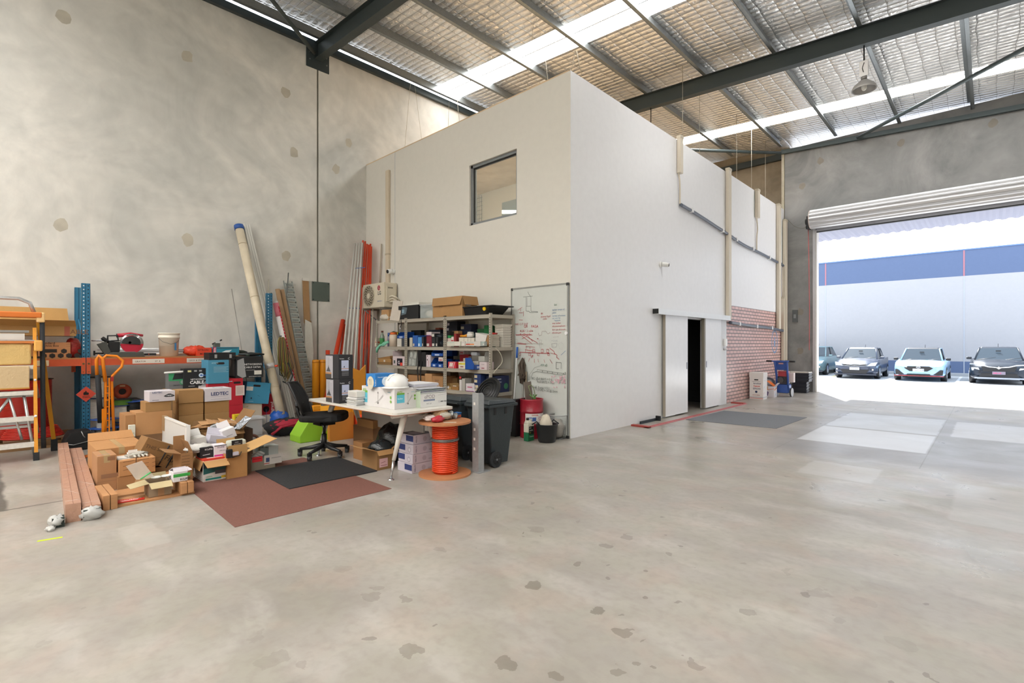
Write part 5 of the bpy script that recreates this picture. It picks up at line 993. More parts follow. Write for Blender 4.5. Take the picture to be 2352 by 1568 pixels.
# K open dark carton with paper
carton((-7.0, 1.86, 0), .45, .46, .36, 0, 'brown carton with torn open top full of paper and black lettering', open_=True, col='#8C6840', flaps={'r': (118, .10), 'b': (35, .26), 'l': (20, .1)}, prints=[('r', [('t', .03, .27, .05, 'unios', '#2A1C12', 0, .03), ('t', .25, .29, .05, 'unios', '#2A1C12', 0, .03)])])
q = MB(); rnd = random.Random(5); P = [Vector((-7.05+rnd.uniform(-.05, .05), 1.85+.08*i, .44+rnd.uniform(-.02, .02))) for i in range(6)]
for i in range(5): q.face([P[i], P[i+1], P[i+1]+Vector((-.15, .02, .02)), P[i]+Vector((-.16, 0, .03+.02*(i % 2)))], M('#B98E62', .8, 0, 'crumple'))
bagmesh(q, (-7.12, 1.92, .42), .1, .14, .035, M('#A67B50', .8, 0, 'crumple'), 9, .3); o = q.build('packing_paper', solid=.003); tag(o, 'crumpled brown packing paper spilling from the torn carton', 'paper')
g = carton((-6.98, 1.96, .30), .10, .12, .13, 0, 'small pale blue printed box inside the torn carton', col='#B8BEC6', kind='plain', rot=(R_(20), 0, 0), prints=[('r', [('r', .02, .06, .06, .09, '#3A5AA8')])])
g = thing('metal_sheet', 'bent shiny metal sheet standing at the right of the torn carton', 'sheet', (-6.9, 2.24, .37)); q = MB(); q.hull8([Vector((0, 0, 0)), Vector((.0, .14, .13)), Vector((-.01, .15, .13)), Vector((-.01, .01, 0))], [Vector((-.12, -.06, .0)), Vector((-.1, .1, .15)), Vector((-.11, .11, .15)), Vector((-.13, -.05, 0))], M('#8E9298', .25, .9, 'foil')); q.build('sheet', g)
carton((-7.05, 2.34, 0), .3, .11, .34, 0, 'dark brown narrow carton standing right of the torn carton', col='#4A3424', kind='plain')
carton((-6.62, 1.58, 0), .35, .5, .27, 0, 'brown carton under the white packets in the middle of the pile', col='#8A6642')
for i, (dx, y, z, c, w, d, h, rr, lab) in enumerate(((-6.55, 1.58, .272, '#D8D6D2', .2, .2, .09, 8, 'white packet box leaning in the middle of the pile'), (-6.6, 1.80, .272, '#C9C6D2', .16, .18, .12, -14, 'pale lilac box with open lid in the middle of the pile'), (-6.66, 2.0, .29, '#DCD8DA', .14, .14, .12, 18, 'white tilted box with thin writing behind the pink one'))):
    carton((dx, y, z), w, d, h, 0, lab, col=c, kind='plain', rot=(R_(rr), 0, 0), flaps={'l': (25, .08)}, prints=[('r', [('l', [(.02, .04), (.1, .04)], .004, '#6A6A70')])])
# N white/green printed carton with contents
XN = -5.93
N_ = cb(467, 1108, 0, 443, 521, 1060, 'open white carton with green and yellow printing at the front of the pile', col='#D8D4CE', kind='plain', open_=True, inner='#B48A58', flaps={'r': (112, .13), 'f': (160, .10), 'b': (60, .1)}, prints=[('r', [('r', 0, .13, .34, .21, '#1E2A2C'), ('p', [(.0, .08), (.34, .12), (.34, .16), (.0, .14)], '#1F5A58'), ('r', .11, .07, .23, .11, '#4A4C50'), ('r', .02, .015, .17, .035, '#1E8078'), ('r', .17, .02, .34, .045, '#D8B428'), ('t', .02, .045, .02, 'GREEN', '#3A8A5A'), ('t', .26, .07, .02, 'GREEN', '#3A8A5A'), ('t', .2, .022, .02, 'QTY 100', '#3A3420')]), ('f', [('l', [(0, .02), (.3, .02)], .003, '#8A8680'), ('l', [(0, .04), (.3, .04)], .003, '#8A8680')])], w=.34)
nl = N_.location
carton((nl.x-.03, nl.y+.0, .1), .25, .26, .135, 0, 'red orange box with white writing inside the white green carton', col='#D8402A', kind='plain', prints=[('r', [('t', .03, .09, .03, 'crimline', '#F0E0D8', 0, .02), ('t', .15, .09, .022, 'SMARTDRIVE', '#F0E0D8')]), ('t', [('r', .05, .02, .2, .06, '#E8DCD4')])])
carton((nl.x-.10, nl.y+.0, .236), .14, .12, .11, 0, 'black box with white letters on the red orange box', col='#1A1A1E', kind='plain', prints=[('r', [('t', .04, .08, .022, 'ECLIPSE', '#E0E0E4'), ('l', [(.02, .03), (.09, .035)], .006, '#C8C8CC')])])
carton((nl.x-.08, nl.y+.125, .236), .14, .12, .12, 0, 'white and pink box beside the black one on the red orange box', col='#E0D8DE', kind='plain', prints=[('r', [('r', 0, 0, .12, .02, '#C8388A'), ('t', .03, .09, .02, 'ECLIPSE', '#5A3A6A'), ('t', .05, .055, .013, 'OPEN BOX', '#4A4A50'), ('r', 0, .112, .12, .12, '#1A1A2A')])])
bag('plastic_bag', (nl.x-.22, nl.y+.02, .28), (.1, .13, .05), M('#D6D3CE', .4, 0, 'film'), 'white plastic packing bag behind the black and pink boxes', seed=21, jit=.2)
# M open brown carton
M_ = cb(522, 1101, 0, 505, 568, 1045, 'open brown carton with wide flaps right of the white green carton', col='#B3834F', open_=True, inner='#C39A62', flaps={'r': (8, .10), 'l': (14, .12), 'b': (72, .34)}, w=.36)
ml = M_.location
g = thing('battery_charger', 'pale charger with black label resting on the open brown carton flap', 'charger', (ml.x-.2, ml.y+.07, .372)); q = MB(); q.box((-.1, 0, -.08), (0, .19, .0), M('#C9CCBE', .45)); q.build('case', g, bevel=.02); q = MB(); q.box((-.005, .035, -.07), (.004, .145, .002), M('#15161A', .4)); decal(q, frame((.004, .035, -.07), (0, 1, 0), (0, 0, 1)), [('t', .03, .045, .014, 'TOPIX', '#D8D8D8'), ('l', [(.02, .012), (.09, .012)], .008, '#D8D8D8'), ('l', [(.02, .03), (.09, .03)], .005, '#A8A8A8')]); q.build('label_plate', g)
carton((ml.x-.08, ml.y+.03, 0), .2, .24, .285, 0, 'dark inner box standing inside the open brown carton', col='#5E4630')
g = thing('power_adapter', 'small black power adapter hanging over the carton edge', 'adapter', (ml.x+.012, ml.y-.02, .235)); q = MB(); q.box((0, 0, 0), (.035, .06, .09), BL); q.build('body', g, bevel=.006); q = MB(); q.box((.0, .06, .02), (.03, .12, .055), M('#C8C4D0', .3)); q.tube([(.02, .06, .0), (.03, .13, .015), (.02, .15, .05)], .005, BL, 5); q.build('plug', g)
O_ = cb(577, 1083, 0, 565, 632, 1055, 'low grey carton with red and white labels holding conduit fittings', col='#8E8474', open_=True, inner='#9A907C', flaps={}, w=.26, prints=[('r', [('r', .01, .10, .12, .16, '#E0303A'), ('l', [(.02, .135), (.11, .135)], .006, '#7A1820'), ('r', .14, .05, .34, .16, '#D4CEC8'), ('r', .16, .08, .20, .13, '#3A4A70'), ('r', .14, .06, .2, .07, '#B84A3A'), ('l', [(.22, .12), (.33, .12)], .01, '#A8A4A0')])])
ol = O_.location
carton((ol.x-.06, ol.y+.11, .09), .14, .09, .15, 0, 'grey open conduit box in the low grey carton', col='#7C8A88', kind='plain', open_=True, inner='#5A6664', rot=(R_(-4), 0, 0))
carton((ol.x-.05, ol.y+.21, .09), .14, .11, .16, 0, 'pale grey conduit cover in the low grey carton', col='#C4CCCA', kind='plain')
for i in range(3): q = MB(); q.tube([(0, 0, 0), (.04, .05, .03), (.05, .1, .0)], .014, M('#D4D8D6', .35), 8); o = q.build('conduit_fitting'); o.location = (ol.x-.1, ol.y+.02+.02*i, .13+.02*i); tag(o, ['white bent conduit fitting lowest in the low grey carton', 'white bent conduit fitting in the middle of the low grey carton', 'white bent conduit fitting on top in the low grey carton'][i], 'fitting', 'white conduit fittings')
# white cabinet boxes behind
enc = cb(527, 1004, 0, 518, 561, 967, 'white square enclosure box at the back of the pile', col='#D0CED6', kind='plain', w=.25, name='enclosure_box')
p = G(562, 1003); g = thing('clear_tub', 'translucent plastic tub with lid and grey fittings beside the white enclosure', 'tub', p); q = MB(); q.box((-.26, 0, 0), (0, .27, .26), glassm('#D2D4D6', .2, .55, 'milky_plastic')); q.build('body', g, bevel=.01); q = MB(); q.box((-.28, -.02, .26), (.02, .30, .285), glassm('#DDDDE0', .2, .7)); q.build('lid', g)
q = MB(); q.box((-.2, .05, .01), (-.03, .2, .18), M('#B9BABC', .5)); q.build('content', g)
carton((enc.location.x-.02, enc.location.y+.08, PX(527, 967, enc.location.x).z+.001), .12, .24, .085, 0, 'small yellow box with black squares on the white enclosure', col='#E0C21E', kind='plain', name='yellow_box', prints=[('r', [('r', .02, .01, .05, .05, '#2A2818'), ('r', .06, .01, .075, .05, '#2A2818'), ('d', .15, .03, .015, '#6A5C18')])])
q = MB(); q.torus((0, 0, 0), .07, .02, M('#6A4034', .6), Matrix.Rotation(R_(75), 3, 'Y') @ Matrix.Rotation(R_(15), 3, 'X')); q.cyl((-.01, 0, 0), (.012, 0, 0), .05, M('#D8D4D0'), 14); o = q.build('tape_roll'); o.location = (-7.55, 2.62, .09); tag(o, 'brown tape roll standing behind the open carton flap', 'tape roll')
bag('black_grey_bag', (-8.15, 3.35, 0), (.16, .36, .14), M('#17181B', .7, 0, 'cloth'), 'black and red tool bag slumped at the foot of the white pipe', 'bag', 31, .12)
g = bpy.data.objects['black_grey_bag']; g.name = 'tool_bag'
RB = M('#A82038', .7, 0, 'cloth'); q = MB(); bagmesh(q, (.06, -.02, .17), .1, .30, .08, RB, 17, .18); q.tube([(.1, -.28, .05), (.15, -.15, .16), (.14, .1, .19), (.12, .3, .1)], .022, RB, 6); q.build('red_panel', g, label='red fabric panel'); q = MB(); q.tube([(.12, .0, .02), (.25, .08, .03), (.2, .2, .06), (.05, .2, .2)], .02, M('#17181B', .8), 6); q.build('strap', g)
q = MB(); q.box((-.002, -.07, 0), (.0, .07, .003), M('#C8D820', .5)); q.box((-.012, -.07, 0), (.012, .07, .002), M('#C8D820', .5)); o = q.build('yellow_tape'); o.location = G(115, 1238); o.rotation_euler = (0, 0, R_(-12)); tag(o, 'short yellow tape mark on the floor at lower left', 'tape')
# ================= desk, chair and what is around =================
DTZ = .735; WD = M('#DCD8D0', .35, 0, 'plain', 'white_laminate'); DXL, DXR, DY0_, DY1_ = -6.5, -4.47, 2.93, 3.74
g = thing('desk', 'white office desk with splayed tapered legs covered in boxes', 'desk', (DXL, DY0_, 0)); L_ = DXR-DXL; D_ = DY1_-DY0_
q = MB(); r_ = .06; pts = []
for cx, cy, a0 in ((L_-r_, r_, -90), (L_-r_, D_-r_, 0), (r_, D_-r_, 90), (r_, r_, 180)):
    for i in range(6): a = R_(a0+i*18); pts.append(Vector((cx+r_*math.cos(a), cy+r_*math.sin(a), DTZ-.028)))
q.prism(pts, (0, 0, .025), WD); q.build('desk_top', g)
q = MB(); q.prism([Vector((p.x, p.y, DTZ-.0345)) for p in pts], (0, 0, .006), M('#9A5A3A', .6)); q.build('edge_underside', g, label='brown underside edge')
for sx, nm in ((1, 'r'), (0, 'l')):
    x = L_-.20 if sx else .20; s = 1 if sx else -1
    q = MB(); q.tube([(x, .10, DTZ-.06), (x, D_-.10, DTZ-.06)], .03, WD, 8); q.build('end_frame', g)
    for y, t_ in ((.08, -1), (D_-.08, 1)):
        q = MB(); q.tube([(x, y-t_*.20, DTZ-.05), (x+s*.005, y-t_*.16, DTZ-.12), (x+s*.02, y-t_*.03, .2)], [.03, .036, .02], WD, 12); lg = q.build('leg', g)
        q = MB(); q.tube([(x+s*.02, y-t_*.03, .2), (x+s*.03, y+t_*.01, .02)], [.016, .012], M('#C8CACC', .25, .9), 10); q.lathe([(0, .02), (.015, .02), (.035, .004), (.035, 0), (0, 0)], (x+s*.03, y+t_*.01, 0), M('#B8BABC', .25, .9), 16); q.build('foot', lg, label='chrome foot')
q = MB(); q.box((.35, D_-.22, .38), (L_-.3, D_-.20, DTZ-.035), M('#B7B5B2', .6)); q.build('modesty_panel', g)
ZT = DTZ-.0028
# pendant lamp boxes
def lampbox(u, v, z, uL, uR, vt, label):
    return cb(u, v, z, uL, uR, vt, label, col='#26262A', kind='plain', name='lamp_carton', group='stacked pendant lamp boxes', prints=[
     ('f', [('r', .004, .004, .19, .28, '#A6A5AB'), ('p', [(.02, .085), (.135, .085), (.09, .14), (.08, .17), (.07, .14)], '#4A4A4E'), ('l', [(.08, .17), (.08, .25)], .003, '#3A3A3E'), ('r', 0, .055, .155, .075, '#B08058'), ('r', 0, 0, .155, .055, '#4A4644'), ('l', [(.12, .25), (.135, .26), (.145, .245)], .004, '#D8D8D8')]),
     ('r', [('r', .035, .10, .13, .225, '#B9C0DA'), ('p', [(.06, .14), (.08, .14), (.075, .16)], '#2A2A30'), ('r', .035, .12, .13, .128, '#C08A60'), ('t', .01, .24, .018, 'Pendant', '#D8D8D8'), ('t', .12, .235, .035, 'C', '#E0E0E0')]+[('l', [(.04, .09-.012*i), (.13, .09-.012*i)], .004, '#8A8A8C') for i in range(5)])])
lb = lampbox(779, 927, ZT, 749, 812, 871, 'black pendant lamp box with grey side, lower of two on the desk')
z_ = PX(779, 871, G(779, 927, ZT).x).z+.002
l2 = copy_tree(lb); l2.location = (lb.location.x-.005, lb.location.y-.004, z_); l2['label'] = 'black pendant lamp box with grey side, upper one with orange lid edge'
def papers(loc, w, d, n, th, label, cols=('#DCDCDA', '#C9CACC', '#E6E4E0'), name='paper_stack', jit=.012, seed=1):
    g = thing(name, label, 'papers', loc); rnd = random.Random(seed); z = 0
    for k in range(3):
        q = MB()
        for i in range(n//3):
            a = rnd.uniform(-jit, jit); b_ = rnd.uniform(-jit, jit); t_ = th*rnd.uniform(.6, 1.4); q.box((-w+a, b_, z), (a, d+b_, z+t_*.9), M(cols[(i+k) % len(cols)], .6)); z += t_
        q.build('sheet_bundle', g)
    return g, z
pp, zz = papers(G(818, 932, ZT), .22, .10, 18, .005, 'messy stack of papers on the desk left of the fan box', seed=3)
carton(Vector(pp.location)+Vector((.01, .0, zz+.003)), .20, .12, .07, 0, 'white ribbed box on top of the messy papers', col='#DAD8D2', kind='plain', prints=[('f', [('l', [(.02+.015*i, .01), (.02+.015*i, .06)], .003, '#A8A6A0') for i in range(12)])])
FB = cb(906, 941, ZT, 831, 961, 893, 'large white ceiling fan carton with green and blue label in the middle of the desk', col='#D3D0D0', kind='plain', name='fan_carton', prints=[])
fl_ = FB.location; fw = fl_.x-PY(831, 800, fl_.y).x; fd = PX(961, 800, fl_.x).y-fl_.y; fh = PX(906, 893, fl_.x).z-ZT
def fandraw(cx, s): return [('p', [(cx-.35*s, .045), (cx, .06), (cx+.5*s, .13), (cx+.45*s, .15), (cx, .075)], '#B5B2B2'), ('l', [(cx, .07), (cx, .15)], .012*s*3, '#A7A2A2'), ('d', cx, .165, .055*s, '#8E8A8A'), ('d', cx, .055, .08*s, '#6E6A6A'), ('d', cx, .065, .06*s, '#A8A4A4')]
q = MB(); decal(q, frame((-fw, 0, 0), (1, 0, 0), (0, 0, 1)), [('r', .02, fh-.075, .13, fh-.05, '#6FA83C'), ('r', .02, fh-.19, .13, fh-.075, '#5AB4CC'), ('t', .025, fh-.045, .03, 'starfan', '#8AA83C', 0, .02), ('t', .03, fh-.15, .028, 'EcoStar', '#D8F0F4')]+fandraw(fw*.52, .22)+[('d', fw-.07, fh-.10, .016, '#7CAC48'), ('d', fw-.07, fh-.145, .016, '#7CAC48'), ('t', fw-.13, fh-.05, .02, 'ecostar', '#6AA8BC')])
decal(q, frame((0, 0, 0), (0, 1, 0), (0, 0, 1)), [('r', .03, fh-.07, .13, fh-.05, '#6FA83C'), ('r', .03, fh-.16, .13, fh-.07, '#5AB4CC'), ('t', .035, fh-.045, .025, 'starfan', '#8AA83C', 0, .02), ('t', .04, fh-.12, .022, 'EcoStar', '#D8F0F4')]+fandraw(fd*.55, .12)+[('d', fd-.05, fh-.09, .013, '#7CAC48'), ('d', fd-.05, fh-.125, .013, '#7CAC48'), ('t', fd-.1, fh-.05, .016, 'ecostar', '#6AA8BC')]); q.build('printing', FB)
ZF = ZT+fh+.001
mb_ = cb(862, 889, ZF, 838, 908, 859, 'blue and white dust mask box on the fan carton', col='#2C7AC0', kind='plain', w=.2, name='mask_box', prints=[('f', [('d', .10, .05, .07, '#D8D0B8'), ('d', .10, .03, .06, '#D8D0B8'), ('r', .06, .02, .13, .09, '#C9C0A8'), ('t', .07, .07, .02, 'P2', '#4A4438')]), ('r', [('t', .01, .015, .02, 'ResMask', '#E0ECF4', 90), ('d', .14, .06, .055, '#D8E8F4'), ('t', .03, .105, .016, 'Disposable Respirator', '#E0ECF4')])])
g = thing('hard_hat', 'glossy white hard hat resting on the fan carton', 'helmet', (fl_.x-.11, fl_.y+.10, ZF), -20); g.scale = (1, 1, .9); HW = M('#E4E4E2', .15, 0, 'plain', 'glossy_white_helmet')
q = MB(); q.lathe([(.128, .02), (.132, .05), (.122, .10), (.095, .14), (.05, .165), (0, .172)], (0, 0, 0), HW, 32); q.build('shell', g)
q = MB(); n = 32; top = []; 
prof_ = [(1.0, .02), (1.10, .008), (1.10, .0), (.95, .0)]
rings = []
for rr_, z in prof_: rings.append([q.bm.verts.new((.13*rr_*math.cos(t_)*(1+.22*max(0, math.cos(t_+1.9))**2*(rr_ > 1)), .13*rr_*math.sin(t_)*(1+.22*max(0, math.cos(t_+1.9))**2*(rr_ > 1)), z)) for t_ in [2*math.pi*j/n for j in range(n)]])
k_ = q.mi(HW)
for a, b_ in zip(rings, rings[1:]):
    for j in range(n): f = q.bm.faces.new((a[j], a[(j+1) % n], b_[(j+1) % n], b_[j])); f.material_index = k_; f.smooth = True
q.build('brim', g)
q = MB()
for s in (-.03, 0, .03): q.tube([(s*2.2-.0, .115, .10), (s*1.6, .06, .158), (s, 0, .172), (s*1.6, -.06, .158), (s*2.2, -.115, .10)], .005, HW, 6)
q.build('ridge', g)
EP = cb(966, 937, ZT, 962, 1026, 905, 'white carton with grey printed bar beside the fan carton', col='#DADAD8', kind='plain', name='light_driver_carton', w=.42, prints=[('r', [('t', .05, .10, .06, 'ePOD', '#8A8088', 0, 0), ('r', .04, .07, .20, .09, '#7C86A0'), ('t', .08, .035, .02, 'ARC 2.0', '#7A7A80'), ('d', .26, .055, .014, '#C8C8CC'), ('t', .28, .045, .022, 'SMD 700X', '#4A4C50', 0, .02), ('l', [(.24, .13), (.38, .135)], .003, '#A8A8AC')]), ('f', [('r', 0, 0, .42, .19, '#B8C6B0')])])
el = EP.location; eh = PX(966, 905, el.x).z
pp2, z2_ = papers((el.x-.01, el.y+.0, eh+.001), .38, .36, 9, .006, 'shiny plastic wrapped panels lying on the grey barred carton', ('#C4D0C4', '#C9CAD4', '#3A4258'), 'panel_stack', .015, 5)
pp3, z3_ = papers((el.x-.06, el.y-.03, eh+.002+z2_), .36, .33, 6, .009, 'white flat panels on top of the wrapped panels', ('#D8D8DC', '#E2E0E2', '#C8C8D4'), 'panel_stack', .02, 6)
# office chair
def chair():
    K = M('#141416', .75, 0, 'cloth', 'black_fabric'); KP = M('#191A1C', .45); g = thing('office_chair', 'black mesh office chair turned away on the black mat side of the desk', 'chair', (-6.27, 3.05, 0), 0)
    ang = [R_(a) for a in (12, 84, 156, 228, 300)]
    for a in ang:
        q = MB(); e = Vector((.27*math.cos(a), .27*math.sin(a), .085)); q.tube([(0, 0, .14), e*.5+Vector((0, 0, .06)), e], [.03, .024, .016], KP, 8); lg = q.build('base_arm', g)
        q = MB(); q.cyl(e+Vector((-.012, -.012, -.055)), e+Vector((.012, .012, -.055)), .03, M('#3A3C3E', .4), 14); q.box(e+Vector((-.02, -.02, -.05)), e+Vector((.02, .02, .0)), KP); q.build('caster', lg)
    q = MB(); q.cyl((0, 0, .09), (0, 0, .26), .028, KP, 12); q.cyl((0, 0, .26), (0, 0, .40), .016, M('#3A3A3C', .3, .6), 10); q.build('gas_column', g)
    # seat faces +y/+x : front direction
    fd_ = Vector((.62, .78, 0)).normalized(); sd = Vector((-fd_.y, fd_.x, 0))
    def at(f, s, z): return fd_*f+sd*s+Vector((0, 0, z))
    q = MB(); q.box((-.09, -.09, .37), (.09, .09, .42), KP); q.tube([at(.0, -.1, .4), at(.05, -.24, .37)], .012, KP, 6); q.build('mechanism', g)
    q = MB(); lo = []; hi = []; N = 20
    for i in range(N):
        t_ = 2*math.pi*i/N; c, s = math.cos(t_), math.sin(t_); ex = .26*(abs(c)**.6)*(1 if c > 0 else -1); ey = .25*(abs(s)**.6)*(1 if s > 0 else -1)
        lo.append(at(ex, ey*(.9 if ex < 0 else 1), .425)); hi.append(at(ex*.97, ey*.97, .50+.015*(1 if ex > .1 else 0)))
    q.hull8(lo, hi, K); q.build('seat', g, bevel=.02)
    q = MB(); rows = []
    for k in range(9):
        z = .49+.047*k; t_ = k/8; wd = .22*(1-.45*abs(t_-.45)**1.5*1.5)*(1.0 if t_ < .9 else .96); back = -.235-.06*math.sin(t_*math.pi*.9)*-.3-.17*t_
        row = []
        for j in range(9):
            s = (j-4)/4; row.append(at(back+.06*s*s, s*wd, z))
        rows.append(row)
    q2 = MB()
    for a, b_ in zip(rows, rows[1:]):
        for j in range(8): f = q2.face([a[j], a[j+1], b_[j+1], b_[j]], M('#1B1C1F', .8, 0, 'cloth'))
    q2.build('mesh_back', g, solid=.004)
    edge = [r[0] for r in rows]+rows[-1][1:-1]+[r[-1] for r in rows[::-1]]+rows[0][1:-1][::-1]; edge.append(edge[0])
    q3 = MB(); q3.tube(edge, .013, KP, 6); q3.build('back_frame', g)
    q4 = MB(); q4.tube([at(-.1, 0, .41), at(-.25, 0, .42), at(-.29, 0, .52), at(-.30, 0, .64)], .022, KP, 8); q4.tube([at(-.27, -.12, .62), at(-.30, 0, .58), at(-.27, .12, .62)], .014, KP, 8); q4.build('back_support', g)
chair()
_ch = bpy.data.objects['office_chair']; _ch.scale = (1.13, 1.13, 1.10)
# under the desk
LIME = M('#8CBE2C', .55, 0, 'plain'); g = thing('lime_stand', 'lime green sloping stand on the floor behind the chair', 'stand', (-7.3, 3.18, 0)); q = MB(); q.prism([(0, 0, 0), (0, .50, 0), (0, .50, .20), (0, .36, .26), (0, .17, .36), (0, .0, .10)], (-.35, 0, 0), LIME); q.build('block', g, bevel=.01)
YO = M('#E8961C', .5, 0, 'plain'); p = G(758, 1014); carton((p.x, p.y, 0), .06, .40, .40, 0, 'plain orange brown board box standing behind the chair under the desk', col='#C27C2C', rot=(0, R_(-6), 0)); carton((p.x-.12, p.y+.05, 0), .3, .42, .52, 0, 'yellow orange plastic case behind the board box', col='#E0981E', kind='plain', name='plastic_case', cat='case')
cb(833, 1008, 0, 803, 852, 957, 'orange red plastic crate with black lettering under the desk', col='#E2481C', kind='plain', name='plastic_crate', cat='crate', prints=[('r', [('t', .0, .15, .06, 'LITHI', '#3A1810', 0, .03)])], w=.35, d=.35, flaps={'r': (60, .03)})
carton((-5.75, 3.45, 0), .5, .42, .36, 0, 'brown carton behind the open one under the desk', col='#8A6442', tape=True)
carton((-5.65, 3.24, .0), .22, .20, .22, 0, 'narrow brown carton standing left of the open one under the desk', col='#96693E')
carton((-5.75, 3.45, .361), .4, .4, .10, 0, 'flat brown carton on top of the carton under the desk', col='#A97C4E')
bag('bin_liner', (-5.35, 3.50, 0), (.24, .2, .24), M('#1C1E20', .25, 0, 'film'), 'black crumpled plastic liner under the desk', seed=44, jit=.14)
ob = cb(866, 1081, 0, 832, 903, 1036, 'open brown carton with pink label and plastic wrapped part under the desk', col='#8E6A42', open_=True, inner='#B48A58', flaps={'f': (72, .17), 'r': (150, .06), 'b': (70, .06)}, prints=[('r', [('r', .03, .03, .14, .13, '#D4A8A8'), ('l', [(.05, .05), (.13, .05)], .006, '#7A3A40'), ('l', [(.05, .08), (.11, .09)], .005, '#7A3A40')])])
ol_ = ob.location; bag('wrapped_part', (ol_.x-.17, ol_.y+.17, .17), (.15, .15, .07), M('#2A2E30', .2, 0, 'film'), 'dark plastic wrapped part sticking out of the open brown carton', seed=46, jit=.2)
NV = '#2C3A6E'
b0 = None; zc = 0.0; cpos = G(946, 1088)
for i, (dx, dy, h, lab) in enumerate(((0, 0, .105, 'bottom'), (.0, .01, .105, 'second from the bottom'), (.01, .02, .105, 'third from the bottom'), (.06, .04, .105, 'top'))):
    g = carton((cpos.x-dx*.5, cpos.y+dy, zc), .28, .30, h-.003, 0, 'grey lilac light box under the desk, %s of the stack' % lab, col='#BDB6C0', kind='plain', name='light_carton', group='grey lilac light boxes', prints=[
      ('f', [('r', (0 if i in (1, 2) else .14), .03, (.13 if i in (1, 2) else .28), .095, NV)]+([('d', .21, .045, .03, '#9C96A0'), ('d', .21, .045, .02, '#C9C4CC')] if i in (1, 2) else [])), ('r', [('t', .05, .015, .021, 'PIERLITE', '#3A3450', 90, .01), ('d', .16, .05, .028, '#A8A0AA'), ('l', [(.22, .03), (.28, .03)], .02, '#A8A0AA')])])
    if i == 3: q = MB(); decal(q, frame((0, 0, h-.003), (0, 1, 0), (-1, 0, 0)), [('r', .01, .01, .29, .27, '#3C3A48'), ('d', .12, .13, .09, '#8A8694')]); q.build('top_print', g)
    zc += h
# cable spool table
g = thing('cable_spool', 'wooden cable spool wound with orange conduit used as a small table', 'cable spool', G(1022, 1088)); PW = M('#B87C52', .65, 0, 'wood', 'plywood'); PE = M('#8A7A68', .8, 0, 'wood')
q = MB(); q.lathe([(0, 0), (.29, 0), (.29, .02), (0, .02)], (0, 0, 0), PW, 48, smooth=False); q.build('bottom_disc', g); q = MB(); q.lathe([(0, .575), (.29, .575), (.29, .597), (0, .597)], (0, 0, 0), PW, 48, smooth=False); q.build('top_disc', g)
ORP = M('#D8441E', .28, 0, 'plain', 'orange_conduit'); q = MB(); n_t = 26; pts = []
for i in range(n_t*20): a = 2*math.pi*i/20; pts.append((.136*math.cos(a), .136*math.sin(a), .034+i/20*.0205))
q.tube(pts, .0105, ORP, 6); q.cyl((0, 0, .02), (0, 0, .575), .124, ORP, 24); q.build('conduit_coil', g)
q = MB(); 
for z in (.385, .40): q.torus((0, 0, z), .15, .009, M('#6E6C6A', .3, .3), n=36)
q.build('grey_strap', g, label='grey conduit turns'); q = MB(); decal(q, frame((.12, -.12, .597), (.69, .72, 0), (-.72, .69, 0)), [('r', 0, 0, .14, .05, '#D8CEBE'), ('l', [(.02, .025), (.12, .03)], .006, '#8A8478')]); q.build('sticker', g)
sl_ = g.location
def at_s(u, v, z): return G(u, v, z)
ZS = .598
bag('paper_bag', (sl_.x-.1, sl_.y+.0, ZS), (.07, .12, .06), M('#A48460', .7, 0, 'crumple'), 'torn brown paper bag with clear film on the cable spool', seed=50, jit=.25)
q = MB(); bagmesh(q, (0, 0, .04), .05, .10, .04, M('#B4AEA0', .3, 0, 'film'), 51, .25); o = q.build('film_wrap'); o.location = (sl_.x-.03, sl_.y+.02, ZS); tag(o, 'crumpled clear film in front of the paper bag on the spool', 'film')
q = MB(); bagmesh(q, (0, 0, .03), .05, .08, .035, M('#B83040', .4, 0, 'film'), 52, .25); o = q.build('red_packet'); o.location = (sl_.x+.04, sl_.y-.13, ZS); tag(o, 'red plastic packet at the left of the cable spool top', 'packet')
q = MB(); bagmesh(q, (0, 0, .03), .06, .08, .035, M('#D0C4BE', .4, 0, 'film'), 53, .25); o = q.build('pale_packet'); o.location = (sl_.x-.07, sl_.y-.15, ZS); tag(o, 'pale plastic packet behind the red packet on the spool', 'packet')
g = thing('solder_reel', 'grey wire reel lying on its side on the cable spool', 'reel', (sl_.x-.02, sl_.y+.13, ZS+.042)); q = MB(); q.lathe([(.01, -.04), (.042, -.04), (.042, -.03), (.026, -.028), (.026, .028), (.042, .03), (.042, .04), (.01, .04)], (0, 0, 0), M('#8C9090', .35, .4), 20, Matrix.Rotation(R_(65), 3, 'X')); q.build('reel', g)
carton((sl_.x-.04, sl_.y+.19, ZS), .08, .085, .06, 0, 'small blue and orange plastic box at the right of the spool top', col='#2868A8', kind='plain', name='plastic_box', prints=[('r', [('r', .005, .005, .08, .035, '#B0542C')])], flaps={'r': (100, .012)})
# galvanised post
g = thing('steel_post', 'galvanised steel angle post with slots standing before the bins', 'post', G(1100, 1086)); q = MB(); Z1 = .90; GA = M('#A9ACAE', .5, .5, 'galv')
q.prism([(-.0, -.01, 0), (.004, -.01, 0), (.004, .075, 0), (-.0, .075, 0)], (0, 0, Z1-.03), GA); q.prism([(-.10, -.01, 0), (.0, -.01, 0), (.0, -.006, 0), (-.10, -.006, 0)], (0, 0, Z1), GA); q.prism([(0, -.01, Z1-.03), (0, .075, Z1-.03), (0, .05, Z1), (0, -.01, Z1)], (.004, 0, 0), GA); q.build('angle', g)
q = MB(); q.box((-.13, -.03, 0), (.03, .15, .01), GA); q.build('base_plate', g)
for z in (.25, .36, .47, .76): q = MB(); q.box((-.075, -.012, z), (-.05, -.0099, z+.03), M('#E8E4DC', .5)); q.build('slot', g)
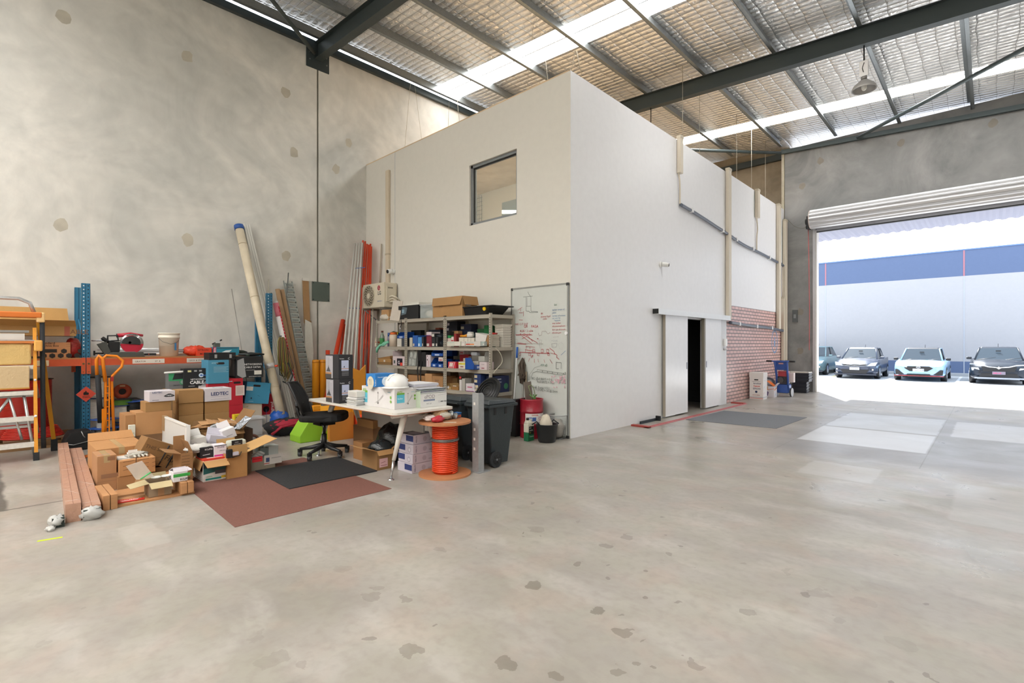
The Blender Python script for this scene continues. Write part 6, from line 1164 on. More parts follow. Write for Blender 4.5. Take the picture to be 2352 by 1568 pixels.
# wheelie bins
def bin_(loc, label, rz=0):
    g = thing('wheelie_bin', label, 'bin', loc, rz, 'dark green wheelie bins'); C = M('#2C3438', .4, 0, 'dirty', 'dark_bin_plastic'); H = .84
    q = MB(); q.hull8([Vector(p) for p in ((-.36, .06, .03), (0, .06, .03), (0, .36, .03), (-.36, .36, .03))], [Vector(p) for p in ((-.42, -.02, H-.08), (.03, -.02, H-.08), (.03, .46, H-.08), (-.42, .46, H-.08))], C); q.build('body', g, bevel=.015)
    q = MB(); q.box((-.45, -.04, H-.10), (.055, .50, H-.065), C); q.tube([(-.40, -.06, H-.09), (.02, -.06, H-.09)], .014, C, 8); q.build('rim', g, bevel=.01)
    for y in (.07, .27): q = MB(); q.box((.02, y, H-.19), (.033, y+.04, H-.10), BL); q.build('rib_recess', g)
    q = MB(); q.hull8([Vector(p) for p in ((-.44, -.04, H-.062), (.045, -.04, H-.062), (.045, .49, H-.062), (-.44, .49, H-.062))], [Vector(p) for p in ((-.41, .0, H-.0), (.015, .0, H-.0), (.015, .44, H-.02), (-.41, .44, H-.02))], C); q.build('lid', g, bevel=.015); q = MB(); q.box((-.35, .49, H-.06), (-.02, .53, H-.03), C); q.build('lid_grip', g)
    for x in (-.40, .0): q = MB(); q.cyl((x, .10, .10), (x+.05, .10, .10), .10, RUB, 24); w_ = q.build('wheel', g); q = MB(); q.cyl((x+.05, .10, .10), (x+.053, .10, .10), .065, BL, 20); 
    for k in range(6): a = k*math.pi/3; q.tube([(.053, .10, .10), (.053, .10+.06*math.cos(a), .10+.06*math.sin(a))], .006, RUB, 4)
    q.cyl((.05, .1, .1), (.06, .1, .1), .014, M('#6E7276', .4), 8); q.build('hub', w_)
    g.scale = (.88, .90, .95)
    return g
p = G(1112, 1080); bin_((p.x-.03, p.y+.10, 0), 'dark wheelie bin just behind the galvanised post'); bin_((p.x-.56, p.y+.12, 0), 'dark wheelie bin farther back behind the first bin')
# beside the whiteboard
RDR = M('#9C1E30', .35, 0, 'dirty', 'red_drum_paint'); p = G(1221, 1003)
g = thing('steel_drum', 'red steel drum with hazard label below the whiteboard', 'drum', p); q = MB(); q.lathe([(0, 0), (.175, 0), (.185, .01), (.18, .02), (.18, .20), (.19, .21), (.18, .22), (.18, .40), (.19, .41), (.18, .42), (.18, .58), (.186, .60), (.17, .60), (.165, .55), (0, .54)], (0, 0, 0), RDR, 36); q.build('shell', g)
q = MB(); T_ = lambda a: (.1835*math.cos(a), .1835*math.sin(a))
for i in range(12):
    a0 = R_(-80+i*9); a1 = R_(-80+(i+1)*9); (x0, y0), (x1, y1) = T_(a0), T_(a1); q.face([(x0, y0, .235), (x1, y1, .235), (x1, y1, .385), (x0, y0, .385)], M('#DAD6D2', .5))
    if 2 <= i <= 5: q.face([(x0*1.004, y0*1.004, .27), (x1*1.004, y1*1.004, .27), (x1*1.004, y1*1.004, .33), (x0*1.004, y0*1.004, .33)], M('#3C5C9A', .5))
q.build('hazard_label', g); a = R_(-5); T = frame((.185*math.cos(a), .185*math.sin(a), .31), (-math.sin(a), math.cos(a), 0), (0, 0, 1)); q = MB(); decal(q, T, [('l', [(-.03, 0), (0, .03), (.03, 0), (0, -.03), (-.03, 0)], .004, '#C03A3A')], .003); 
a = R_(-42); T = frame((.186*math.cos(a), .186*math.sin(a), .345), (-math.sin(a), math.cos(a), 0), (0, 0, 1)); decal(q, T, [('t', -.02, .01, .025, 'DANGER', '#B83030', 0, .02), ('t', -.09, -.05, .04, 'CDC', '#E4E8F0', 0, .03)], .002); q.build('label_print', g)
bd = thing('grey_board', 'small grey brown board standing in the red drum', 'board', (p.x-.08, p.y-.03, .55)); q = MB(); q.box((-.02, -.0, 0), (0, .16, .30), M('#7A6F66', .7)); q.build('board', bd); bd.rotation_euler = (R_(3), R_(-6), 0)
g = thing('plant_cutting', 'green leafy cutting with tape poking out of the red drum', 'plant', (p.x, p.y+.02, .54)); q = MB(); q.tube([(0, 0, 0), (-.02, -.02, .15), (-.04, -.05, .25), (-.03, .0, .27), (.0, .03, .22), (.02, .05, .08)], .006, M('#7C8A5A', .6), 5)
for i in range(6): a = i*1.1; q.hull8([Vector((.01*i, .01, .05)), Vector((.01*i+.01, .02, .05)), Vector((.01*i+.01, .025, .05)), Vector((.01*i, .02, .05))], [Vector((.06*math.cos(a), .06*math.sin(a), .12)), Vector((.06*math.cos(a)+.01, .06*math.sin(a)+.02, .12)), Vector((.06*math.cos(a), .06*math.sin(a)+.03, .11)), Vector((.06*math.cos(a)-.01, .06*math.sin(a)+.02, .11))], M('#6A9A5A', .6))
q.build('stem', g)
p = G(1222, 1012); g = thing('oil_jug', 'white and green plastic oil jug in front of the red drum', 'jug', (p.x, p.y-.02, 0)); GRN = M('#1F6A44', .4); q = MB(); q.box((-.09, -.07, 0), (.0, .07, .13), GRN); q.box((-.09, -.07, .13), (.0, .07, .26), M('#C9C5B4', .35)); q.hull8([Vector((-.09, -.07, .26)), Vector((0, -.07, .26)), Vector((0, .07, .26)), Vector((-.09, .07, .26))], [Vector((-.07, -.06, .31)), Vector((-.02, -.06, .31)), Vector((-.02, .0, .31)), Vector((-.07, .0, .31))], M('#C9C5B4', .35)); q.build('body', g, bevel=.008)
q = MB(); q.cyl((-.045, -.03, .31), (-.045, -.03, .345), .022, BL, 12); q.build('cap', g); q = MB(); q.tube([(-.045, .0, .30), (-.045, .05, .31), (-.045, .065, .22)], .013, M('#C9C5B4', .35), 8); q.build('handle', g); q = MB(); decal(q, frame((0, -.07, 0), (0, 1, 0), (0, 0, 1)), [('r', .02, .1, .13, .22, '#1C2420'), ('t', .03, .19, .02, 'MAX', '#D8D8D0', 0, .02), ('t', .03, .15, .028, 'COOL', '#E8E8E0', 0, .02), ('t', .03, .12, .02, '100', '#D8D840'), ('t', .03, .06, .03, 'Coolant', '#D8E8DC')]); q.build('label', g)
p = G(1256, 1014); g = thing('rubber_tub', 'black flexible rubber tub with handles below the whiteboard', 'tub', (p.x, p.y, 0)); q = MB(); q.lathe([(0, 0), (.12, 0), (.13, .02), (.165, .26), (.17, .265), (.165, .27), (.15, .26), (.115, .02), (0, .02)], (0, 0, 0), M('#1C1E21', .4), 32); q.build('shell', g)
for s in (-1, 1): q = MB(); q.tube([(s*.06-.08, s*.14-.03, .26), (s*.03-.03, s*.16, .31), (s*.06+.03, s*.15+.02, .26)], .010, M('#1C1E21', .4), 8); q.build('handle', g)
bag('plaster_bag', (p.x-.02, p.y, .02), (.09, .11, .20), M('#CFC4B2', .6, 0, 'crumple'), 'folded cream paper bag standing in the black rubber tub', seed=60, jit=.08)
p = G(1281, 1006); g = thing('wire_basket', 'round metal mesh waste basket with plastic film inside', 'basket', p); q = MB(); n = 36
for i in range(n): a = 2*math.pi*i/n; q.tube([(.115*math.cos(a), .115*math.sin(a), 0), (.145*math.cos(a), .145*math.sin(a), .36)], .0018, M('#8C8E90', .4, .7), 4)
for k in range(14): z = .02+.025*k; q.torus((0, 0, z), .115+.03*z/.36, .0014, M('#8C8E90', .4, .7), n=28, k=4)
q.build('mesh_wall', g); q = MB(); q.torus((0, 0, .36), .146, .008, M('#A8AAAC', .35, .7)); q.lathe([(0, .004), (.115, .004), (.115, 0), (0, 0)], (0, 0, 0), M('#7C7E80', .4, .7)); q.build('rim', g)
bag('waste_film', (p.x, p.y, .006), (.10, .10, .15), M('#BEB9B0', .5, 0, 'film'), 'crumpled clear film waste inside the mesh basket', seed=61, jit=.2)
# whiteboard
g = thing('whiteboard', 'tall whiteboard with red and black sketches leaning on the office front', 'whiteboard', (-5.885, YB-.035, .015)); WBW, WBH = 1.19, 2.365
q = MB(); q.box((0, 0, 0), (WBW, .02, WBH), M('#C9CDC9', .25, 0, 'plain', 'whiteboard_enamel')); q.build('writing_surface', g)
q = MB(); AL = M('#9A9C9A', .35, .6)
for a, b_ in (((-.012, -.006, 0), (.012, .024, WBH)), ((WBW-.012, -.006, 0), (WBW+.012, .024, WBH)), ((0, -.006, WBH-.012), (WBW, .024, WBH+.012)), ((0, -.006, -.012), (WBW, .024, .012))): q.box(a, b_, AL)
q.build('aluminium_frame', g)
for x in (-.012, WBW-.03):
    for z in (-.012, WBH-.03): q = MB(); q.box((x-.004, -.009, z-.002), (x+.046, .026, z+.046), M('#2E2E2E', .5)); q.build('corner_cap', g, bevel=.01)
R1, B1, K1, G1, P1 = '#B0444C', '#5A7FA8', '#4C524C', '#5A7A68', '#CFA2AC'
def W(px_, py_):  # zoomed photo coordinates (724x1568 crop of the board) to board metres
    Pt = PY(1150+px_/4.022, 640+py_/4.022, YB-.035); return (Pt.x+5.885, Pt.z-.015)
def ln(pts, m, w_=.006): return ('l', [W(*p_) for p_ in pts], w_, m)
def tx(x, y, s, t_, m, k=.0): a = W(x, y); return ('t', a[0], a[1], s, t_, m, 0, k)
it = [ln([(250,120),(262,145),(280,165),(280,250)], K1), ln([(208,168),(295,160)], K1), ln([(235,170),(236,255)], K1), ln([(243,172),(244,250)], K1), ln([(236,255),(236,298),(265,300),(268,312),(345,310)], K1), ln([(236,255),(280,252),(280,300),(345,305)], K1),
 ln([(160,290),(200,262)], R1), ln([(170,315),(205,315)], R1), ln([(170,380),(205,382)], R1), ln([(212,300),(212,345)], R1), ln([(185,270),(185,300)], R1),
 tx(135,430,.045,'PIPE CUT OUT',R1), tx(215,450,.06,'QB',R1,.01), tx(283,452,.06,'FAGA',R1,.01), tx(180,492,.05,'KLBU  2 cable',R1), tx(140,524,.045,'boxoffice@installer',R1,.01), ln([(145,522),(295,520)], R1),
 tx(372,330,.045,'lift',R1), tx(372,358,.045,'power/hyd',R1), tx(392,378,.04,'cable',R1), tx(495,250,.05,'list',G1),
 tx(478,295,.038,'ladder straps x2',B1), tx(478,322,.038,'J-box',B1), tx(478,350,.038,'variety of screws',B1), tx(478,372,.038,'cut out for',B1), tx(500,392,.038,'heaters',B1),
 tx(478,418,.038,'step ladder',R1), tx(478,445,.038,'silicone/expfoam',R1), tx(478,477,.038,'dust pan & brush',R1), tx(478,505,.038,'silicone gun',R1),
 ln([(200,530),(240,560),(295,602)], R1, .008), ln([(235,530),(260,545),(340,590),(340,602)], R1, .008), ln([(200,555),(250,525),(300,580)], R1), ln([(150,598),(240,605)], R1, .01), ln([(160,590),(230,598)], R1), ln([(125,595),(395,600)], '#A8A4A0'),
 ln([(340,552),(352,555)], R1, .012), ln([(350,500),(360,528),(380,520),(385,485),(420,485),(440,510),(460,495)], '#A8989A'),
 ln([(180,678),(455,690)], R1, .009), ln([(230,650),(232,678)], R1), ln([(230,655),(320,670)], R1, .008), ln([(235,625),(320,632)], R1), ln([(240,620),(240,650)], R1), ln([(275,625),(275,650)], R1),
 ln([(455,640),(495,670),(500,690),(525,705),(520,725),(545,745)], R1, .009), ln([(465,685),(520,700)], R1), ln([(560,705),(605,665)], B1),
 ln([(175,735),(145,755)], R1), ln([(228,728),(210,750)], R1), ln([(270,735),(262,765)], R1), ln([(315,740),(315,775)], R1, .008), ln([(350,740),(352,770)], R1), ln([(405,745),(412,775)], R1), ln([(458,745),(482,782)], R1),
 ln([(270,950),(275,880),(320,820),(380,800)], K1, .004), ln([(287,910),(300,870),(340,853)], K1), ln([(515,770),(565,775),(563,832)], K1), ln([(517,775),(517,830),(542,830)], K1), tx(412,808,.055,'x5',G1,.01), tx(580,885,.06,'x3',K1,.01),
 tx(292,928,.05,'BC - 2x3 BAYS = 5 L',K1), tx(345,958,.05,'1x3 BAYS = 30',K1), tx(295,1008,.05,'Com  5-way = 5 L',K1), tx(345,1035,.05,'LF-ML = 10 @ 2mm',K1), ln([(345,905),(338,925),(345,955)], K1), ln([(335,985),(328,1005),(335,1030)], K1),
 ln([(280,700),(290,730),(305,705),(290,715)], R1, .007)]
for x in (183, 272, 352, 448): it.append(ln([(x-8, 685), (x-8, 708), (x+8, 708), (x+8, 685), (x-8, 685)], R1))
for x in (312, 390, 440): it.append(ln([(x-9, 650), (x-9, 682), (x+9, 682), (x+9, 650), (x-9, 650)], R1, .007))
for i in range(5): x = 345+47*i; y = 838+7*i; it += [ln([(x, y), (x, y+18), (x+45, y+24), (x+45, y+6), (x, y)], K1, .005)]
it += [ln([(380,790),(405,790),(405,802),(380,802),(380,790)], G1, .007)]
rnd = random.Random(2)
for i in range(26): x = rnd.uniform(470, 600); y = rnd.uniform(905, 1010) if x < 520 or x > 590 else rnd.uniform(900, 960); it.append(ln([(x, y), (x+rnd.uniform(6, 18), y+rnd.uniform(-22, 22))], P1, .016))
for s_ in ((130,560,165,600), (365,565,390,590), (245,580,260,610), (370,590,385,640)): it.append(ln([(s_[0],s_[1]),(s_[2],s_[1]),(s_[2],s_[3]),(s_[0],s_[3]),(s_[0],s_[1])], '#A8A4A4', .004))
it += [ln([(480,600),(530,595),(525,630),(485,632),(480,600)], '#8A8A90'), ln([(545,600),(570,585),(592,610),(580,650),(552,645),(545,600)], '#B4B4B4', .004), tx(495,545,.035,'x 2 + 9','#9A8A90'), tx(480,580,.04,'= 2 x 6','#8A8A98')]
q = MB(); decal(q, frame((0, 0, 0), (1, 0, 0), (0, 0, 1)), it, .0008); q.build('marker_writing', g)
x_, z_w = W(608, 502); q = MB(); q.cyl((x_, 0, z_w), (x_, -.015, z_w), .028, M('#E8E8E8', .3), 16); q.build('magnet', g)
# ================= steel shelving with stock =================
SG = M('#AFA89B', .5, .1, 'plain', 'grey_shelf_paint'); SYF, SYB = 5.60, 6.12
SX = [PY(u, 800, SYF).x for u in (864, 932, 1022, 1127)]
ZSH = [.14, .655, 1.03, 1.40, 1.93]
g = thing('shelving_unit', 'grey slotted steel shelving with three bays full of stock', 'shelving', (SX[0], SYF, 0)); ox = SX[0]
for i, x in enumerate(SX):
    for y in (SYF, SYB):
        pair = (0,) if i in (0, 3) else (-.026, .026)
        q = MB()
        for dx in ([-.045, .0] if i in (1, 2) else [0]):
            X0 = x-ox+(dx if i != 3 else -.04)
            q.box((X0, y-SYF, 0), (X0+.042, y-SYF+.003, 1.95), SG); q.box((X0 if dx == 0 and i != 3 else X0+.039, y-SYF, 0), (X0+.003 if dx == 0 and i != 3 else X0+.042, y-SYF+.035, 1.95), SG)
        up = q.build('upright', g)
        if y == SYF:
            q = MB()
            for k in range(47):
                for dx in ([-.02] if i == 3 else ([.02] if i == 0 else [-.025, .02])): q.box((x-ox+dx-.005, -.0015, .03+.04*k), (x-ox+dx+.005, .0, .048+.04*k), DK)
            o = q.build('slot_row', up); o['kind'] = 'stuff'
for b_ in range(3):
    x0, x1 = SX[b_]-ox, SX[b_+1]-ox
    for k, z in enumerate(ZSH):
        h_ = .06
        q = MB(); q.box((x0+.03, .006, z-h_), (x1-.03, .012, z), SG); q.box((x0+.03, .0, z-.008), (x1-.03, .012, z), SG); q.box((x0+.03, SYB-SYF-.0, z-h_), (x1-.03, SYB-SYF+.006, z), SG); q.build('shelf_beam', g)
        q = MB(); q.box((x0+.01, .01, z-.012), (x1-.01, SYB-SYF, z), M('#B7AFA0', .6)); q.build('shelf_deck', g)
for z in ZSH: q = MB(); q.box((SX[3]-ox-.01, .03, z-.055), (SX[3]-ox, SYB-SYF, z), SG); q.build('end_beam', g)
Z2, Z3, Z4, Z5 = [z+.001 for z in (1.40, 1.03, .655, 1.93)]
def sb(uL, uR, vt, z, col, label, dy=.25, Y=None, prints=(), name='stock_box', kind='plain', **k):
    Y = Y or SYF+.03
    return bxY(Y, uL, uR, z, vt, dy, label, col=col, kind=kind, name=name, prints=prints, bev=.002, **k)
def stk(uL, uR, vb, vt, col, label, dy=.2, Y=None, **k):   # stacked: bottom given by pixel
    Y = Y or SYF+.03; return sb(uL, uR, vt, PY((uL+uR)/2, vb, Y).z, col, label, dy, Y, **k)
def fl(w, h, *it): return [('f', list(it))]
def bin_box(uL, uR, vt, z, label, Y=None, col='#1E4FA0', dy=.22):
    Y = Y or SYF+.04; a = PY(uL, 800, Y).x; b_ = PY(uR, 800, Y).x; h = PY((uL+uR)/2, vt, Y).z-z; w = b_-a; C = M(col, .35)
    g = thing('storage_bin', label, 'storage bin', (b_, Y, z)); q = MB(); t_ = .004
    q.box((-w, 0, 0), (0, dy, t_), C); q.box((-w, dy-t_, 0), (0, dy, h), C)
    for x in (-w, -t_): q.prism([(x, 0, 0), (x, dy, 0), (x, dy, h), (x, dy*.35, h), (x, 0, h*.45)], (t_, 0, 0), C)
    q.box((-w, 0, 0), (0, t_, h*.42), C); q.build('tub', g); q = MB(); decal(q, frame((-w*.7, 0, h*.1), (1, 0, 0), (0, 0, 1)), [('r', 0, 0, w*.4, h*.2, '#B8C8E0')]); q.build('label', g)
    return g
def lab(w=.06, c='#D8D4CC'): return [('f', [('r', .008, .015, w, .06, c), ('l', [(.014, .045), (w-.01, .045)], .005, '#6A4A50')])]
# --- top deck ---
bag('paper_bag', (SX[0]+.20, SYF+.12, Z5), (.16, .1, .07), M('#CFC8BC', .6, 0, 'crumple'), 'crumpled grey white paper bag at the left end of the shelving top', seed=70, jit=.2)
sb(876, 893, 711, Z5, '#B58D62', 'brown folded carton at the left end of the shelving top', .2, SYF+.08, kind='card', name='cardboard_box', cat='box')
g = thing('card_sheet', 'white cardboard sheet leaning on the black crate on the shelving top', 'cardboard', PY(895, 733, SYF-.01)); g.location.z = Z5; q = MB(); q.box((0, 0, 0), (.33, .008, .40), M('#CBC2B6', .7, 0, 'card')); q.build('sheet', g); g.rotation_euler = (R_(-8), R_(6), 0)
k_ = sb(915, 961, 701, Z5, '#1B1D1F', 'black plastic crate with white lid on the shelving top', .33, SYF+.02, name='plastic_crate', cat='crate', prints=[('f', [('p', [(.10, .08), (.26, .1), (.3, .22), (.14, .24)], '#5A6A74'), ('r', .12, .12, .2, .19, '#8AA8B8')])])
kl = k_.location; kh = PY(938, 701, SYF+.02).z-Z5; q = MB(); q.box((-.40, .0, kh), (.01, .34, kh+.05), M('#D8D6CE', .4)); q.build('lid', k_, label='white lid')
q = MB(); q.tube([(-.55, -.01, .02), (-.52, -.03, -.10), (-.54, -.035, -.16)], .008, BL, 6); q.cyl((-.54, -.035, -.16), (-.545, -.035, -.20), .014, M('#B8B4B8')); q.build('hanging_cable', k_)
p = PY(994, 728, SYF+.04); g = thing('clear_tub', 'clear plastic tub with white parts beside the black crate on the shelving top', 'tub', (p.x, SYF+.04, Z5)); q = MB(); q.box((-.38, 0, 0), (0, .28, .24), glassm('#D4DCDC', .1, .4)); q.box((-.39, -.01, .24), (.01, .29, .255), glassm('#E0E4E4', .1, .6)); q.build('tub', g); q = MB(); 
bagmesh(q, (-.19, .13, .08), .15, .1, .075, M('#D6D0C2', .6, 0, 'crumple'), 71, .25); q.build('white_parts', g)
sb(994, 1062, 682, Z5, '#A98153', 'large open brown carton on the shelving top', .34, SYF+.0, kind='card', name='cardboard_box', cat='box', flaps={'f': (165, .15), 'r': (160, .16)}, prints=[('f', [('t', .18, .19, .035, 'MODEL', '#5A4028'), ('l', [(.18, .17), (.28, .17)], .006, '#5A4028')]), ('r', [('r', .08, .18, .2, .25, '#E8E4E0')])])
g = thing('mixing_tray', 'black plastic tray with a yellow button at the right end of the shelving top', 'tray', (PY(1120, 800, SYF+.08).x, SYF+.02, Z5)); q = MB(); q.hull8([Vector(v) for v in ((-.58, .04, 0), (-.02, .04, 0), (-.02, .42, 0), (-.58, .42, 0))], [Vector(v) for v in ((-.66, 0, .13), (.10, 0, .13), (.10, .46, .13), (-.66, .46, .13))], M('#1C1D1F', .45)); q.box((-.76, -.02, .13), (.2, .48, .15), M('#202224', .45)); q.build('shell', g, bevel=.01); q = MB(); q.cyl((-.0, -.0, .095), (-.0, -.025, .09), .03, M('#E8C020', .4), 14); q.build('button', g, label='yellow button')
# --- upper shelf (second from top) ---
sb(861, 868, 776, Z2, '#C9C3B0', 'small jar with red lid at far left of the upper shelf', .06, prints=[], name='jar', cat='jar')
j = bpy.data.objects['jar']; q = MB(); q.box((-.085, -.004, .075), (.004, .064, .1), M('#B83828', .4)); q.build('lid', j, label='red lid')
p = PY(876, 785, SYF+.06); g = thing('bottle', 'tall clear bottle with green label on the left of the upper shelf', 'bottle', (p.x, SYF+.08, Z2)); q = MB(); q.lathe([(0, 0), (.045, 0), (.048, .02), (.048, .2), (.02, .27), (.02, .3), (0, .3)], (0, 0, 0), glassm('#8AA090', .1, .6), 18); q.build('glass', g); q = MB(); q.lathe([(.049, .03), (.049, .17)], (0, 0, 0), M('#3A8A4A', .4), 18); q.build('label', g, label='green label'); q = MB(); q.cyl((0, 0, .29), (0, 0, .325), .024, M('#5A2A24', .4), 14); q.build('cap', g)
g = thing('rubber_glove', 'pair of mint green gloves draped over the front of the upper shelf', 'gloves', (PY(872, 785, SYF).x, SYF-.03, Z2-.08)); q = MB(); MG = M('#7AC0A4', .5); q.tube([(-.06, 0, -.04), (-.04, .0, .03), (.02, .02, .10), (.14, .05, .13), (.26, .08, .18)], [.02, .03, .022, .02, .03], MG, 8)
for k in range(4): q.tube([(.0+.02*k, .02, .09), (.12, .04, .10+.02*k), (.2, .05, .12+.02*k)], .010, MG, 6)
q.build('glove', g)
def can(u, vt, z, r, col, label, capc=None, Y=None, name='spray_can', cat='can', cap=.02):
    Y = Y or SYF+.08; p = PY(u, vt, Y); h = p.z-z; g = thing(name, label, cat, (p.x, Y, z)); q = MB(); q.lathe([(0, 0), (r, 0), (r, h-cap-.01), (r*.8, h-cap), (0, h-cap)], (0, 0, 0), M(col, .35), 18); q.build('body', g); q = MB(); q.cyl((0, 0, h-cap), (0, 0, h), r*.85, M(capc or col, .35), 16); q.build('cap', g); return g
can(894, 764, Z2, .04, '#6A6A80', 'blue capped spray can left of the orange lidded jar', '#244E90', cap=.07)
g = can(904, 763, Z2, .085, '#CBBBA8', 'large jar with orange lid holding white and red fixings', '#E06A28', Y=SYF+.12, name='jar', cat='jar', cap=.045)
bag('green_cloth', (PY(899, 760, SYF+.3).x, SYF+.36, Z2+.12), (.15, .1, .1), M('#2F7A64', .8, 0, 'cloth'), 'dark green cloth bundle behind the jars on the upper shelf', 'cloth', 73, .15)
sb(890, 908, 772, Z2, '#4A4438', 'dark box under the green cloth behind the jars', .15, SYF+.30)
bin_box(912, 930, 762, PY(920, 777, SYF+.05).z, 'blue storage bin stacked on a white box in the left bay')
sb(912, 922, 777, Z2, '#C9C6BC', 'white box with small print under the blue bin in the left bay', .15, prints=lab(.1)); sb(922.5, 930, 777, Z2, '#3A4048', 'dark box right of the white one under the blue bin', .2)
can(913, 762, Z2, .014, '#D8C838', 'yellow tube standing beside the blue bin', '#D8C838', Y=SYF+.3, name='tube', cat='tube')
sb(944, 966, 758, Z2, '#17181A', 'black hard case standing behind the blue boxes', .1, SYF+.30, name='tool_case', cat='case')
sb(940.5, 947, 775, Z2, '#C4BEAC', 'small cream open tub left of the blue box', .08, name='small_tub', cat='tub')
sb(948, 959, 770, Z2, '#2A5CA8', 'blue box with cream label in the middle bay', .25, prints=lab(.055, '#D8C8B0')); sb(960, 968, 774, Z2, '#4A8AC8', 'light blue box with white label in the middle bay', .2, prints=lab(.06, '#C8DCEC'))
sb(969, 973, 773, Z2, '#2A2A30', 'narrow black box with white label in the middle bay', .2, prints=lab(.03)); bag('black_pouch', (PY(976, 780, SYF+.1).x, SYF+.13, Z2), (.035, .06, .10), M('#1E2024', .4, 0, 'film'), 'black plastic pouch between the narrow box and the maroon box', seed=74)
a_ = sb(979.5, 991, 771.5, Z2, '#7A2A38', 'maroon box with white label in the middle bay', .25, prints=lab(.08)); stk(979.5, 991, 771, 762, '#CFC2C6', 'white and purple box on top of the maroon box', .2, prints=[('f', [('r', 0, 0, .13, .015, '#6A2A6A')])])
sb(992, 999, 775, Z2, '#2A2A2E', 'small black box with white and red label beside the maroon box', .2, prints=lab(.07)); stk(991.5, 999, 774.5, 765.5, '#2A2A2E', 'small black box stacked above the white red labelled one', .2, prints=lab(.07))
sb(1000.5, 1006, 774, Z2, '#26282C', 'narrow black box with white front next to the dark bags', .2, prints=lab(.045))
bag('dark_bag', (PY(1011, 775, SYF+.12).x, SYF+.15, Z2), (.09, .1, .075), M('#1E2A34', .3, 0, 'film'), 'dark plastic bag at the right end of the middle bay, lower', seed=75, jit=.15); bag('dark_bag', (PY(1009, 765, SYF+.12).x, SYF+.16, Z2+.142), (.10, .1, .05), M('#242C34', .3, 0, 'film'), 'dark plastic bag at the right end of the middle bay, upper', seed=76, jit=.15)
sb(984, 1012, 757, Z2, '#222838', 'wide dark blue box at the back of the middle bay', .15, SYF+.36); stk(1000, 1009, 757, 752.5, '#8A4A34', 'small brown red box lying on the dark blue box', .1, SYF+.38)
# right bay upper shelf
KB = '#1A1E2A'
sb(1025, 1033, 760.5, Z2, '#26262A', 'black box with grey label at left of the right bay, lower', .2, prints=lab(.05, '#B8B0AC'), Y=SYF+.1); 
sb(1026, 1050, 761, Z2, '#3A3028', 'dark wooden box at the back left of the right bay', .2, SYF+.32)
for i, (vb, vt) in enumerate(((760.5, 749), (748.8, 737.5))): stk(1026+i*1.5, 1050, vb, vt, KB, 'dark blue box with small white label, %s of the two over the wooden box' % ['lower', 'upper'][i], .2, SYF+.32, prints=lab(.06, '#C8C4CC'))
sb(1025, 1036, 776.5, Z2, '#C8B4AC', 'pale pink small box at the front left of the right bay', .12); stk(1028, 1035, 776, 770, '#2A8A4C', 'green small box on the pale pink box', .1)
sb(1036.5, 1042, 773, Z2, '#D4CCC8', 'white upright box with red top beside the red box', .12, prints=[('f', [('r', 0, .1, .06, .12, '#B83A3A')])]); sb(1042.5, 1048, 766, Z2, '#8E2A2C', 'dark red upright box in the right bay', .14); sb(1038, 1052, 760, Z2, '#B08458', 'tan upright box behind the dark red box', .1, SYF+.2)
sb(1055, 1081, 757.5, Z2, '#1C2746', 'navy box with grey label, lower of two in the right bay', .16, SYF+.34, prints=lab(.09, '#A8A890')); stk(1058, 1082, 757.2, 744, '#1A2240', 'navy box with grey label, upper of two in the right bay', .16, SYF+.34, prints=lab(.09, '#B0AC98'))
for i, (a, b_) in enumerate(((1054, 1065), (1065.5, 1074), (1074.5, 1081), (1081.5, 1089))): sb(a, b_, 775+i % 2*.5, Z2, '#CFC9BC', 'small white box in the front row of the right bay, %s' % ['leftmost and widest', 'second from left', 'third from left', 'rightmost beside the patterned bag'][i], .1, prints=lab(.05, '#DAD8D0'), group='small white boxes in the right bay')
q = MB(); q.tube([(0, 0, 0), (.10, 0, 0), (.17, 0, .005)], [.018, .018, .028], M('#E0962A', .4), 12); o = q.build('torch'); o.location = (PY(1056, 770, SYF+.06).x, SYF+.08, PY(1060, 775, SYF+.06).z+.028); tag(o, 'orange and yellow torch lying on the small white boxes', 'torch')
can(1081, 762, PY(1081, 774.5, SYF+.06).z+.004, .065, '#D8D4CE', 'white round tub standing on the small white boxes', '#D8D4CE', Y=SYF+.1, name='small_tub', cat='tub')
g = thing('patterned_bag', 'white open paper bag with dotted pattern in the right bay', 'bag', (PY(1101, 785, SYF+.03).x, SYF+.06, Z2)); q = MB(); q.hull8([Vector(v) for v in ((-.12, 0, 0), (.08, 0, 0), (.08, .14, 0), (-.12, .14, 0))], [Vector(v) for v in ((-.12, -.01, .24), (.17, -.02, .19), (.17, .17, .2), (-.12, .16, .24))], M('#D8D4D0', .6, 0, 'crumple')); q.build('paper', g)
q = MB(); decal(q, frame((-.12, 0, 0), (1, 0, 0), (0, -.04, 1)), [('l', [(.02+.045*i+(.02 if j % 2 else 0), .03+.035*j), (.05+.045*i+(.02 if j % 2 else 0), .02+.035*j)], .005, '#8A8488') for i in range(4) for j in range(5)]); q.build('pattern', g)
sb(1096, 1112, 755, Z2, '#1F5A34', 'dark green box behind the patterned bag', .15, SYF+.32); sb(1112, 1122, 747, Z2, '#1E6A3A', 'taller green box by the right upright', .15, SYF+.3)
sb(1108, 1122, 769, Z2, '#A87C52', 'small brown box at the right end of the right bay', .1, SYF+.06, kind='card')
q = MB(); q.box((PY(1100, 780, SYF).x, SYF+.02, Z2), (PY(1124, 780, SYF).x, SYF+.14, Z2+.012), M('#2A3A30', .5)); o = q.build('dark_tray'); tag(o, 'thin dark green tray under the brown box at the right end', 'tray')
q = MB(); C_ = M('#DAD6CC', .45)
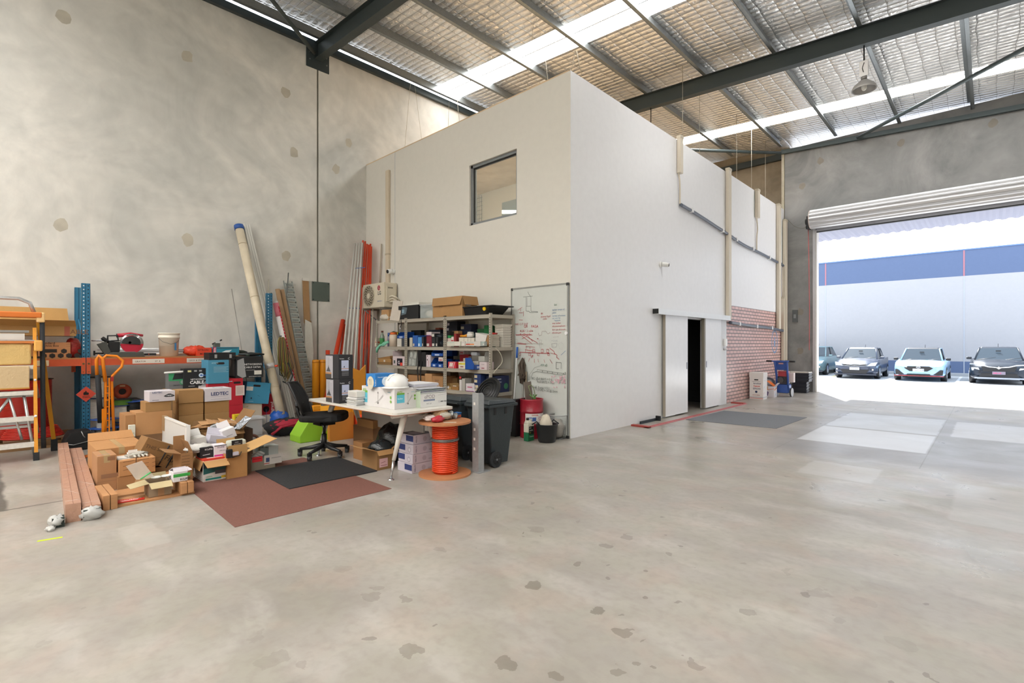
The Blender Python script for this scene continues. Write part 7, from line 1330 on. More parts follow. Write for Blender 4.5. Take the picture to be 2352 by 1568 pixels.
for k in range(9): q.hull8([Vector(v) for v in ((-.09, -.09, .04*k), (.09, -.09, .04*k), (.09, .09, .04*k), (-.09, .09, .04*k))], [Vector(v) for v in ((-.10, -.10, .04*k+.036), (.10, -.10, .04*k+.036), (.10, .10, .04*k+.036), (-.10, .10, .04*k+.036))], C_)
q.box((-.108, -.108, .355), (.108, .108, .375), C_)
p = PY(1152, 785, SYF+.35); o = q.build('food_tub'); o.location = (SX[3]-.115, SYF+.40, Z2); tag(o, 'nested stack of white square tubs at the right end of the upper shelf', 'tub'); 
pp4, z4_ = papers((SX[3]-.06, SYF+.10, Z2), .12, .16, 15, .014, 'stack of cream leaflets in front of the white tubs', ('#CFC8BA', '#C0B8A8'), 'leaflet_stack', .008, 9)
q = MB(); q.cyl((0, 0, 0), (.0, .14, .0), .016, M('#C83030', .4), 10); o = q.build('marker_pen'); o.location = (SX[3]-.12, SYF+.12, Z2+z4_+.017); tag(o, 'red marker pen lying on the cream leaflets', 'pen')
# ledge of boxes hooked on the shelf edge of the right bay
for i, (a, b_, c, lab_) in enumerate(((1027, 1058, '#CFCFC2', 'long white fitting box hooked on the shelf edge, left one'), (1060, 1068, '#D4CCC8', 'short white fitting box hooked on the shelf edge in the middle'), (1069, 1104, '#CCC8C2', 'long white fitting box with red stripe hooked on the shelf edge'), (1105, 1113, '#A8B0AC', 'small grey mesh box hooked at the right of the shelf edge'))):
    p0 = PY(a, 800, SYF-.06).x; p1 = PY(b_, 800, SYF-.06).x; z0 = PY(a, 794.5, SYF-.06).z; z1 = PY(a, 784, SYF-.06).z
    carton((p1, SYF-.065, z0), p1-p0, .06, z1-z0, 0, lab_, col=c, kind='plain', name='fitting_box', group='white fitting boxes hooked on the shelf edge', prints=[('f', [('l', [(.02, (z1-z0)*.75), (min(.2, (p1-p0)*.8), (z1-z0)*.75)], .006, '#8AA8A4')]+([('r', .02, .02, .22, .04, '#C84A3A'), ('r', .12, .02, .22, .04, '#E08A4A')] if i == 2 else [('r', (p1-p0)*.6, .015, (p1-p0)*.95, .04, '#DAD6CC')]))])
# --- middle shelf (z 1.03) ---
sb(864, 898, 832, Z3, '#8A6A44', 'flat brown carton at far left of the middle shelf', .35, kind='card')
stk(863, 898, 831.7, 823, '#A8804E', 'brown paper parcel with white tape on the flat carton', .2, kind='card', prints=[('f', [('p', [(0, .0), (.12, .0), (.1, .07), (.0, .07)], '#CFC8C0'), ('r', .3, .01, .36, .05, '#C8C0B4')])], Y=SYF+.03)
stk(868, 896, 822.5, 817, '#9C7648', 'slanted brown cardboard sleeve on top of the parcel', .25, kind='card', Y=SYF+.1, rot=(R_(6), R_(-6), 0))
sb(902, 929, 818, Z3, '#CDBFC2', 'white box with black panel and open flap on the middle shelf', .22, SYF-.01, flaps={'l': (5, .1)}, prints=[('f', [('r', .15, .0, .34, .14, '#1E1E2C'), ('t', .18, .03, .09, 'G', '#D8D0D8', 0, .03), ('r', .26, .0, .34, .06, '#D84A40'), ('r', .04, .04, .09, .1, '#3A4A48')])])
sb(935, 955, 812, Z3, '#5A4630', 'dark brown box behind the bag of switches', .12, SYF+.3, kind='card')
g = thing('switch_bag', 'clear bag full of white light switches in the middle bay', 'bag', (PY(945, 840, SYF+.05).x, SYF+.12, Z3)); q = MB(); q.hull8([Vector(v) for v in ((-.15, -.08, 0), (.15, -.08, 0), (.15, .08, 0), (-.15, .08, 0))], [Vector(v) for v in ((-.16, -.04, .33), (.14, -.04, .36), (.14, .06, .36), (-.16, .06, .33))], glassm('#D8DCD8', .15, .35)); q.build('film', g)
for i, (x, z, r_) in enumerate(((-.08, .03, 8), (.03, .02, -10), (-.05, .16, -6), (.06, .15, 10), (.0, .26, 0))): q = MB(); T_ = Matrix.Translation((x, -.06+.01*i, z)) @ Matrix.Rotation(R_(r_), 4, 'Y'); q.box((-.035, 0, 0), (.035, .01, .11), M('#C8CCC4', .4), T_); q.box((-.012, -.004, .035), (.012, 0, .075), M('#8A908A', .4), T_); q.build('light_switch', g)
g = thing('strap_case', 'black case with hanging straps in the middle bay', 'case', (PY(962, 840, SYF+.03).x, SYF+.02, Z3)); q = MB(); q.box((-.03, 0, 0), (.08, .3, .33), M('#15171A', .5)); q.box((.09, .0, 0), (.22, .28, .27), M('#1A1C20', .7, 0, 'cloth')); q.build('body', g, bevel=.01); q = MB(); q.tube([(.02, -.01, .1), (.025, -.04, -.05), (.06, -.04, -.36), (.10, -.04, -.40), (.13, -.04, -.34), (.12, -.04, -.05), (.12, -.01, .1)], .010, M('#121416', .6), 6); q.build('strap', g, label='hanging black strap')
bag('black_cloth_bag', (PY(978, 820, SYF+.25).x, SYF+.42, Z3), (.13, .08, .17), M('#101215', .8, 0, 'cloth'), 'black cloth bag behind the strap case', seed=77)
sb(979, 988.5, 815, Z3, '#CFC4CC', 'narrow white box with black dots beside the blue bins', .2, prints=[('f', [('d', .035, .2, .012, '#2A2A30'), ('d', .035, .13, .014, '#2A2A30'), ('r', .07, .02, .078, .12, '#B84A4A')])])
zb2 = PY(1003, 818, SYF+.04).z
bin_box(990, 1004, 822, Z3, 'blue storage bin low in the middle bay, left'); bin_box(1004.5, 1017, 824, Z3, 'blue storage bin low in the middle bay, right'); sb(990, 1017, 820, Z3, '#1A3E80', 'dark blue box behind the low blue bins', .1, SYF+.27); bin_box(991, 1017, 801, zb2, 'large blue storage bin stacked over the two low ones')
stk(1007, 1017, 829.5, 820.5, '#D4CAC6', 'white box with red line wedged between the blue bins', .08, Y=SYF+.0, prints=[('f', [('r', .02, .015, .1, .03, '#B83A4A')])])
bin_box(1024.5, 1040, 826, Z3, 'blue storage bin behind the red striped packet', Y=SYF+.24, dy=.2); bin_box(1025, 1032, 802, Z3+.2, 'dark blue storage bin behind the middle right upright', Y=SYF+.22, col='#16306E', dy=.2); sb(1025, 1032, 812, Z3, '#1A2E60', 'dark blue box under the bin behind the middle right upright', .1, SYF+.33)
g = carton((PY(1045, 842, SYF+.0).x, SYF+.02, Z3), .21, .12, .11, 0, 'red and white striped packet on the middle shelf', col='#C82E3C', kind='plain', name='striped_packet', cat='packet', prints=[('f', [('l', [(.02+.04*i, 0), (.06+.04*i, .11)], .012, '#E8DCDC') for i in range(4)]+[('r', .04, .03, .13, .09, '#E4D4CC')])])
sb(1056, 1076, 814, Z3, '#A02A30', 'dark red box at the back of the right bay with drawer pull', .15, SYF+.30); stk(1054.5, 1065, 813.5, 803, '#D0C8CA', 'white box with red line on top of the dark red box', .12, SYF+.28, prints=[('f', [('r', .03, .02, .11, .035, '#B83A4A')])])
q = MB(); q.box((0, 0, 0), (.24, .14, .13), glassm('#C8CCD4', .1, .3)); o = q.build('clear_tub'); o.location = (PY(1065.5, 813, SYF+.3).x, SYF+.30, PY(1065, 813.5, SYF+.30).z); tag(o, 'clear plastic tub beside the white box at the back of the right bay', 'tub')
sb(1053, 1074, 830.5, Z3, '#D6CFC0', 'white box with yellow stripe on the middle shelf', .16, prints=[('f', [('r', .0, .07, .23, .095, '#DCCB2C'), ('r', .05, .025, .13, .04, '#8A2A34'), ('t', .02, .075, .018, 'TAPCON', '#5A5010')])])
sb(1075, 1089, 829, Z3, '#D6CEC0', 'cream box with red line right of the yellow striped box', .16, prints=[('f', [('r', .05, .02, .13, .033, '#8A2A34'), ('t', .05, .08, .02, 'ICCONS', '#4A3A3A')])]); sb(1089.5, 1099, 829, Z3, '#C4BEB2', 'greyish white box between the cream box and the pink one', .16)
sb(1101, 1118, 831, Z3, '#CDBFC0', 'pinkish white box with red line at the right of the middle shelf', .16, prints=[('f', [('r', .05, .02, .12, .032, '#8A2A34'), ('t', .05, .08, .018, 'ICCONS', '#4A3A3A')])])
stk(1064, 1074, 830.2, 822.5, '#B4AC9C', 'small grey open box on the yellow striped box', .1); stk(1076, 1083, 828.5, 818, '#4A4038', 'dark grey open box on the cream box, left', .1); stk(1083.5, 1099, 828.5, 816, '#6A665E', 'wide grey box with metal parts on the cream box', .12); stk(1082, 1095, 815.8, 809, '#94969A', 'pale metal part lying on the wide grey box', .08, name='metal_part', cat='part')
stk(1099, 1113, 830.3, 818, '#A8A8A2', 'grey hinged box with raised lid on the pinkish box', .12, flaps={'r': (15, .08)})
bin_box(1129, 1150, 823, Z3, 'large blue storage bin at the right end of the middle shelf', Y=SYF+.0)
b_ = [o for o in bpy.data.objects if o.name.startswith('storage_bin') and o.get('label', '').startswith('large blue storage bin at the right')][0]; b_.location = (SX[3]-.06, SYF+.14, Z3); b_.rotation_euler = (0, 0, R_(90)); b_.location = (SX[3]-.30, SYF+.12, Z3)
# --- lower shelf (z .655) ---
sb(867, 895, 868, Z4, '#A8C4BC', 'pale green packet mostly hidden at far left of the lower shelf', .15, name='packet', cat='packet')
sb(935, 975, 862, Z4, '#A87C52', 'wide brown carton on the lower shelf in the middle bay', .35, kind='card', prints=[('f', [('t', .1, .06, .05, 'FRAGILE', '#7A5638')])])
sb(976, 992, 858, Z4, '#B88C60', 'tall tan carton on the lower shelf in the middle bay', .3, kind='card'); sb(993, 1017, 864, Z4, '#A67C52', 'brown carton with oval mark by the middle right upright', .3, kind='card', prints=[('f', [('t', .08, .12, .05, 'SAW', '#6A4A34')])])
sb(907, 929, 860, Z4, '#8A6A4A', 'brown carton behind the hard hat on the lower shelf', .3, kind='card')
g = sb(1025, 1036, 888, Z4, '#B4925E', 'small tan carton with label and peaked lid on the lower shelf', .2, kind='card', prints=lab(.08, '#DAD4CC'), flaps={'l': (-20, .06), 'r': (-35, .07)}); sb(1038, 1053, 888, Z4, '#9A6E3A', 'small brown carton with white label on the lower shelf', .2, kind='card', prints=[('f', [('r', .03, .06, .12, .075, '#D8CCB8')])], flaps={'r': (20, .04)})
sb(1035, 1050, 868, Z4, '#7A5E3A', 'open dark tan carton at the back of the lower shelf', .2, SYF+.25, kind='card', flaps={'l': (10, .1)})
sb(1055, 1060, 872, Z4, '#CFCAC8', 'narrow white box with red tip on the lower shelf', .12, prints=[('f', [('r', 0, .2, .05, .24, '#B83A3A')])]); sb(1061, 1068, 869, Z4, '#A9A69E', 'grey upright box next to the narrow white box', .15)
sb(1070, 1091, 893, Z4, '#D4CAD0', 'white box with purple edge, lower of two on the lower shelf', .2, prints=[('f', [('r', 0, 0, .2, .01, '#7A2A7A')])]); stk(1070, 1090, 892.7, 881, '#CFC8CC', 'white box with pink print, upper of two on the lower shelf', .2, prints=[('f', [('r', .04, .02, .16, .035, '#B83A6A')])])
for i, (a, b2, vb, vt) in enumerate(((1091, 1100, None, 893), (1102, 1110, None, 894))): sb(a, b2, vt, Z4, '#1E3468', 'navy box with cream end label, front row %s' % ['left', 'right'][i], .2, prints=lab(.08, '#D8CCA8'))
for i, (a, b2, vb, vt) in enumerate(((1091, 1105, 892.7, 883), (1089, 1104, 880.5, 870), (1089, 1104, 869.8, 859))): stk(a, b2, vb if i == 0 else vb, vt, '#1E3468', 'navy box with cream end label, %s over the front row' % ['directly', 'second', 'third and topmost'][i], .2, prints=lab(.075, '#D8CCA8'), group='navy boxes on the lower shelf')
stk(1089, 1104, 882.8, 880.6, '#1A2A50', 'thin navy lid between the stacked navy boxes', .2)
sb(1114, 1124, 889, Z4, '#D4D4CC', 'small white box with green text by the right upright', .15, prints=[('f', [('r', .02, .04, .08, .06, '#5A9A7A')])])
sb(1104, 1126, 880, Z4, '#1A2038', 'dark navy box at the back by the right upright', .15, SYF+.3)
g = carton((SX[3]-.03, SYF+.12, Z4), .2, .34, .27, 0, 'navy printed box seen through the end of the lower shelf', col='#222C50', kind='plain', name='stock_box', prints=[('r', [('l', [(.03, .22), (.15, .22)], .012, '#C8CCD8'), ('t', .03, .16, .03, 'ELECTRIC', '#B8C0D8'), ('d', .26, .1, .05, '#3A7A5A')])])
# bottom shelf, mostly hidden
for i, (a, b2) in enumerate(((868, 895), (900, 928), (936, 975), (980, 1016), (1026, 1060), (1065, 1100))): sb(a, b2, 935, ZSH[0]+.001, ['#8A6A48', '#9A7A54', '#A98458'][i % 3], 'brown carton on the bottom shelf, %s from the left end' % ['first', 'second', 'third', 'fourth', 'fifth', 'sixth'][i], .35, kind='card', name='cardboard_box', cat='box', group='cartons on the bottom shelf')
hose([(SX[3]+.01, SYF+.1, 1.38), (SX[3]+.03, SYF+.2, 1.30), (SX[3]+.03, SYF+.25, 1.15), (SX[3]+.02, SYF+.1, 1.04), (SX[3]+.01, SYF+.05, .98)], .007, M('#CFC9B8', .5), 'white_cable', 'thin white cable looping down the right end of the shelving', 'cable')
# brooms and mops right of the shelving
def pole(a, b_, r, m, name, label, cat, ends=()):
    g = thing(name, label, cat, b_); o_ = Vector(b_); q = MB(); q.tube([Vector(a)-o_, (0, 0, 0)], r, m, 10); q.build('handle', g)
    for nm, pa, pb, rr, mm in ends: q = MB(); q.tube([Vector(pa)-o_, Vector(pb)-o_], rr, mm, 10); q.build(nm, g)
    return g
a = PY(1159, 790, 6.15); a = PX(1159, 796, SX[3]+.12); 
pole((SX[3]+.10, 6.12, 1.40), (SX[3]+.14, 5.95, .03), .011, M('#D8D8D8', .35), 'broom', 'white broom handle with blue grip at the right end of the shelving', 'broom', [('grip', (SX[3]+.10, 6.12, 1.40), (SX[3]+.105, 6.10, 1.22), .017, M('#2A5CB0', .4)), ('head', (SX[3]+.14, 5.95, .03), (SX[3]+.14, 5.80, .03), .03, M('#3A6A9A', .6))])
g = pole((SX[3]+.20, 6.16, 1.20), (SX[3]+.33, 5.98, .02), .016, M('#8E8C86', .45, .3), 'mop', 'mop with matted brown head standing upright by the whiteboard', 'mop'); q = MB(); o_ = g.location
for i in range(26): rnd = random.Random(i); q.tube([Vector((SX[3]+.20, 6.14, 1.22))-o_, Vector((SX[3]+.20+rnd.uniform(-.06, .05), 6.12+rnd.uniform(-.05, .04), 1.1))-o_, Vector((SX[3]+.24+rnd.uniform(-.07, .08), 6.1+rnd.uniform(-.06, .03), .86+rnd.uniform(-.06, .1)))-o_], .012, M('#5E5248', .9, 0, 'cloth'), 5)
q.build('mop_head', g); 
pole((SX[3]+.28, 6.14, 1.0), (SX[3]+.37, 6.02, .02), .014, M('#9A8C78', .6), 'wooden_pole', 'dull wooden pole leaning right of the mop', 'pole')
pole((SX[3]+.33, 6.15, .85), (SX[3]+.40, 6.08, .02), .012, M('#DAD8D2', .4), 'white_pole', 'short white pole leaning next to the whiteboard edge', 'pole')
g = thing('fan_guard', 'round black ribbed fan standing between the bins and the shelving', 'fan', (SX[3]+.32, 5.25, .72), 0); T_ = Matrix.Rotation(R_(58), 3, 'X')
q = MB(); q.lathe([(0, .0), (.22, .0), (.24, .02), (.24, .04), (0, .05)], (0, 0, 0), M('#17181A', .45), 36, T_); 
for r_ in (.06, .11, .16, .21): q.torus(T_ @ Vector((0, 0, .05)), r_, .006, M('#222426', .4), T_)
q.build('disc', g); q = MB(); q.tube([(0, .0, 0), (0, .05, -.3), (0, .05, -.7)], .03, M('#17181A', .5), 8); q.box((-.18, -.12, -.72), (.18, .2, -.69), M('#17181A', .5)); q.build('stand', g)
p = G(1182, 1003); g = thing('black_bin', 'tall black plastic bin left of the red drum', 'bin', (p.x-.08, p.y+.0, 0)); q = MB(); q.hull8([Vector(v) for v in ((-.12, 0, 0), (.1, 0, 0), (.1, .22, 0), (-.12, .22, 0))], [Vector(v) for v in ((-.2, -.06, .55), (.16, -.06, .6), (.16, .28, .6), (-.2, .28, .55))], M('#15171A', .45)); q.build('body', g, bevel=.01)
bag('rubbish_bag', (p.x-.02, p.y-.25, 0), (.13, .14, .14), M('#1A2438', .5, 0, 'film'), 'dark blue rubbish bag on the floor in front of the black bin', seed=80, jit=.15); bag('white_rag', (p.x+.06, p.y-.30, 0), (.06, .08, .05), M('#B8BAC0', .7, 0, 'cloth'), 'pale rag on the floor at the foot of the rubbish bag', 'rag', 81, .2)
# ================= long pieces leaning on the left wall =================
def lean(a, b_, r, m, name, label, cat='pipe', n=12, group=None, cap=None, capm=None, extra=None):
    """round bar from top point a to foot b_"""
    a, b_ = Vector(a), Vector(b_); g = thing(name, label, cat, b_, 0, group); q = MB(); q.tube([a-b_, (0, 0, 0)], r, m, n); q.build('shaft', g)
    if cap: d = (a-b_).normalized(); q = MB(); q.tube([a-b_-d*cap*.8, a-b_+d*cap*.2], r*1.14, capm, n); q.build('end_cap', g)
    if extra: extra(g, a-b_)
    return g
PVC = M('#D6CAB2', .5, 0, 'dirty', 'cream_pvc')
def strap(g, d):
    q = MB(); q.tube([d*.262, d*.285], .088, M('#C4C4C2', .35, .4), 16); q.build('strap', g, label='grey metal strap'); q = MB(); c = d*.273; q.cyl(c+Vector((.05, .06, .01)), c+Vector((.09, .10, .02)), .02, M('#D84A28', .4), 8); q.build('ratchet_knob', g)
    for t_ in (.17, .62, .9): q = MB(); q.tube([d*t_, d*(t_+.004)], .0765, M('#B8A88C', .5), 16); q.build('joint_band', g)
lean((-10.52, 3.40, 3.72), (-9.12, 3.67, .03), .075, PVC, 'pvc_pipe', 'large cream plastic pipe with blue cap leaning on the left wall', cap=.09, capm=M('#2A56A0', .45), n=24, extra=strap)
def profile(a, b_, w, d_, m, name, label, cat='profile', ribs=(), rm=None):
    a, b_ = Vector(a), Vector(b_); g = thing(name, label, cat, b_); q = MB(); v = a-b_
    lo = [Vector((0, 0, 0)), Vector((0, w, 0)), Vector((-d_, w, 0)), Vector((-d_, 0, 0))]; q.hull8(lo, [p+v for p in lo], m); q.build('body', g)
    for t_ in ribs: q = MB(); e = .002; q.hull8([Vector((e, w*t_-.004, 0)), Vector((e, w*t_+.004, 0)), Vector((0, w*t_+.004, 0)), Vector((0, w*t_-.004, 0))], [p+v for p in [Vector((e, w*t_-.004, 0)), Vector((e, w*t_+.004, 0)), Vector((0, w*t_+.004, 0)), Vector((0, w*t_-.004, 0))]], rm); q.build('groove', g)
    return g
profile((-10.52, 3.48, 3.80), (-10.0, 4.15, .0), .12, .06, M('#D4D4CE', .45), 'wall_trunking', 'white plastic trunking length leaning behind the cream pipe', 'trunking', (.35, .7), M('#A8A8A2', .5))
profile((-10.60, 3.38, 3.78), (-10.15, 4.0, .0), .05, .03, M('#2A2C30', .5), 'black_strip', 'thin black strip leaning between the cream pipe and white trunking', 'strip')
lean((-10.5, 3.95, 2.75), (-10.2, 3.66, .0), .012, M('#C9C5B8', .5), 'thin_rod', 'thin pale rod rising above the right blue upright', 'rod')
lean((-10.45, 3.25, 2.5), (-10.05, 3.5, 0.0), .006, M('#8E8C86', .4, .5), 'thin_rod', 'very thin metal rod against the wall left of the cream pipe', 'rod')
# taped white tube, cardboard tubes
def tape_marks(g, d):
    q = MB(); rnd = random.Random(3)
    n_ = d.normalized(); side = Vector((1, .2, 0)); side = (side-n_*side.dot(n_)).normalized(); up = n_.cross(side)
    for i in range(34):
        t_ = .04+.027*i; c = d*t_+side*.041+up*.018; q.tube([c, c+d*.022], .016, M('#C8203A', .5), 8)
    q.build('red_tape', g, label='red printed tape'); q = MB(); q.tube([d*.87, d*.985], .0525, M('#D87A88', .5, 0, 'film'), 12); q.build('tape_wrap', g, label='pink tape wrap')
lean((-10.1, 3.92, 2.28), (-9.67, 4.24, .0), .05, M('#DEDAD8', .5), 'plastic_tube', 'white tube bound with red printed tape leaning on the wall', n=14, extra=tape_marks)
CT = M('#A98A68', .7, 0, 'card')
lean((-10.35, 4.06, 2.55), (-9.95, 4.40, .0), .045, CT, 'cardboard_tube', 'brown cardboard tube leaning on the wall, left of two', 'tube', 14); lean((-10.4, 4.17, 2.55), (-9.98, 4.52, .0), .04, CT, 'cardboard_tube', 'brown cardboard tube leaning on the wall, right of two', 'tube', 14)
lean((-10.55, 4.36, 2.93), (-10.3, 4.05, .0), .010, GALV, 'thin_rod', 'thin grey rod leaning left of the cable tray', 'rod')
g = thing('cable_tray', 'galvanised perforated cable tray leaning on the wall', 'cable tray', (-10.22, 4.66, .0)); v = Vector((-10.55, 4.27, 2.76))-Vector((-10.22, 4.66, 0)); q = MB(); GT = M('#A4ABA9', .35, .6, 'galv'); wdt = .17
for y in (0, wdt): lo = [Vector((0, y-.003, 0)), Vector((0, y+.003, 0)), Vector((-.05, y+.003, 0)), Vector((-.05, y-.003, 0))]; q.hull8(lo, [p+v for p in lo], GT)
q.build('side_rail', g); 
for i in range(26):
    c = v*(.02+.0375*i); q = MB(); lo = [c+Vector((0, .0, 0)), c+Vector((0, wdt, 0)), c+Vector((-.01, wdt, 0)), c+Vector((-.01, 0, 0))]; q.hull8(lo, [p+v*.027 for p in lo], GT)
    for k in range(6): o_ = c+v*.008+Vector((.001, .025+.022*k, 0)); q.box(o_, o_+Vector((.0015, .008, .02)), DK)
    q.build('rung', g)
g = thing('wrapped_board', 'board wrapped in torn brown paper with white film hanging on the wall', 'board', (-10.42, 4.68, .0)); q = MB(); q.prism([(-.1, .0, 1.9), (-.1, .13, 1.9), (-.18, .13, 2.82), (-.18, .0, 2.82)], (-.03, 0, 0), M('#A48058', .6, 0, 'crumple')); q.prism([(-.08, .10, 1.2), (-.07, .17, 1.15), (-.1, .15, 1.95), (-.1, .0, 1.95)], (-.02, 0, 0), M('#8A6A48', .7, 0, 'crumple')); q.build('paper_wrap', g)
q = MB(); q.prism([(.05, -.02, .0), (.05, .10, .0), (-.02, .16, 1.3), (-.04, .13, 1.9), (-.05, .0, 1.97), (-.01, -.03, 1.2)], (-.02, 0, 0), M('#CFCDC4', .6, 0, 'crumple')); q.build('film_sheet', g, label='white film sheet'); q = MB(); q.box((-.21, -.0, 2.80), (-.17, .14, 2.86), M('#DCDAD4', .5)); q.build('end', g)
# cables hanging beside the taped tube
g = thing('cable_bundle', 'bundle of black and yellow cables hung over the right blue upright', 'cable bundle', (-9.66, 3.85, 1.3)); 
for i in range(14):
    rnd = random.Random(i); c = ['#8A7A2C', '#1E2020', '#9A6A34', '#1A1C1C', '#5A5A34'][i % 5]; y = -.06+.014*i; q = MB(); q.tube([(0, y*.4, .28), (.02, y*.8-.01, .20), (.03, y, -.1), (.02, y+.02, -.35+rnd.uniform(-.1, .1)), (.03, y*.5+.08, -.5+rnd.uniform(-.1, .05)), (.03, y+.10, -.3), (.01, y*.5+.05, .1)], .009, M(c, .5), 6); q.build('cable', g)
q = MB(); q.tube([(.03, .12, -.2), (.05, .2, -.45), (.04, .14, -.62), (.04, .02, -.55)], .013, M('#17191A', .5), 6); q.build('thick_cable', g)
q = MB(); q.tube([(-.05, 0, .30), (.03, 0, .30)], .01, BL, 6); q.build('hook', g)
# bollards
YB_ = M('#E3951C', .4, 0, 'plain', 'yellow_orange_plastic')
for i, (x, y) in enumerate(((-10.25, 4.80), (-10.25, 4.955))):
    g = thing('bollard_sleeve', ['left', 'right'][i]+' yellow orange tube standing by the wall joint', 'tube', (x, y, 0), 0, 'yellow orange tubes'); q = MB(); q.lathe([(0, 0), (.07, 0), (.07, 1.10), (.066, 1.12), (0, 1.125)], (0, 0, 0), YB_, 24); q.build('sleeve', g); q = MB(); q.lathe([(.071, 1.06), (.073, 1.06), (.073, 1.085), (.071, 1.085)], (0, 0, 0), M('#C87A14', .4), 24); q.build('band', g)
g = thing('plastic_bracket', 'yellow orange plastic cable guide on the floor behind the chair', 'bracket', (-8.7, 4.0, 0)); q = MB(); q.box((-.1, 0, 0), (0, .26, .26), YB_); q.box((-.08, .03, .26), (-.02, .2, .36), YB_); q.build('block', g, bevel=.02); q = MB(); q.cyl((.0, .06, .12), (.01, .06, .12), .03, M('#8A5A10')); q.build('hole', g)
# wall plate
g = thing('wall_plate', 'square grey green steel plate screwed over the wall joint', 'plate', (XW, 4.90, 2.39)); q = MB(); q.box((0, 0, 0), (.012, .40, .42), M('#5E6A64', .5, .2)); q.build('plate', g)
for y in (.03, .37):
    for z in (.03, .39): q = MB(); q.cyl((.012, y, z), (.018, y, z), .01, DK, 8); q.build('screw', g)
# conduits in the corner by the office
GW = M('#C6C7C2', .45, 0, 'plain', 'grey_white_conduit'); ORC2 = M('#D2411F', .4, 0, 'plain', 'orange_red_conduit')
def corner(ut, vt, ubot, vbot, Yt, Yb, r, m, label, group, name='conduit_length', **k):
    a = PY(ut, vt, Yt); b0 = PY(ubot, vbot, Yb); t_ = (0-a.z)/(b0.z-a.z); b_ = a+(b0-a)*t_; b_.z = 0.0
    a.x = max(a.x, XW+.03); return lean(a, b_, r, m, name, label, 'pipe', 10, group, **k)
GG = 'grey white conduit lengths in the corner'; OG = 'orange red conduit lengths in the corner'
nmG = ['leftmost', 'second', 'third', 'rightmost']
for i in range(4): 
    g = corner(815+5.6*i, 559-.5*i, 789+9*i, 812, 5.86-.02*i, 5.35, .022, GW, nmG[i]+' grey white conduit length tied in blue', GG)
for z_ in ((822, 616, 836, 614), (805, 707, 824, 708)):
    a = PY(z_[0]-5, z_[1], 5.70); b_ = PY(z_[2]+2, z_[3], 5.66); q = MB(); q.tube([a, b_], .008, M('#3A78C0', .4), 6); o = q.build('blue_tie'); tag(o, ['upper', 'lower'][0 if z_[1] < 650 else 1]+' blue tie around the grey white conduit lengths', 'tie')
for i, (ut, vt, ub, vb, l_) in enumerate(((834, 552, 815, 812, 'leftmost and tallest'), (839, 554, 822, 820, 'second'), (843, 560, 826, 830, 'third'), (847, 562, 834, 840, 'fourth'), (851, 560, 840, 840, 'fifth'), (853, 566, 846, 850, 'rightmost'))):
    corner(ut, vt, ub, vb, 6.10-.01*i, 5.90, .02, ORC2, l_+' orange red conduit length in the corner', OG)
corner(788, 735, 772, 810, 5.6, 5.3, .05, ORC2, 'thick orange red conduit slanting at the left of the group', OG); corner(793, 745, 783, 812, 5.65, 5.45, .03, ORC2, 'shorter orange red conduit beside the thick slanting one', OG); 
g = thing('conduit_offcut', 'short orange red conduit offcut standing behind the yellow tubes', 'pipe', (-10.4, 5.14, 0)); q = MB(); q.cyl((0, 0, 0), (0, 0, 1.32), .045, ORC2, 16); q.build('shaft', g)
for i, (ut, vt, ub, vb, l_, c) in enumerate(((828, 640, 815, 940, 'white thin conduit right of the orange ones, leftmost', '#CFC8BC'), (834, 660, 824, 940, 'white thin conduit, second right of the orange ones', '#CFC8BC'), (857, 700, 848, 900, 'white thin conduit close to the shelving end', '#C9C2B4'), (853, 730, 836, 900, 'grey metal rod beside the shelving end', '#7E8078'), (845, 700, 842, 900, 'dark red thin conduit in the shade by the shelving', '#7A2018'), (849, 720, 832, 930, 'green grey thin rod by the shelving end', '#5A6058'))):
    corner(ut, vt, ub, vb, 6.0, 5.80, .014, M(c, .45), l_, 'thin rods by the shelving')
a = PY(876, 560, 6.17); b_ = PY(872, 650, 6.17); b_.z = 2.78; q = MB(); q.tube([a, b_], .014, M('#B4AA98', .5), 8); o = q.build('thin_rod'); tag(o, 'thin grey rod standing above the air conditioner against the office', 'rod')
# orange sheet of card behind the desk boxes
g = thing('orange_envelope', 'orange padded envelope standing behind the lamp boxes', 'envelope', (-7.2, 3.97, .0)); q = MB(); q.prism([(0, .0, 0), (0, .20, 0), (0, .22, 1.12), (0, .12, 1.03), (0, .0, 1.08)], (-.02, 0, 0), M('#D08A24', .5, 0, 'card')); q.build('sheet', g)
# ================= beside the brick wall =================
p = G(1752, 918); WB = '#E4E0DE'
g = carton((p.x+.01, p.y, 0), .34, .32, .70, 0, 'tall white archive carton with printer brand names by the brick wall', col=WB, kind='plain', prints=[('f', [('t', .10, .40, .06, 'brother', '#3A4460', 0, .02), ('t', .10, .33, .06, 'Canon', '#C83A34', 0, .03), ('t', .09, .26, .06, 'EPSON', '#3A4460', 0, .02), ('d', .17, .20, .03, '#2A3A60'), ('t', .08, .10, .04, 'KYOCERA', '#A84040', 0, .01), ('l', [(0, .06), (.34, .06)], .008, '#3A4A60'), ('l', [(0, .03), (.34, .03)], .012, '#C84A44'), ('r', .12, .50, .22, .53, '#1A1A1E'), ('l', [(.07, .47), (.27, .47)], .006, '#4A4A58'), ('l', [(.02, .64), (.16, .60)], .03, '#D85048'), ('d', .18, .63, .01, '#1A1A1E')]), ('r', [('l', [(0, .06), (.32, .06)], .008, '#5A7088'), ('l', [(.05, .5), (.2, .48)], .006, '#9AA8B8'), ('l', [(.06, .3), (.14, .36)], .02, '#B8C8D8'), ('l', [(.04, .14), (.10, .20)], .012, '#E0A0A0')])])
g2_ = q = MB(); q.box((-.345, -.005, .58), (.005, .325, .705), M(WB, .6)); q.build('lid', g)
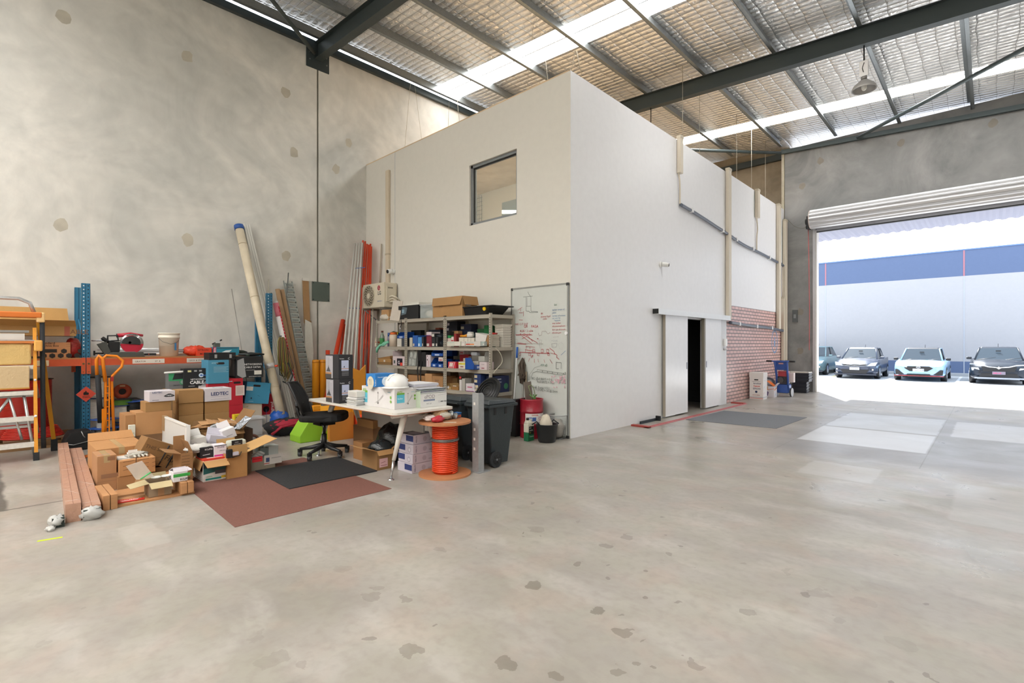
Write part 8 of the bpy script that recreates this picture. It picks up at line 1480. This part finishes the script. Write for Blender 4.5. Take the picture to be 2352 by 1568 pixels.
p = G(1776, 913); g = carton((p.x+.02, p.y+.02, 0), .30, .24, .30, 0, 'white and orange vacuum cleaner carton with raised orange flap', col='#D8D4DA', kind='plain', prints=[('f', [('p', [(.02, .06), (.14, .04), (.16, .14), (.08, .2), (.03, .16)], '#5A4A7A'), ('r', .0, .2, .14, .3, '#C89A60'), ('l', [(0, .19), (.3, .24)], .012, '#E07030')]), ('r', [('l', [(0, .2), (.24, .26)], .03, '#E07A3A'), ('p', [(.05, .05), (.14, .06), (.12, .13)], '#A8B8C8')])], flaps={'r': (35, .12)})
q = MB(); q.hull8([Vector((-.02, .0, .30)), Vector((-.02, .24, .30)), Vector((-.18, .20, .44)), Vector((-.18, -.04, .44))], [Vector((-.02, .0, .31)), Vector((-.02, .24, .31)), Vector((-.18, .20, .45)), Vector((-.18, -.04, .45))], M('#E87A34', .5)); q.build('orange_flap', g, label='orange flap')
g = thing('round_brush', 'round grey floor pad leaning behind the vacuum carton', 'brush', (p.x-.24, p.y+.30, .34)); q = MB(); q.torus((0, 0, 0), .18, .03, M('#4A4E5A', .5), Matrix.Rotation(R_(62), 3, 'X')); q.lathe([(0, 0), (.15, 0), (.15, .01), (0, .01)], (0, 0, 0), M('#9AA0A8', .5), 24, Matrix.Rotation(R_(62), 3, 'X')); q.tube([(0, .03, -.1), (0, .04, -.34)], .03, M('#3A3E46', .5), 8); q.build('pad', g)
p = G(1800, 910); g = thing('petrol_blower', 'blue wheeled petrol machine with black push bar by the brick wall', 'machine', (p.x, p.y, 0)); BLM = M('#3A5CA8', .35, .1, 'plain', 'blue_machine_paint')
q = MB(); 
for s in (-.14, .14): q.tube([(s, -.1, .12), (s, -.14, .55), (s*1.05, -.22, .82), (s*1.1, -.28, .99)], .028, BLM, 8)
q.prism([(-.15, -.2, .74), (.15, -.2, .74), (.17, -.27, .97), (-.17, -.27, .97)], (0, .02, 0), BLM); q.build('frame', g)
q = MB(); q.tube([(-.36, -.29, .98), (.34, -.29, .98)], .018, BLM, 8); q.build('push_bar', g)
for s in (-1, 1): q = MB(); q.cyl((s*.22-.0, -.29, .98), (s*.36, -.29, .98), .024, BL, 10); q.build('grip', g)
q = MB(); q.box((-.15, -.14, .10), (.15, .18, .34), BLM); q.build('housing', g, bevel=.03); q = MB(); q.box((-.12, -.12, .36), (.12, .14, .56), M('#3A3A40', .4, .3)); q.box((-.10, -.14, .56), (.12, .12, .70), M('#A83A44', .35)); q.cyl((-.04, -.15, .46), (-.04, -.12, .46), .08, M('#5A5C60', .4, .4), 16); q.build('engine', g, label='dark engine with red tank'); q = MB(); q.box((.14, -.05, .40), (.26, .1, .66), M('#D8C8C4', .5)); q.build('filter_box', g)
for s in (-1, 1): q = MB(); q.cyl((s*.16, .04, .12), (s*.21, .04, .12), .12, M('#C8C8CC', .5), 20); w_ = q.build('wheel', g); q = MB(); q.torus((s*.185, .04, .12), .11, .02, RUB, Matrix.Rotation(R_(90), 3, 'Y')); q.build('tyre', w_)
q = MB(); q.box((-.06, -.26, .9), (.06, -.245, .94), M('#C89A98', .5)); q.build('badge', g)
# stacked black crates, each with its own rim
p = G(1858, 901)
for k in range(7):
    g = thing('black_crate', 'black plastic crate by the roller door wall, %s from the floor' % ['first', 'second', 'third', 'fourth', 'fifth', 'sixth', 'seventh and topmost'][k], 'crate', (-4.12, 16.86, .085*k), 0, 'stack of black crates'); w_ = .19 if k < 4 else .26
    q = MB(); q.box((-w_, -w_*.7, 0), (w_, w_*.7, .07), M('#1E232C', .45)); q.build('tub', g, bevel=.006); q = MB(); q.box((-w_-.015, -w_*.7-.015, .062), (w_+.015, w_*.7+.015, .084), M('#2A303A', .45)); q.build('rim', g)
q = MB(); q.box((-4.42, 16.66, .596), (-3.86, 17.06, .625), M('#C9C4BC', .5)); o = q.build('tray_lid'); tag(o, 'pale flat lid on top of the black crates', 'lid')
